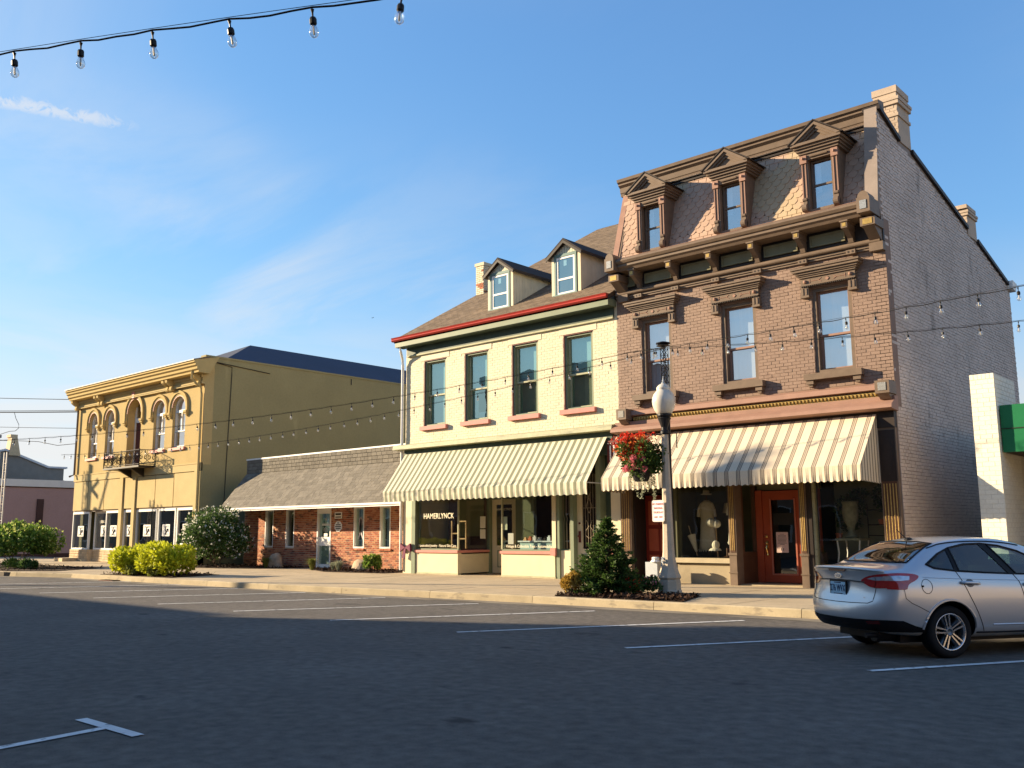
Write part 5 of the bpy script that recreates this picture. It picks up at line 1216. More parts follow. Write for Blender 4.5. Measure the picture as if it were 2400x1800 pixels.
plain_block(-70.0, -45.3, -18, -4.2, 9.3, mat('opposite stucco', (.34, .31, .26), .9), 'two storey block shading the left part of the road, behind the camera', 7)
plain_block(-165.0, -70.3, -18, -4.2, 8.6, mat('opposite stone', (.30, .26, .21), .9), 'low block farthest up the street, behind the camera', 22)
# ================================================================== street lamp and what hangs on it
LX, LY = -11.28, 17.62
lamp = thing('street_lamp', (LX, LY, .16), 'old fashioned street lamp with an acorn globe on a speckled concrete pole', 'street lamp')
MB().lathe((LX, LY, .16), [(.265, 0), (.265, .06), (.245, .08), (.24, .26), (.225, .30), (.255, .33), (.25, .36), (.215, .44), (.175, .56), (.150, .70), (.135, .82), (.128, .9)], 8, math.pi/8).build('pole_base', 'pole_stone', lamp)
MB().lathe((LX, LY, .16), [(.128, .9), (.118, 1.2), (.085, 2.9), (.078, 3.45)], 8, math.pi/8).build('pole_shaft', 'pole_stone', lamp)
MB().box(LX-.115, LX-.02, LY-.135, LY-.12, .70, .93).build('access_plate', 'grey_metal', lamp)
MB().lathe((LX, LY, 3.60), [(.085, 0), (.10, .02), (.10, .07), (.075, .10), (.075, .16), (.09, .2), (.14, .34), (.15, .36), (.13, .38), (.165, .42), (.165, .46)], 16).build('collar', 'black', lamp, smooth=False)
gl = MB().lathe((LX, LY, 4.05), [(.13, 0), (.17, .03), (.215, .10), (.250, .20), (.262, .29), (.255, .37), (.225, .45), (.18, .51), (.155, .535), (.15, .56), (.16, .58), (.15, .61), (.11, .66), (.06, .69), (.03, .70)], 28)
gl.build('lamp_globe', 'globe', lamp, smooth=True)
MB().lathe((LX, LY, 4.05), [(.035, .69), (.045, .715), (.02, .735), (.03, .76), (.012, .79), (.004, .87)], 10).build('finial', 'grey_metal', lamp)
MB().tube([(LX+.05, LY, 3.62), (LX+.30, LY, 3.62), (LX+.30, LY, 3.28)], .012, 6).tube([(LX, LY-.04, 3.58), (LX-.45, LY-.16, 3.66)], .014, 6).build('bracket_arm', 'black', lamp)

tw = thing('light_string_mast', (-11.42, 17.9, .16), 'thin black lattice mast with a flat cap right behind the lamp globe', 'mast')
m_ = MB(); tx, ty, hw = -11.42, 17.92, .062
m_.tube([(tx+.05, ty, .16), (tx+.05, ty, 4.3)], .045, 8)
for sx in (-1, 1):
    for sy in (-1, 1): m_.tube([(tx+sx*hw+.02*(1 if True else 0), ty+sy*hw, 4.2), (tx+sx*hw, ty+sy*hw, 5.62)], .011, 4)
m_.build('mast_legs', 'black', tw); m_ = MB(); nb = 9
for i in range(nb):
    z0_, z1_ = 4.2+1.4*i/nb, 4.2+1.4*(i+1)/nb
    for sy in (-1, 1):
        m_.tube([(tx-hw, ty+sy*hw, z0_), (tx+hw, ty+sy*hw, z1_)], .008, 4).tube([(tx+hw, ty+sy*hw, z0_), (tx-hw, ty+sy*hw, z1_)], .008, 4).tube([(tx-hw, ty+sy*hw, z1_), (tx+hw, ty+sy*hw, z1_)], .008, 4)
m_.build('lattice', 'black', tw)
MB().lathe((tx-.02, ty, 5.62), [(.06, 0), (.06, .03), (.16, .05), (.12, .07), (.10, .08), (.17, .10), (.16, .12), (.05, .15)], 14).build('mast_cap', 'black', tw)

hb = thing('hanging_basket', (-11.80, 17.42, 2.6), 'round basket overflowing with red and pink flowers hung on the street lamp', 'flower basket')
bx, by = -11.80, 17.42
MB().lathe((bx, by, 2.58), [(.15, 0), (.20, .12), (.25, .24), (.26, .26)], 14).build('pot', 'black', hb)
MB().tube([(bx, by, 2.9), (bx+.06, by+.02, 3.66)], .008, 5).build('hanger', 'black', hb)
cl = [(bx+RND.uniform(-.42, .42), by+RND.uniform(-.36, .36), 2.95+RND.uniform(-.12, .42), .20) for _ in range(26)]+[(bx, by, 3.15, .42)]
foliage('leaves', 'leaf_basket', hb, cl, 2600, .07, .25)
foliage('red_flowers', 'bloom_red', hb, [(bx-.05+RND.uniform(-.38, .40), by+RND.uniform(-.34, .2), 3.34+RND.uniform(-.18, .26), .14) for _ in range(34)], 2400, .05, .3, aspect=1.0)
foliage('orange_flowers', 'bloom_orange', hb, [(bx-.1+RND.uniform(-.32, .30), by-.1+RND.uniform(-.3, .2), 3.26+RND.uniform(-.14, .28), .12) for _ in range(16)], 700, .05, .3, aspect=1.0)
pk = [(bx+RND.uniform(-.36, .34), by-.12+RND.uniform(-.32, .2), 2.92+RND.uniform(-.10, .20), .065) for _ in range(26)]
foliage('pink_flowers', 'bloom_pink', hb, pk, 1700, .042, .2, aspect=1.0)
tr_ = []
for i in range(12):
    a = RND.uniform(0, 6.28); x_, y_ = bx+.27*math.cos(a), by+.27*math.sin(a); ln = RND.uniform(.25, .75)
    for k in range(int(ln/.05)): tr_.append((x_+RND.uniform(-.01, .02), y_, 2.80-k*.05, .035))
foliage('trailing_leaves', 'leaf_silver', hb, tr_, 700, .03, .3)

sg = thing('parking_sign', (-11.41, 17.46, 1.69), 'small white no parking sign with red lettering fixed to the lamp pole', 'sign')
def rrect(x0, x1, z0, z1, r, n=4):
    P = []
    for cx_, cz_, a0 in ((x1-r, z0+r, -math.pi/2), (x1-r, z1-r, 0), (x0+r, z1-r, math.pi/2), (x0+r, z0+r, math.pi)):
        P += [(cx_+r*math.cos(a0+math.pi/2*i/n), cz_+r*math.sin(a0+math.pi/2*i/n)) for i in range(n+1)]
    return P
sx0, sy0 = -11.40, 17.44
MB().prism(rrect(sx0-.155, sx0+.155, 1.69, 2.155, .04), 'y', sy0, sy0+.006).build('plate', 'sign_white', sg)
o_, i_ = rrect(sx0-.143, sx0+.143, 1.702, 2.143, .034), rrect(sx0-.137, sx0+.137, 1.708, 2.137, .03); bd = MB()
for k in range(len(o_)): q = (k+1) % len(o_); bd.prism([o_[k], o_[q], i_[q], i_[k]], 'y', sy0-.0015, sy0)
bd.build('border', 'red_ink', sg)
for t_, z_, s_ in (('NO PARKING', 2.07, .058), ('SWEEPING', 1.98, .058), ('THURSDAY', 1.89, .058), ('6AM - 9AM', 1.79, .052)):
    text(t_, s_*1.15, (sx0, sy0-.002, z_), FRONT, 'red_ink', sg, sx=.74)
MB().box(sx0-.02, sx0+.02, sy0+.006, LY-.09, 1.8, 1.84).box(sx0-.02, sx0+.02, sy0+.006, LY-.09, 2.04, 2.08).build('bracket', 'grey_metal', sg)

ub = thing('utility_box', (-13.68, 20.64, .15), 'grey metal utility cabinet beside the oxblood door', 'utility box')
MB().box(-13.88, -13.52, 20.56, 20.86, .152, .70).build('cabinet', 'grey_metal', ub); MB().lathe((-13.60, 20.62, .70), [(.13, 0), (.13, .02), (.09, .06), (.09, .09), (.11, .10), (.07, .13)], 10).build('cap', 'white', ub)

# ================================================================== planting
def conifer(x, y, h, r):
    t = thing('conifer', (x, y, .16), 'small dense conical conifer in the mulch bed beside the lamp post', 'tree')
    MB().tube([(x, y, .16), (x+.02, y, h*.55), (x, y, h)], .05, 8, .008).build('trunk', 'bark', t)
    V, F = [], []; br = MB()
    for i in range(300):
        f = RND.random()**1.3; z = .24+f*(h-.34); a = RND.uniform(0, 6.283); L_ = max(.05, r*(1-f)**.85*RND.uniform(.7, 1.18)); dz = L_*RND.uniform(-.15, .35)
        p0, p1 = Vector((x, y, z)), Vector((x+L_*math.cos(a), y+L_*math.sin(a), z+dz)); br.tube([p0, p1], .008, 3)
        d = (p1-p0).normalized(); side = d.cross(Vector((0, 0, 1))).normalized()
        for k in range(int(16+52*L_/r)):
            s = RND.random()**.6; q = p0+(p1-p0)*(.15+.9*s)+Vector((RND.gauss(0, .02), RND.gauss(0, .02), RND.gauss(0, .025)))
            n_ = (d*RND.uniform(.3, 1)+side*RND.uniform(-1, 1)+Vector((0, 0, RND.uniform(-.25, .55)))).normalized(); w_ = n_.cross(Vector((RND.gauss(0, 1), RND.gauss(0, 1), RND.gauss(0, 1)))).normalized(); l_ = RND.uniform(.05, .10)
            o = len(V); V += [q, q+n_*l_*.5+w_*.017, q+n_*l_, q+n_*l_*.5-w_*.017]; F.append((o, o+1, o+2, o+3))
    br.build('branches', 'bark', t); m = MB(); m.V = [tuple(v) for v in V]; m.F = F; m.build('needles', 'leaf_conifer', t)
conifer(-12.2, 16.62, 1.84, .74)
def bush(name, label, x, y, w, d, h, n, size, lm, group=None, bloom=None, stem=True, z0=.16, clump=.28, spread=.18, cat='shrub', low=0.):
    t = thing(name, (x, y, z0), label, cat, group); cs = []
    for _ in range(int(46)):
        a = RND.uniform(0, 6.283); ph = math.acos(RND.uniform(-.6, 1)); k = RND.uniform(.55, .86)
        cs.append((x+w*k*math.sin(ph)*math.cos(a), y+d*k*math.sin(ph)*math.sin(a), z0+low+(h-low)*(.45+.42*k*math.cos(ph)), clump*RND.uniform(.6, 1.15)*min(w, h)))
    if stem:
        s = MB()
        for _ in range(7): c = RND.choice(cs); s.tube([(x+RND.uniform(-.08, .08), y+RND.uniform(-.05, .05), z0), ((x+c[0])/2, (y+c[1])/2, z0+(c[2]-z0)*.6), c[:3]], .018, 5, .006)
        s.build('stem', 'bark', t)
    foliage('leaves', lm, t, cs, n, size, spread)
    if bloom: foliage('flowers', bloom[0], t, [(c[0]+(c[0]-x)*.06, c[1]+(c[1]-y)*.06, c[2]+.03, c[3]*1.08) for c in cs], bloom[1], bloom[2], .08, aspect=1.0)
    return t
bush('flowering_bush', 'large dark green bush covered in small white flowers by the ochre wall', -34.9, 20.7, 1.9, 1.35, 2.5, 14000, .085, 'leaf_shrub', bloom=('bloom_white', 1500, .10))
bush('golden_bush', 'lime yellow shrub by the storm drain, left one of the pair', -30.75, 15.3, 1.0, .8, 1.05, 4200, .10, 'leaf_lime', 'lime yellow shrubs by the kerb')
bush('golden_bush', 'lime yellow shrub by the storm drain, right one of the pair', -29.05, 15.5, 1.15, .85, 1.10, 4800, .10, 'leaf_lime', 'lime yellow shrubs by the kerb')
for i, (x_, y_) in enumerate(((-30.2, 14.95), (-28.9, 14.98))):
    bush('edging_plant', ('low strappy plant at the foot of the left lime shrub', 'low strappy plant at the foot of the right lime shrub')[i], x_, y_, .35, .25, .35, 240, .11, 'leaf_grass', 'strappy plants under the lime shrubs', stem=False, cat='plant')
bush('hydrangea_bush', 'round bush on short bare stems with pale lime flower heads at far left', -42.1, 15.75, 2.0, 1.6, 1.75, 7000, .13, 'leaf_hydr', bloom=('bloom_lime', 900, .13), low=.45)
bush('low_plant', 'low purple pink flowers under the hydrangea at the left border', -43.5, 15.0, .8, .4, .35, 500, .07, 'bloom_pink', stem=False, cat='plant')
bush('low_plant', 'small rounded green plant right of the hydrangea', -40.9, 15.1, .45, .4, .42, 700, .07, 'leaf_hydr', stem=False, cat='plant')
bush('low_plant', 'spiky grey green tuft at the tip of the left planting island', -39.6, 15.2, .5, .4, .40, 500, .10, 'leaf_shrub', stem=False, cat='plant')
bush('dwarf_shrub', 'small bronze gold shrub at the left end of the lamp post bed', -12.60, 15.85, .22, .2, .55, 1500, .05, 'leaf_gold', cat='shrub', clump=.34)
bush('flower_clump', 'red flowering clump left of the lamp base', -11.62, 16.62, .30, .22, .34, 420, .07, 'leaf_basket', 'flowers at the lamp base', bloom=('bloom_red', 110, .045), cat='flowers', stem=False)
bush('flower_clump', 'magenta flowering clump touching the lamp base', -11.50, 17.18, .28, .22, .42, 460, .07, 'leaf_shrub', 'flowers at the lamp base', bloom=('bloom_pink', 70, .05), cat='flowers', stem=False)
def tuft(x, y, h, w, n, label, lm='leaf_grass'):
    t = thing('grass_tuft', (x, y, .16), label, 'plant', 'grass tufts before the brick shop'); m = MB()
    for _ in range(n):
        a = RND.uniform(0, 6.283); l_ = h*RND.uniform(.6, 1.1); sp = w*RND.uniform(.3, 1); c, s = math.cos(a), math.sin(a); wd = .009
        p = [(x+c*.05, y+s*.05, .16), (x+c*sp*.40, y+s*sp*.40, .16+l_*.72), (x+c*sp*1.15, y+s*sp*1.15, .16+l_*RND.uniform(.45, 1))]
        m.add([(p[0][0]-s*wd, p[0][1]+c*wd, p[0][2]), (p[0][0]+s*wd, p[0][1]-c*wd, p[0][2]), (p[1][0]+s*wd, p[1][1]-c*wd, p[1][2]), p[2], (p[1][0]-s*wd, p[1][1]+c*wd, p[1][2])], [(0, 1, 2, 4), (4, 2, 3)])
    m.build('blades', lm, t)
tuft(-32.05, 21.2, .48, .38, 260, 'yellow green grass tuft in front of the left boulder')
tuft(-28.7, 20.95, .52, .36, 260, 'yellow green grass tuft left of the brick shop door bed')
tuft(-27.2, 21.0, .42, .34, 220, 'dull dry tuft between the two grassy plants', 'leaf_silver')
tuft(-27.75, 21.2, .36, .3, 200, 'short dull tuft beside the right boulder', 'leaf_silver')
bush('low_shrub', 'small pale green shrub in the mulch under the brick shop window', -26.0, 21.55, .42, .34, .62, 900, .085, 'leaf_hydr', bloom=('bloom_lime', 90, .08))
def rock(x, y, w, d, h, label):
    t = thing('boulder', (x, y, .15), label, 'rock', 'boulders in the brick shop beds'); bm = bmesh.new(); bmesh.ops.create_icosphere(bm, subdivisions=3, radius=1)
    for v in bm.verts:
        n_ = 1+.16*math.sin(v.co.x*3.1+x)*math.cos(v.co.y*2.7)+.10*math.sin(v.co.z*5+y)+RND.uniform(-.03, .03); v.co = Vector((x+v.co.x*w*n_, y+v.co.y*d*n_, .15+max(-.05, v.co.z*h*n_)))
    me = bpy.data.meshes.new('rock'); bm.to_mesh(me); bm.free(); link(me, 'stone', 'stone', t)
rock(-32.25, 21.75, .42, .3, .56, 'pointed boulder against the brick shop wall behind a grass tuft'); rock(-27.0, 21.9, .50, .32, .40, 'broad tan boulder under the brick shop windows'); 

# ================================================================== things in the shop windows
def dress(x, y, z0, z1, w, label, m, belt=.62):
    t = thing('dress', (x, y, z0), label, 'dress'); H = z1-z0
    pr = [(1.0*w, 0), (.92*w, .1*H), (.80*w, .35*H), (.70*w, belt*H-.02), (.66*w, belt*H), (.72*w, belt*H+.04), (.74*w, .86*H), (.62*w, .95*H), (.26*w, H)]
    MB().lathe((x, y, z0), pr, 18, 0, 1, .45).build('gown', m, t, smooth=True)
    for s in (-1, 1): MB().tube([(x+s*.55*w, y, z1-.06*H), (x+s*.86*w, y-.02, z1-.20*H), (x+s*.90*w, y-.02, z1-.33*H)], .15*w, 8, .19*w).build('sleeve', m, t)
    h = MB()
    for i in range(11): a = -math.pi+math.pi*i/10; h.prism([(x+w*.95*math.cos(a)-.035, z0+.02), (x+w*.95*math.cos(a)+.035, z0+.02), (x+w*.95*math.cos(a), z0-.05)], 'y', y+.43*w*math.sin(a)-.004, y+.43*w*math.sin(a)+.004)
    h.build('scalloped_hem', m, t); return t
d1 = dress(-12.86, 22.0, .98, 2.28, .27, 'long ivory lace dress on a stand in the left display window', 'lace')
hat = thing('straw_hat', (-12.86, 22.0, 2.4), 'pale straw hat above the ivory dress', 'hat'); MB().lathe((-12.86, 22.0, 2.44), [(.14, 0), (.15, .01), (.09, .02), (.085, .09), (.06, .11)], 16).build('brim', 'lace', hat)
MB().tube([(-12.86, 22.0, .8), (-12.86, 22.0, 2.4)], .02, 6).build('dress_stand', 'dark_wood', d1)
d2 = dress(-11.95, 21.75, 1.18, 2.22, .17, 'short white dress at the right of the left display window', 'white_cloth', .75); MB().tube([(-11.95, 21.75, .8), (-11.95, 21.75, 2.26)], .018, 6).build('dress_stand', 'dark_wood', d2)
bn = thing('bonnet_stand', (-12.42, 21.7, .8), 'white bonnets displayed on a wooden stand between the two dresses', 'display stand')
MB().tube([(-12.42, 21.72, .8), (-12.46, 21.72, 1.75)], .015, 6).build('stand', 'wood', bn); MB().ball((-12.55, 21.66, 1.70), .13, 10, 8, .9).ball((-12.42, 21.70, 1.66), .12, 10, 8, .9).build('bonnet', 'white_cloth', bn); MB().ball((-12.46, 21.7, 1.12), .10, 10, 8, 1.2).lathe((-12.48, 21.7, .98), [(.17, 0), (.13, .05), (.05, .08)], 12).build('cap', 'white_cloth', bn)
pa = thing('parasol', (-13.15, 21.7, .8), 'closed cream parasol leaning at the left of the display window', 'parasol'); MB().tube([(-13.02, 21.7, .84), (-13.06, 21.72, 1.0)], .012, 5).build('tip', 'wood', pa); MB().tube([(-13.05, 21.72, .95), (-13.18, 21.72, 1.38)], .03, 10, .11).build('canopy', 'lace', pa); MB().tube([(-13.18, 21.72, 1.36), (-13.26, 21.72, 1.62)], .012, 5).build('handle', 'wood', pa)
bt = thing('boots', (-12.05, 21.6, .8), 'pair of tall brown lace-up boots under the short white dress', 'boots')
for dx in (0, .13): MB().tube([(-12.08+dx, 21.62, .82), (-12.08+dx, 21.62, 1.05)], .035, 8).tube([(-12.08+dx, 21.62, .825), (-12.17+dx, 21.58, .82)], .03, 6).build('boot', 'dark_wood', bt)
ls = thing('table_lamp', (-12.55, 22.5, .8), 'pale lampshade behind the ivory dress', 'lamp'); MB().lathe((-12.45, 22.5, 1.95), [(.20, 0), (.14, .26)], 14).build('lamp_shade', 'lace', ls); MB().tube([(-12.45, 22.5, .8), (-12.45, 22.5, 1.95)], .02, 6).build('stem', 'dark_wood', ls)
ur = thing('garden_urn', (-9.0, 21.9, .55), 'mossy stone urn on a pedestal table in the right display window', 'urn')
MB().lathe((-9.0, 22.0, 1.30), [(.16, 0), (.16, .05), (.09, .09), (.07, .2), (.10, .3), (.17, .42), (.19, .62), (.17, .78), (.20, .84), (.18, .86)], 18).build('urn', 'urn', ur, smooth=True)
tb = thing('iron_table', (-9.0, 21.9, .55), 'small pale iron legged table under the urn', 'table'); MB().box(-9.28, -8.68, 21.7, 22.3, 1.24, 1.29).build('table_top', 'urn', tb)
for s, y_ in ((-1, 21.74), (1, 21.74), (-1, 22.26), (1, 22.26)): MB().tube([(-8.98+s*.27, y_, 1.24), (-8.98+s*.24, y_, .95), (-8.98+s*.30, y_, .55)], .018, 6).build('leg', 'white', tb)
wr = thing('wreath', (-8.35, 22.8, 2.3), 'dark leafy wreath hung high in the right display window', 'wreath'); foliage('leaves', 'leaf_shrub', wr, [(-8.35+.28*math.cos(a), 22.7, 2.25+.28*math.sin(a), .12) for a in [i*math.pi/6 for i in range(12)]], 700, .06, .3)
sr = thing('garden_chair', (-8.35, 22.5, .55), 'dark metal shelf rack of pots at the right of the display window', 'rack'); m_ = MB()
for x_ in (-8.75, -8.35, -7.98): m_.tube([(x_, 22.4, .55), (x_, 22.4, 2.1)], .013, 5)
for z_ in (1.0, 1.35, 1.6, 1.95): m_.tube([(-8.75, 22.4, z_), (-7.98, 22.4, z_)], .013, 5)
m_.build('frame', 'iron', sr); MB().lathe((-8.4, 22.35, 1.61), [(.06, 0), (.09, .12)], 10).lathe((-9.28, 21.95, 1.30), [(.06, 0), (.09, .11)], 10).build('pot', 'terracotta', sr)
pl = thing('potted_plant', (-9.1, 22.6, .55), 'leafy plant behind the urn', 'plant'); foliage('leaves', 'leaf_shrub', pl, [(-9.1+RND.uniform(-.35, .3), 22.6, 1.9+RND.uniform(-.3, .5), .2) for _ in range(10)], 700, .09, .3); MB().lathe((-9.1, 22.6, .55), [(.12, 0), (.17, .3)], 12).build('pot', 'terracotta', pl)
# cream shop
sf = thing('display_frame', (-22.2, 21.8, .84), 'pale wooden ladder frame standing in the left bay window', 'display stand'); m_ = MB()
for x_ in (-22.25, -21.92, -21.60): m_.box(x_-.018, x_+.018, 21.75, 21.79, .97, 1.86)
for a_, b_, z_ in ((-22.25, -21.92, 1.45), (-21.92, -21.6, 1.28), (-21.92, -21.6, 1.84), (-22.25, -21.92, 1.0)): m_.box(a_, b_, 21.755, 21.785, z_-.02, z_+.02)
m_.build('frame', 'wood', sf)
tt = thing('toy_table', (-18.4, 22.0, .84), 'low table of toys behind the right bay window', 'table'); MB().box(-19.3, -17.6, 21.7, 22.4, 1.18, 1.22).build('table_top', 'blind_pale', tt); MB().box(-19.25, -17.65, 21.75, 21.78, .86, 1.18).build('cloth', 'blind_teal', tt)
toys = [('wooden toy block tower at the left end of the toy table', 'wood'), ('small terracotta coloured toy next to the block tower', 'terracotta'), ('grey metal toy car body near the left of the toy table', 'grey_metal'), ('white toy box near the middle of the toy table', 'white'),
        ('dark toy truck in the middle of the toy table', 'black'), ('pale blue toy right of the dark truck', 'blind_pale'), ('orange brown toy at the right of the toy table', 'terracotta'), ('tan toy at the right end of the toy table', 'wood')]
for i, (lb, mm_) in enumerate(toys):
    x_ = -19.1+i*.19; tag(MB().box(x_-.06, x_+.06, 21.8, 21.9, 1.221, 1.221+.05+.03*(i % 3)).box(x_-.035, x_+.035, 21.815, 21.885, 1.271+.03*(i % 3), 1.32+.03*(i % 3)).tube([(x_-.04, 21.795, 1.235), (x_-.04, 21.80, 1.235)], .02, 8).tube([(x_+.04, 21.795, 1.235), (x_+.04, 21.80, 1.235)], .02, 8).build('toy', mm_), lb, 'toy', 'toys on the table')
bw = thing('purple_bow', (-23.85, 21.15, .72), 'dark purple ribbon bow tied low on the cream corner pier', 'bow')
for s in (-1, 1): MB().prism([(-23.83, 1.0), (-23.83+s*.24, 1.13), (-23.83+s*.26, .86)], 'y', 21.12, 21.2).build('loop', 'purple', bw)
MB().prism([(-23.87, 1.0), (-23.79, 1.0), (-23.86, .62), (-23.98, .66)], 'y', 21.13, 21.16).build('tail', 'purple', bw)
fl = thing('flag', (-15.2, 21.1, 3.4), 'faded red banner with white stars hanging in the dark gap left of the striped awning', 'flag'); MB().box(-15.42, -15.08, 21.12, 21.13, 3.35, 3.98).build('cloth', 'maroon', fl); m_ = MB()
for i in range(4): m_.ball((-15.38+i*.09, 21.11, 3.90), .018, 6, 4)
m_.build('star', 'paper', fl); MB().box(-15.33, -15.29, 21.112, 21.119, 3.42, 3.84).box(-15.21, -15.17, 21.112, 21.119, 3.42, 3.84).build('stripe', 'paper', fl)
hp = thing('hoop_fence', (-6.8, 21.8, .15), 'row of pale iron hoops across the alley mouth behind the car', 'fence'); 
MB().box(-7.36, -7.31, 21.78, 21.82, .15, 1.22).build('post', 'pale_iron', hp)
for i in range(4):
    x0_ = -7.12+i*.27; pts = [(x0_, 21.8, .15), (x0_, 21.8, 1.1)]+[(x0_+.09-.09*math.cos(a), 21.8, 1.1+.14*math.sin(a)) for a in [k*math.pi/6 for k in range(1, 6)]]+[(x0_+.18, 21.8, 1.1), (x0_+.18, 21.8, .15)]
    MB().tube(pts, .012, 5).build('hoop', 'pale_iron', hp)
MB().tube([(-7.34, 21.8, .95), (-5.95, 21.8, .95)], .010, 5).tube([(-7.34, 21.8, .35), (-5.95, 21.8, .35)], .010, 5).build('cross_bar', 'pale_iron', hp)
pp = thing('potted_plant', (-47.4, 22.2, .15), 'plant in a terracotta pot just inside the ochre shop window', 'plant'); foliage('leaves', 'leaf_shrub', pp, [(-47.4, 22.1, 1.35, .3)], 300, .14, .3); MB().lathe((-47.4, 22.1, .7), [(.16, 0), (.22, .35)], 12).build('pot', 'terracotta', pp)

# ================================================================== railway crossing mast at the left border
rm = thing('crossing_signal', (-47.3, 17.9, .15), 'pale lattice railway crossing mast with a round black lamp hood at the left border', 'signal mast')
mx, my = -49.55, 17.45
m_ = MB()
for sx in (-1, 1):
    for sy in (-1, 1): m_.tube([(mx+sx*.17, my+sy*.17, .15), (mx+sx*.17, my+sy*.17, 5.55)], .03, 5)
m_.build('leg', 'rail_silver', rm); m_ = MB()
for i in range(13):
    z0_ = .2+i*.40
    for sy in (-1, 1): m_.tube([(mx-.17, my+sy*.17, z0_), (mx+.17, my+sy*.17, z0_+.4)], .014, 4).tube([(mx+.17, my+sy*.17, z0_), (mx-.17, my+sy*.17, z0_+.4)], .014, 4).tube([(mx-.17, my+sy*.17, z0_), (mx+.17, my+sy*.17, z0_)], .014, 4)
m_.build('lattice', 'rail_silver', rm)
h = MB().tube([(mx+.05, my-.30, 2.85), (mx+.12, my-.34, 2.85)], .30, 18).tube([(mx+.12, my-.34, 2.86), (mx+.42, my-.5, 2.84)], .17, 14); h.build('lamp_hood', 'black', rm)
MB().tube([(mx+.30, my-.42, 2.85), (mx+.33, my-.44, 2.85)], .13, 14).build('lens', 'tail_dark', rm)

# ================================================================== overhead cables
def cable(label, pts, r=.012, m='cable'):
    o = MB().tube(pts, r, 5).build('cable', m); tag(o, label, 'cable'); return o
def sag(p, q, s, n=18): p, q = Vector(p), Vector(q); return [p.lerp(q, i/n)-Vector((0, 0, s*4*(i/n)*(1-i/n))) for i in range(n+1)]
def onray(px, py, Y):
    d = (fwd+r2*((px-1200)/2190)-u2*((py-900)/2190)); return CAM+d*((Y-0)/d.y)
YB = 40.0
cable('highest of the utility cables left of the ochre building', sag(onray(-120, 930, YB), onray(300, 938, YB), .05), .035)
cable('thick double utility cable, second from the top at left', sag(onray(-120, 966, YB), onray(300, 964, YB), .05), .06)
cable('upper strand of the double utility cable', sag(onray(-120, 963, YB), onray(300, 960, YB), .05), .03)
cable('thin utility cable, third from the top at left', sag(onray(-120, 998, YB), onray(300, 1005, YB), .05), .025)
cable('looping telephone drop between the utility cables at left', [onray(34, 968, YB), onray(37, 980, YB), onray(44, 995, YB), onray(44, 1003, YB), onray(36, 1010, YB), onray(22, 1011, YB), onray(0, 1018, YB)], .03)
cable('wavy lowest cable left of the ochre building', [onray(-60, 1032, YB), onray(40, 1033, YB), onray(90, 1035, YB), onray(115, 1040, YB), onray(135, 1044, YB), onray(155, 1042, YB), onray(240, 1034, YB)], .03)

# ================================================================== festoon lights
sk = MB().lathe((0, 0, 0), [(.004, 0), (.004, -.012), (.012, -.014), (.006, -.035), (.005, -.060), (.017, -.064), (.022, -.075), (.022, -.105), (.017, -.112)], 10)
SOCK = sk.mesh('socket'); SOCK.materials.append(MT['black'])
bl_ = MB().lathe((0, 0, 0), [(.014, -.110), (.018, -.12), (.028, -.145), (.030, -.16), (.026, -.178), (.013, -.19), (.003, -.193)], 12)
BULB = bl_.mesh('bulb'); BULB.materials.append(MT['bulb']); BULB.polygons.foreach_set('use_smooth', [True]*len(BULB.polygons))
fi = MB().lathe((0, 0, 0), [(.004, -.112), (.007, -.125), (.006, -.17), (.002, -.175)], 6); FIL = fi.mesh('filament'); FIL.materials.append(mat('filament holder', (.75, .66, .5), .5))
def festoon(label, P0, P1, n, s, i0=0, i1=None, wire=True):
    P0, P1 = Vector(P0), Vector(P1); d = (P1-P0)/(n-1); Ls = (n-1)*.61
    def pos(i): t = i*.61; return P0+d*i-Vector((0, 0, s*t*(Ls-t)))
    i1 = i1 or n; t_ = thing('string_light', pos(i0), label, 'string lights', 'festoon lights over the street')
    w = MB(); pts = []
    for i in range(i0*4-2, (i1-1)*4+3):
        f = i/4; p = pos(f); p.z -= .016*math.sin(math.pi*(f % 1))*RND.uniform(.5, 1.3); pts.append(p)
    w.tube(pts, .0065, 5).build('wire', 'cable', t_); MB().tube([pos(i/2)+Vector((0, 0, .012)) for i in range(i0*2-1, i1*2)], .0025, 4).build('carrier_wire', 'cable', t_)
    for i in range(i0, i1):
        p = pos(i); tilt = Matrix.Rotation(RND.gauss(0, .07), 4, 'X') @ Matrix.Rotation(RND.gauss(0, .07), 4, 'Y')
        M = Matrix.Translation(p) @ tilt @ Matrix.Rotation(RND.uniform(0, 6), 4, 'Z')
        so_ = bpy.data.objects.new('socket', SOCK); COL.objects.link(so_); attach(so_, t_); so_.matrix_basis = M
        for nm, me in (('bulb', BULB), ('filament', FIL)):
            b_ = bpy.data.objects.new(nm, me); COL.objects.link(b_); b_.parent = so_
festoon('upper string of clear bulbs running right from the lamp mast', (-3.01, 13.26, 4.62), (-10.26, 16.41, 5.28), 14, .0016, -3, 16)
festoon('lower string of clear bulbs running right from the lamp mast', (-3.94, 17.18, 4.95), (-11.24, 17.22, 5.47), 13, .00344, -3, 13)
festoon('string of clear bulbs sweeping left from the lamp mast over the street', (-12.3, 17.71, 5.59), (-29.3, 11.05, 4.34), 31, .00356, 0, 34)
festoon('long string of clear bulbs running left along the shop fronts', (-12.39, 18.03, 5.56), (-30.04, 17.35, 4.67), 30, .00242, -1, 48)
festoon('near string of bulbs crossing the top left corner of the sky', (-6.66, 2.22, 4.85), (-4.38, 3.09, 4.64), 5, -.0034, -2, 6)

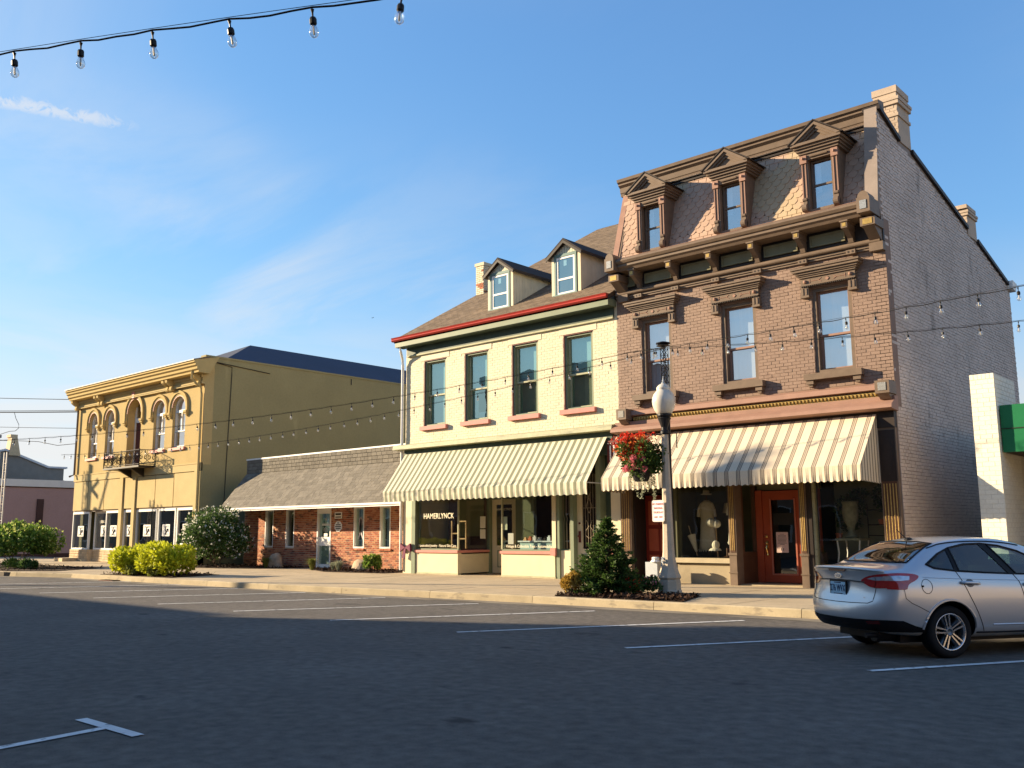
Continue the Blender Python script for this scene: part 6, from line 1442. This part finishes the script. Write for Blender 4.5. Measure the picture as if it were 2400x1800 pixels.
bd_ = tag(MB().add([(0, 0, 0), (.28, .1, .06), (.05, .16, 0), (-.24, .22, .10), (-.05, .02, -.02)], [(0, 1, 2), (0, 2, 3), (0, 4, 2)]).build('bird', 'black', None), 'tiny distant bird in the sky left of the cream roof', 'bird')
bd_.location = onray(871, 745, 60)

up_ = thing('shadow_pole', (-41.8, 6.05, 0), 'unseen added stand-in pole with a transformer, outside the left border of the photo', 'stand-in pole')  # out of view, put in to throw the diagonal shadow across the taupe awning
ux, uy = -41.8, 6.05
MB().tube([(ux, uy, 0), (ux, uy, 13.4)], .15, 10, .10).build('pole', 'dark_wood', up_)
MB().tube([(ux+.05, uy-.38, 12.0), (ux+.05, uy-.38, 13.0)], .27, 14).build('transformer', 'grey_metal', up_); MB().box(ux-.9, ux+.9, uy-.06, uy+.06, 13.0, 13.12).build('cross_arm', 'dark_wood', up_)
cg = thing('shadow_gate', (-58.6, 16.4, 0), 'unseen stand-in railway mast and gate arm, added to shadow the ochre front', 'stand-in gate')  # unseen stand-in, placed so its shadow falls on the ochre front
gx, gy = -58.6, 16.5
MB().tube([(gx, gy, 0), (gx, gy, 8.3)], .11, 10).build('mast', 'rail_silver', cg)
for s in (-1, 1): MB().hexa([(gx-.75, gy-.14, 7.0-s*.42), (gx+.75, gy-.14, 7.0+s*.42), (gx+.75, gy-.11, 7.0+s*.42), (gx-.75, gy-.11, 7.0-s*.42), (gx-.75, gy-.14, 7.24-s*.42), (gx+.75, gy-.14, 7.24+s*.42), (gx+.75, gy-.11, 7.24+s*.42), (gx-.75, gy-.11, 7.24-s*.42)]).build('crossed_board', 'white', cg)
for x_ in (-.55, .55): MB().tube([(gx+x_, gy-.10, 5.9), (gx+x_, gy-.14, 5.9)], .30, 16).build('signal_lamp', 'black', cg)
MB().box(gx-.7, gx+.7, gy-.08, gy-.02, 5.86, 5.94).box(gx-.25, gx+.25, gy-.2, gy+.2, 3.4, 4.4).build('lamp_bar', 'black', cg)
MB().hexa([(gx+.1, gy-.1, 4.2), (gx+.26, gy-.1, 4.2), (gx+.26, gy-.05, 4.2), (gx+.1, gy-.05, 4.2), (gx+2.3, gy-.1, 8.6), (gx+2.42, gy-.1, 8.6), (gx+2.42, gy-.05, 8.6), (gx+2.3, gy-.05, 8.6)]).build('gate_arm', 'white', cg)
m_ = MB().tube([(gx-.38, gy, 0), (gx-.38, gy, 8.0)], .03, 5).tube([(gx-.72, gy, 0), (gx-.72, gy, 8.0)], .03, 5)
for i in range(24): m_.tube([(gx-.72, gy, .3+i*.32), (gx-.38, gy, .3+i*.32)], .018, 4)
m_.build('ladder', 'rail_silver', cg)
# ================================================================== parked car
def build_car():
    HD = math.radians(57.0); O = Vector((-4.978, 11.418, 0))
    car = thing('parked_car', O, 'silver four door saloon parked at an angle, seen from behind at the right edge', 'car'); car.rotation_euler = (0, 0, HD)
    # local axes: x forward, y left, z up.  Half section points from the underside to the roof centre line
    # rows 0-3 underside, 4-8 side, 9 shoulder / roof edge, 10-12 top
    def sec(x, zb, side, top, yb=None):
        yb = yb or side[0][0]-.08; return [(x, yb*f, zb) for f in (0, .36, .72)]+[(x, yb, zb)]+[(x, *p) for p in side]+[(x, *p) for p in top]
    S_ = []
    rear = dict(b=[(.14, 0, .30), (.15, .25, .30), (.17, .50, .30), (.27, .68, .30)],
                s=[(.24, .775, .43), (.24, .825, .60), (.28, .825, .74), (.29, .805, .88), (.27, .770, .985)], t=[(.20, .70, 1.015), (.12, .50, 1.035), (.085, .25, 1.045), (.08, 0, 1.05)])
    S_.append(rear['b']+rear['s']+rear['t'])
    S_.append(sec(.46, .26, [(.825, .40), (.852, .58), (.858, .73), (.842, .87), (.792, .985)], [(.725, 1.03), (.52, 1.055), (.26, 1.065), (0, 1.07)]))
    S_.append(sec(.60, .25, [(.84, .38), (.862, .57), (.864, .73), (.846, .87), (.796, .995)], [(.700, 1.065), (.54, 1.085), (.27, 1.095), (0, 1.10)]))
    S_.append(sec(.82, .24, [(.845, .36), (.868, .56), (.868, .73), (.848, .88), (.797, 1.01)], [(.635, 1.19), (.53, 1.215), (.27, 1.230), (0, 1.235)]))
    S_.append(sec(1.08, .22, [(.848, .36), (.870, .56), (.868, .72), (.850, .88), (.797, 1.01)], [(.590, 1.300), (.50, 1.335), (.26, 1.352), (0, 1.357)]))
    S_.append(sec(1.45, .21, [(.845, .34), (.866, .55), (.866, .71), (.848, .87), (.795, .985)], [(.565, 1.355), (.48, 1.385), (.25, 1.400), (0, 1.405)]))
    S_.append(sec(1.90, .21, [(.842, .33), (.862, .54), (.864, .70), (.846, .85), (.795, .955)], [(.562, 1.362), (.48, 1.390), (.25, 1.405), (0, 1.41)]))
    S_.append(sec(2.35, .21, [(.842, .33), (.862, .54), (.864, .69), (.846, .83), (.795, .935)], [(.575, 1.290), (.49, 1.345), (.25, 1.365), (0, 1.37)]))
    S_.append(sec(2.72, .21, [(.845, .34), (.865, .54), (.864, .69), (.845, .82), (.795, .92)], [(.640, 1.120), (.54, 1.185), (.27, 1.215), (0, 1.22)]))
    S_.append(sec(3.05, .22, [(.848, .36), (.868, .55), (.864, .69), (.842, .80), (.790, .89)], [(.715, .945), (.56, .985), (.28, 1.005), (0, 1.01)]))
    S_.append(sec(3.54, .24, [(.845, .38), (.865, .55), (.858, .68), (.830, .77), (.770, .84)], [(.68, .875), (.52, .905), (.27, .925), (0, .93)]))
    S_.append(sec(4.0, .26, [(.79, .38), (.81, .52), (.79, .62), (.76, .69), (.70, .745)], [(.61, .775), (.47, .80), (.24, .815), (0, .82)]))
    S_.append([(4.24, 0, .28), (4.235, .2, .28), (4.21, .4, .28), (4.14, .56, .28), (4.16, .60, .40), (4.17, .61, .50), (4.14, .60, .58), (4.11, .58, .63), (4.09, .55, .66), (4.08, .48, .68), (4.12, .36, .70), (4.15, .18, .71), (4.16, 0, .715)])
    K = 13; V = [p for s in S_ for p in s]; F = []
    for i in range(len(S_)-1):
        for k in range(K-1): F.append((i*K+k, i*K+k+1, (i+1)*K+k+1, (i+1)*K+k))
    def cap(base, fx):                       # bulged end face: rows between underside corner and top corner
        rows = [3, 4, 5, 6, 7, 8, 9]; ids = []
        for ri, k in enumerate(rows):
            if ri == 0: ids.append([base+3, base+2, base+1, base+0]); continue
            if ri == len(rows)-1: ids.append([base+9, base+10, base+11, base+12]); continue
            xc, yc, zc = V[base+k]; row = [base+k]
            for f in (.72, .36, 0): V.append((fx(zc, f, xc), yc*f, zc)); row.append(len(V)-1)
            ids.append(row)
        for a, b in zip(ids, ids[1:]):
            for j in range(3): F.append((a[j], a[j+1], b[j+1], b[j]))
    xr = {.43: .03, .60: .035, .74: .125, .88: .135, .985: .115}
    cap(0, lambda z, f, xc: min(xr.items(), key=lambda q: abs(q[0]-z))[1]+(xc-min(xr.items(), key=lambda q: abs(q[0]-z))[1])*f**3.2)
    cap((len(S_)-1)*K, lambda z, f, xc: xc+.08*(1-f*f))
    n0 = len(V); V2 = V+[(x, -y, z) for x, y, z in V]; F2 = F+[tuple(i+n0 for i in reversed(f)) for f in F]
    bm = bmesh.new(); vs = [bm.verts.new(v) for v in V2]
    for f in F2:
        try: bm.faces.new([vs[i] for i in f])
        except ValueError: pass
    bmesh.ops.remove_doubles(bm, verts=bm.verts, dist=.0006); bmesh.ops.recalc_face_normals(bm, faces=bm.faces)
    me = bpy.data.meshes.new('body'); bm.to_mesh(me); bm.free()
    tmp = bpy.data.objects.new('t', me); COL.objects.link(tmp); md = tmp.modifiers.new('s', 'SUBSURF'); md.levels = 3; md.render_levels = 3
    dgp = bpy.context.evaluated_depsgraph_get(); full = bpy.data.meshes.new_from_object(tmp.evaluated_get(dgp)); bpy.data.objects.remove(tmp)
    bvh = BVHTree.FromPolygons([v.co.copy() for v in full.vertices], [tuple(p.vertices) for p in full.polygons])
    # holes: wheel arches, cabin seen through the side windows, rear window
    def cutter(mb, m):
        c = mb.mesh('cut'); c.materials.append(MT[m]); b = bmesh.new(); b.from_mesh(c); bmesh.ops.recalc_face_normals(b, faces=b.faces); b.to_mesh(c); b.free()
        o = bpy.data.objects.new('cut', c); COL.objects.link(o); return o
    WIN = [(.815, 1.078), (.90, 1.030), (1.2, .995), (1.6, .970), (2.0, .952), (2.45, .935), (2.72, .935), (2.60, 1.03), (2.45, 1.13), (2.25, 1.225), (2.0, 1.29), (1.75, 1.318), (1.5, 1.312), (1.25, 1.270), (1.05, 1.200)]
    full.materials.clear(); full.materials.append(MT['car_paint']); full.materials.append(MT['car_black']); full.materials.append(MT['seat'])
    bo = link(full, 'body', None); cs = []
    for x in (1.02, 3.56):
        for s in (-1, 1): cs.append((cutter(MB().tube([(x, s*.58, .305), (x, s*1.1, .305)], .352, 40), 'car_black')))
    def inset(P, d):
        cx_ = sum(p[0] for p in P)/len(P); cz_ = sum(p[1] for p in P)/len(P); return [(cx_+(p[0]-cx_)*(1-d), cz_+(p[1]-cz_)*(1-d*2.2)) for p in P]
    cs.append(cutter(MB().prism(inset(WIN, .022), 'y', -1.2, 1.2), 'seat'))
    RW = [(-.60, 1.105), (.60, 1.105), (.49, 1.315), (.40, 1.33), (-.40, 1.33), (-.49, 1.315)]
    cs.append(cutter(MB().prism([(p[0], p[1]) for p in RW], 'x', .35, 1.25), 'seat'))
    FW = [(-.60, 1.02), (.60, 1.02), (.47, 1.29), (-.47, 1.29)]
    cs.append(cutter(MB().prism(FW, 'x', 2.1, 3.1), 'seat'))
    for c in cs:
        q = bo.modifiers.new('cut', 'BOOLEAN'); q.object = c; q.operation = 'DIFFERENCE'; q.solver = 'EXACT'; q.material_mode = 'TRANSFER'
    dgp = bpy.context.evaluated_depsgraph_get(); cutm = bpy.data.meshes.new_from_object(bo.evaluated_get(dgp)); bo.modifiers.clear()
    old = bo.data; bo.data = cutm; bpy.data.meshes.remove(old)
    for c in cs: bpy.data.objects.remove(c)
    bo.parent = car
    # creases stay smooth except where the cutters bite
    sm = []
    for p in cutm.polygons: sm.append(p.material_index == 0)
    cutm.polygons.foreach_set('use_smooth', sm)
    try:
        b = bmesh.new(); b.from_mesh(cutm)
        for e in b.edges:
            if len(e.link_faces) == 2 and e.link_faces[0].material_index != e.link_faces[1].material_index: e.smooth = False
        b.to_mesh(cutm); b.free()
    except Exception: pass
    # ---- patches projected on to the body
    def hit(u, v, mode):
        if mode == 'R': o_, d_ = Vector((u, -2, v)), Vector((0, 1, 0))
        elif mode == 'L': o_, d_ = Vector((u, 2, v)), Vector((0, -1, 0))
        elif mode == 'T': o_, d_ = Vector((u, v, 3)), Vector((0, 0, -1))
        else: o_, d_ = Vector((-1, u, v)), Vector((1, 0, 0))
        h_ = bvh.ray_cast(o_, d_); 
        return (h_[0], h_[1], d_) if h_[0] is not None else None
    def subdiv(P, st):
        out = []
        for a, b in zip(P, P[1:]+P[:1]):
            n = max(1, int(math.hypot(b[0]-a[0], b[1]-a[1])/st)); out += [(a[0]+(b[0]-a[0])*i/n, a[1]+(b[1]-a[1])*i/n) for i in range(n)]
        return out
    def smoothp(P, it=2):
        for _ in range(it): P = [q for a, b in zip(P, P[1:]+P[:1]) for q in ((a[0]*.75+b[0]*.25, a[1]*.75+b[1]*.25), (a[0]*.25+b[0]*.75, a[1]*.25+b[1]*.75))]
        return P
    def inpoly(P, x, y):
        c = False
        for (a, b), (d, e) in zip(P, P[1:]+P[:1]):
            if (b > y) != (e > y) and x < (d-a)*(y-b)/(e-b)+a: c = not c
        return c
    def patch(P, mode, off, m, name, parent=bo, st=.03, thick=0, smooth=True):
        B_ = subdiv(P, st); pts = list(B_); xs_ = [p[0] for p in P]; ys_ = [p[1] for p in P]; x_ = min(xs_)+st*.5
        while x_ < max(xs_):
            y_ = min(ys_)+st*.5
            while y_ < max(ys_):
                if inpoly(B_, x_, y_) and min(math.hypot(x_-q[0], y_-q[1]) for q in B_) > st*.55: pts.append((x_, y_))
                y_ += st
            x_ += st
        r_ = delaunay_2d_cdt([Vector(p) for p in pts], [(i, (i+1) % len(B_)) for i in range(len(B_))], [], 1, 1e-6); co, fs = r_[0], r_[2]
        V_ = []; ok = []
        for c in co:
            h_ = hit(c.x, c.y, mode)
            if h_ is None: V_.append(Vector((0, 0, 0))); ok.append(False)
            else:
                n_ = h_[1] if h_[1].dot(h_[2]) < 0 else -h_[1]; V_.append(h_[0]+n_*off); ok.append(True)
        F_ = [tuple(f) for f in fs if all(ok[i] for i in f)]
        me_ = bpy.data.meshes.new(name); me_.from_pydata([tuple(v) for v in V_], [], F_); me_.update(); b = bmesh.new(); b.from_mesh(me_)
        if b.faces:
            vd = {'R': Vector((0, -1, 0)), 'L': Vector((0, 1, 0)), 'T': Vector((0, 0, 1)), 'B': Vector((-1, 0, 0))}[mode]
            for f in b.faces:
                if f.normal.dot(vd) < 0: f.normal_flip()
        b.to_mesh(me_); b.free()
        return link(me_, name, m, parent, smooth)
    def curve(P, mode, off, r, m, name='seam', parent=bo, st=.025, closed=False):
        Q = []; PP = P+[P[0]] if closed else P
        for a, b in zip(PP, PP[1:]):
            n = max(1, int(math.hypot(b[0]-a[0], b[1]-a[1])/st)); Q += [(a[0]+(b[0]-a[0])*i/n, a[1]+(b[1]-a[1])*i/n) for i in range(n)]
        Q.append(PP[-1]); W_ = []
        for q in Q:
            h_ = hit(*q, mode)
            if h_: n_ = h_[1] if h_[1].dot(h_[2]) < 0 else -h_[1]; W_.append(h_[0]+n_*off)
        if len(W_) > 1: return MB().tube(W_, r, 5).build(name, m, parent)
    # side glass, right and left
    q1 = [(.84, 1.073), (.91, 1.036), (1.17, 1.004), (1.195, 1.245), (1.05, 1.19)]
    q2 = [(1.235, 1.000), (1.6, .975), (1.93, .960), (1.70, 1.305), (1.5, 1.300), (1.25, 1.262)]
    q3 = [(2.05, .955), (2.45, .940), (2.68, .942), (2.58, 1.03), (2.43, 1.125), (2.23, 1.215), (2.0, 1.278), (1.83, 1.300)]
    for md_ in ('R', 'L'):
        fr = patch(WIN, md_, .003, 'car_black', 'window_surround')
        # open the black surround where the panes sit
        b = bmesh.new(); b.from_mesh(fr.data)
        kill = [f for f in b.faces if any(inpoly(q, f.calc_center_median().x, f.calc_center_median().z) for q in (q1, q2, q3))]
        bmesh.ops.delete(b, geom=kill, context='FACES'); b.to_mesh(fr.data); b.free()
        for q in (q1, q2, q3): patch(q, md_, .005, 'car_glass', 'window'); curve(q, md_, .005, .009, 'car_black', 'window_seal', closed=True)
        curve(WIN, md_, .004, .007, 'car_black', 'window_trim', closed=True)
    tl = [(-.70, 1.088), (.70, 1.088), (.60, 1.31), (.45, 1.338), (-.45, 1.338), (-.60, 1.31)]
    rwp = [(-.62, 1.098), (-.3, 1.095), (.3, 1.095), (.62, 1.098), (.55, 1.24), (.50, 1.318), (.25, 1.340), (-.25, 1.340), (-.50, 1.318), (-.55, 1.24)]
    patch(rwp, 'B', .004, glass_mat('rear glass', (.30, .36, .36), .10), 'rear_window', st=.04); curve(rwp, 'B', .004, .010, 'car_black', 'rear_window_seal', closed=True)
    MB().quad((2.55, -.55, 1.17), (2.55, .55, 1.17), (2.9, .62, 1.0), (2.9, -.62, 1.0)).build('windscreen', 'car_glass', bo)
    # seams: doors, boot lid, bumper, filler flap
    for md_ in ('R', 'L'):
        curve([(1.18, .995), (1.20, .95), (1.30, .72), (1.40, .52), (1.50, .30)], md_, .001, .0045, 'car_black', 'door_seam')
        curve([(2.00, .950), (2.05, .86), (2.08, .70), (2.09, .45), (2.08, .30)], md_, .001, .0045, 'car_black', 'door_seam')
        curve([(2.80, .90), (2.86, .70), (2.84, .30)], md_, .001, .0045, 'car_black', 'door_seam')
        curve([(.42, .80), (.43, .70), (.50, .645), (.60, .60), (.74, .53)], md_, .001, .0035, 'car_black', 'bumper_seam')
        # wheel arch lip and sill
        lipo = [(1.02+.372*math.cos(a), .305+.372*math.sin(a)) for a in [math.pi*i/24 for i in range(-1, 26)]]
        curve([(1.40, .285), (1.8, .28), (2.4, .28), (3.15, .29)], md_, -.002, .014, 'car_black', 'sill')
        h_ = hit(1.33, .862, md_); s_ = -1 if md_ == 'R' else 1
        if h_:
            y_ = h_[0].y; MB().tube([(1.20, y_+s_*.012, .868), (1.26, y_+s_*.034, .866), (1.40, y_+s_*.034, .858), (1.455, y_+s_*.012, .852)], .019, 8).build('door_handle', 'car_paint', bo, smooth=True)
            patch([(1.33+.06*math.cos(a), .858+.048*math.sin(a)) for a in [i*math.pi/8 for i in range(16)]], md_, .0015, mat('handle recess', (.12, .12, .13), .3, .6, var=0), 'handle_recess', st=.02)
            y2 = hit(2.2, .83, md_)[0].y; MB().tube([(2.10, y2+s_*.012, .832), (2.16, y2+s_*.034, .830), (2.29, y2+s_*.034, .823), (2.34, y2+s_*.012, .818)], .019, 8).build('door_handle', 'car_paint', bo, smooth=True)
    curve([(.725+.072*math.cos(a), .832+.082*math.sin(a)) for a in [i*math.pi/12 for i in range(24)]], 'R', .001, .0035, 'car_black', 'fuel_flap_seam', closed=True)
    MB().box(.655, .675, -.862, -.85, .825, .845).build('fuel_flap_notch', 'car_black', bo)
    lid = [(-.62, .86), (-.60, .66), (-.54, .635), (-.3, .628), (0, .625), (.3, .628), (.54, .635), (.60, .66), (.62, .86)]
    curve(lid, 'B', .001, .0045, 'car_black', 'boot_seam')
    # plate recess shadow line, badge, plate
    curve([(-.46, .873), (-.2, .884), (.2, .884), (.46, .873)], 'B', .002, .010, mat('shadow gap', (.05, .05, .055), .4, .5, var=0), 'boot_crease')
    xp = hit(0, .78, 'B')[0].x
    pb_ = MB().box(xp-.020, xp-.004, -.172, .172, .690, .880).build('number_plate', 'car_black', bo); MB().box(xp-.023, xp-.020, -.152, .152, .708, .862).build('plate_face', 'plate_blue', pb_)
    MB().box(xp-.024, xp-.020, -.16, .16, .862, .874).build('plate_frame', 'car_black', pb_)
    RB = Matrix(((0, 0, -1), (-1, 0, 0), (0, 1, 0)))
    text('276 WVX', .118, (xp-.0245, 0, .782), RB, 'plate_ink', pb_, sx=.60, local=True, spacing=1.05)
    MB().box(xp-.0245, xp-.022, -.07, .07, .845, .856).box(xp-.0245, xp-.022, -.09, .09, .712, .722).build('plate_strip', 'plate_ink', pb_)
    xe = hit(0, .935, 'B')[0].x
    em = MB(); em.add([(xe-.012, .068*math.cos(a), .935+.030*math.sin(a)) for a in [i*math.pi/16 for i in range(32)]]+[(xe+.01, .068*math.cos(a), .935+.030*math.sin(a)) for a in [i*math.pi/16 for i in range(32)]], [tuple(range(32))]+[(i, (i+1) % 32, (i+1) % 32+32, i+32) for i in range(32)])
    eb = em.build('emblem', 'chrome', bo); em = MB(); em.add([(xe-.0135, .058*math.cos(a), .935+.023*math.sin(a)) for a in [i*math.pi/16 for i in range(32)]], [tuple(range(32))]); em.build('emblem_field', mat('emblem grey', (.42, .46, .52), .25, .7, var=0), eb)
    text('Ford', .042, (xe-.0145, 0, .934), RB, 'chrome', eb, local=True, sx=.9)
    xf = hit(.47, .70, 'B')[0].x; text('Focus', .055, (xf-.004, .46, .69), RB, 'chrome', bo, name='badge', local=True, offset=.001); xf = hit(-.48, .70, 'B')[0].x; text('SE', .042, (xf-.004, -.47, .685), RB, 'chrome', bo, name='badge', local=True)
    # spoiler lip and high brake light
    sp = []
    for i in range(21):
        y_ = -.70+1.40*i/20; h_ = hit(y_, 1.005-.02*abs(y_/.7)**2, 'B')
        if h_: sp.append((h_[0].x-.012+.03*abs(y_/.7)**3, y_, 1.035-.03*abs(y_/.7)**2.4))
    MB().tube(sp, .020, 8).build('spoiler_lip', 'car_paint', bo, smooth=True)
    for s_, md_ in ((-1, 'R'), (1, 'L')):                 # pressed arch lips and the shoulder crease
        for x_ in (1.02, 3.56): curve([(x_+.366*math.cos(a), .305+.366*math.sin(a)) for a in [math.pi*i/28 for i in range(1, 28)]], md_, .004, .016, 'car_paint', 'arch_lip')
        curve([(.70, .935), (1.1, .915), (1.6, .895), (2.2, .875), (2.9, .85)], md_, -.002, .007, 'car_paint', 'shoulder_crease'); curve([(1.62, .37), (2.2, .365), (2.9, .385)], md_, -.004, .014, 'car_paint', 'lower_crease')
    bl = MB(); xk = .062
    xk = hit(0, 1.0, 'B')[0].x-.012; bl.prism([(-.19, 1.018), (.19, 1.018), (.15, .990), (-.15, .990)], 'x', xk, xk+.09); bl.build('brake_light', 'tail_dark', bo)
    # tail lights wrap round the corners: rear piece on the lid and the big side piece
    for s_, md_ in ((-1, 'R'), (1, 'L')):
        rearp = [(s_*p, q) for p, q in ((.385, .888), (.50, .945), (.64, .972), (.755, .982), (.80, .90), (.79, .815), (.66, .810), (.55, .815), (.47, .848))]
        if s_ == 1: rearp.reverse()
        patch(smoothp(rearp, 1), 'B', .006, 'tail_red', 'tail_light', st=.025)
        sidep = [(.24, .978), (.36, .985), (.50, .982), (.60, .972), (.655, .950), (.60, .905), (.50, .868), (.47, .84), (.455, .795), (.34, .800), (.24, .805)]
        patch(smoothp(sidep, 1), md_, .0065, 'tail_red', 'tail_light', st=.025)
        cl_ = [(s_*p, q) for p, q in ((.50, .915), (.60, .940), (.74, .950), (.76, .905), (.62, .897))]
        if s_ == 1: cl_.reverse()
        patch(cl_, 'B', .009, 'tail_clear', 'reversing_light', st=.02)
        patch([(.25, .952), (.40, .955), (.52, .948), (.50, .905), (.40, .898), (.25, .900)], md_, .010, 'tail_clear', 'indicator_lens', st=.02)
        curve([(s_*.60, .81), (s_*.62, .90), (s_*.61, .965)], 'B', .009, .003, 'tail_dark', 'lens_joint')
    # black lower valance and reflectors
    val = [(-.74, .452), (-.4, .445), (0, .443), (.4, .445), (.74, .452), (.70, .31), (-.70, .31)]
    patch(val, 'B', .004, 'car_black', 'rear_valance', st=.04)
    for s_, md_ in ((-1, 'R'), (1, 'L')):
        patch([(.24, .452), (.40, .445), (.55, .385), (.70, .345), (.70, .25), (.24, .27)], md_, .004, 'car_black', 'valance_side', st=.04)
        pr_ = [(s_*.50, .43), (s_*.66, .44), (s_*.66, .405), (s_*.52, .395)]
        if s_ == 1: pr_.reverse()
        patch(pr_, 'B', .009, 'tail_dark', 'reflector', st=.02)
    MB().tube([(.25, -.45, .27), (.9, -.45, .25)], .09, 12).tube([(.10, -.5, .26), (.30, -.5, .26)], .03, 10).build('silencer', 'car_black', bo)
    MB().box(.5, 3.9, -.6, .6, .17, .26).build('underbody', 'car_black', bo)
    # roof: drip channel, aerial
    for s_ in (-1, 1):
        W_ = []
        for i in range(18):
            x_ = .98+1.35*i/17; h_ = hit(x_, s_*(.55 if x_ > 1.1 else .56), 'T'); W_.append(h_[0]+Vector((0, 0, .002)))
        MB().tube(W_, .009, 5).build('roof_channel', 'car_black', bo)
    h_ = hit(1.16, 0, 'T')[0]; MB().ball((1.17, 0, h_.z+.01), .05, 10, 6, .5).tube([(1.15, 0, h_.z+.01), (1.00, 0, h_.z+.14)], .008, 6, .004).build('aerial', 'car_black', bo)
    # seats seen through the glass
    for y_ in (-.36, .36):
        MB().tube([(2.05, y_, .75), (1.93, y_, 1.06)], .20, 12, .16).ball((1.90, y_, 1.16), .12, 10, 8, .85).build('seat', 'seat', bo, smooth=True)
        MB().ball((1.06, y_, 1.10), .11, 10, 6, .7).build('rear_headrest', 'seat', bo, smooth=True)
    # wheels
    def wheel(x, s):
        yo = s*.805; w = MB().lathe((0, 0, 0), [(.205, -.10), (.27, -.10), (.295, -.085), (.302, -.05), (.302, .05), (.295, .085), (.268, .100), (.225, .102), (.21, .09)], 48, cap=False)
        RX = Matrix.Rotation(-s*math.pi/2, 4, 'X'); TT = Matrix.Translation((x, yo-s*.07, .302)) @ RX
        def put(mb, name, m, par, smooth=True):
            mb.V = [tuple(TT @ Vector(v)) for v in mb.V]; return mb.build(name, m, par, smooth=smooth)
        wo = put(w, 'tyre', 'tyre', car); wo.matrix_parent_inverse = Matrix.Identity(4); wo.name = 'wheel'
        rim = MB().lathe((0, 0, 0), [(.195, .02), (.207, .085), (.214, .099), (.207, .102), (.198, .094), (.187, .03), (.185, -.03)], 48, cap=False); put(rim, 'rim', 'alloy', wo)
        put(MB().lathe((0, 0, 0), [(.19, -.03), (.19, -.02), (.001, -.02)], 32), 'wheel_disc', 'car_black', wo)
        sk_ = MB(); dk = MB()
        for i in range(5):
            a = math.radians(90+72*i+ (10 if s < 0 else 0)); c_, s2 = math.cos(a), math.sin(a); t_ = Vector((-s2, c_, 0)); u_ = Vector((c_, s2, 0)); z_ = Vector((0, 0, 1))
            for sd_ in (-1, 1):
                p0, p1 = u_*.045+t_*(sd_*.016), u_*.203+t_*(sd_*.030); w0, w1 = .011, .013
                sk_.hexa([p0-t_*w0+z_*.055, p0+t_*w0+z_*.055, p1+t_*w1+z_*.070, p1-t_*w1+z_*.070, p0-t_*w0*.7+z_*.082, p0+t_*w0*.7+z_*.082, p1+t_*w1*.7+z_*.094, p1-t_*w1*.7+z_*.094])
                q0, q1_ = p0+t_*(sd_*.012), p1+t_*(sd_*.030)
                dk.hexa([p0+z_*.03, q0+z_*.02, q1_+z_*.02, p1+z_*.05, p0+z_*.07, q0+z_*.05, q1_+z_*.045, p1+z_*.085])
            dk.tube([u_*.055+t_*.034+z_*.04, u_*.055+t_*.034+z_*.072], .010, 8)
        put(sk_, 'spoke', 'alloy', wo, False); put(dk, 'spoke_side', 'alloy_dark', wo, False)
        put(MB().lathe((0, 0, 0), [(.052, .04), (.052, .078), (.030, .084), (.029, .076), (.001, .078)], 20), 'hub_cap', 'alloy_dark', wo)
    for x in (1.02, 3.56):
        for s in (-1, 1): wheel(x, s)
    MB().tube([(1.02, -.7, .30), (1.02, .7, .30)], .05, 8).build('axle', 'car_black', bo)
    return car
build_car()
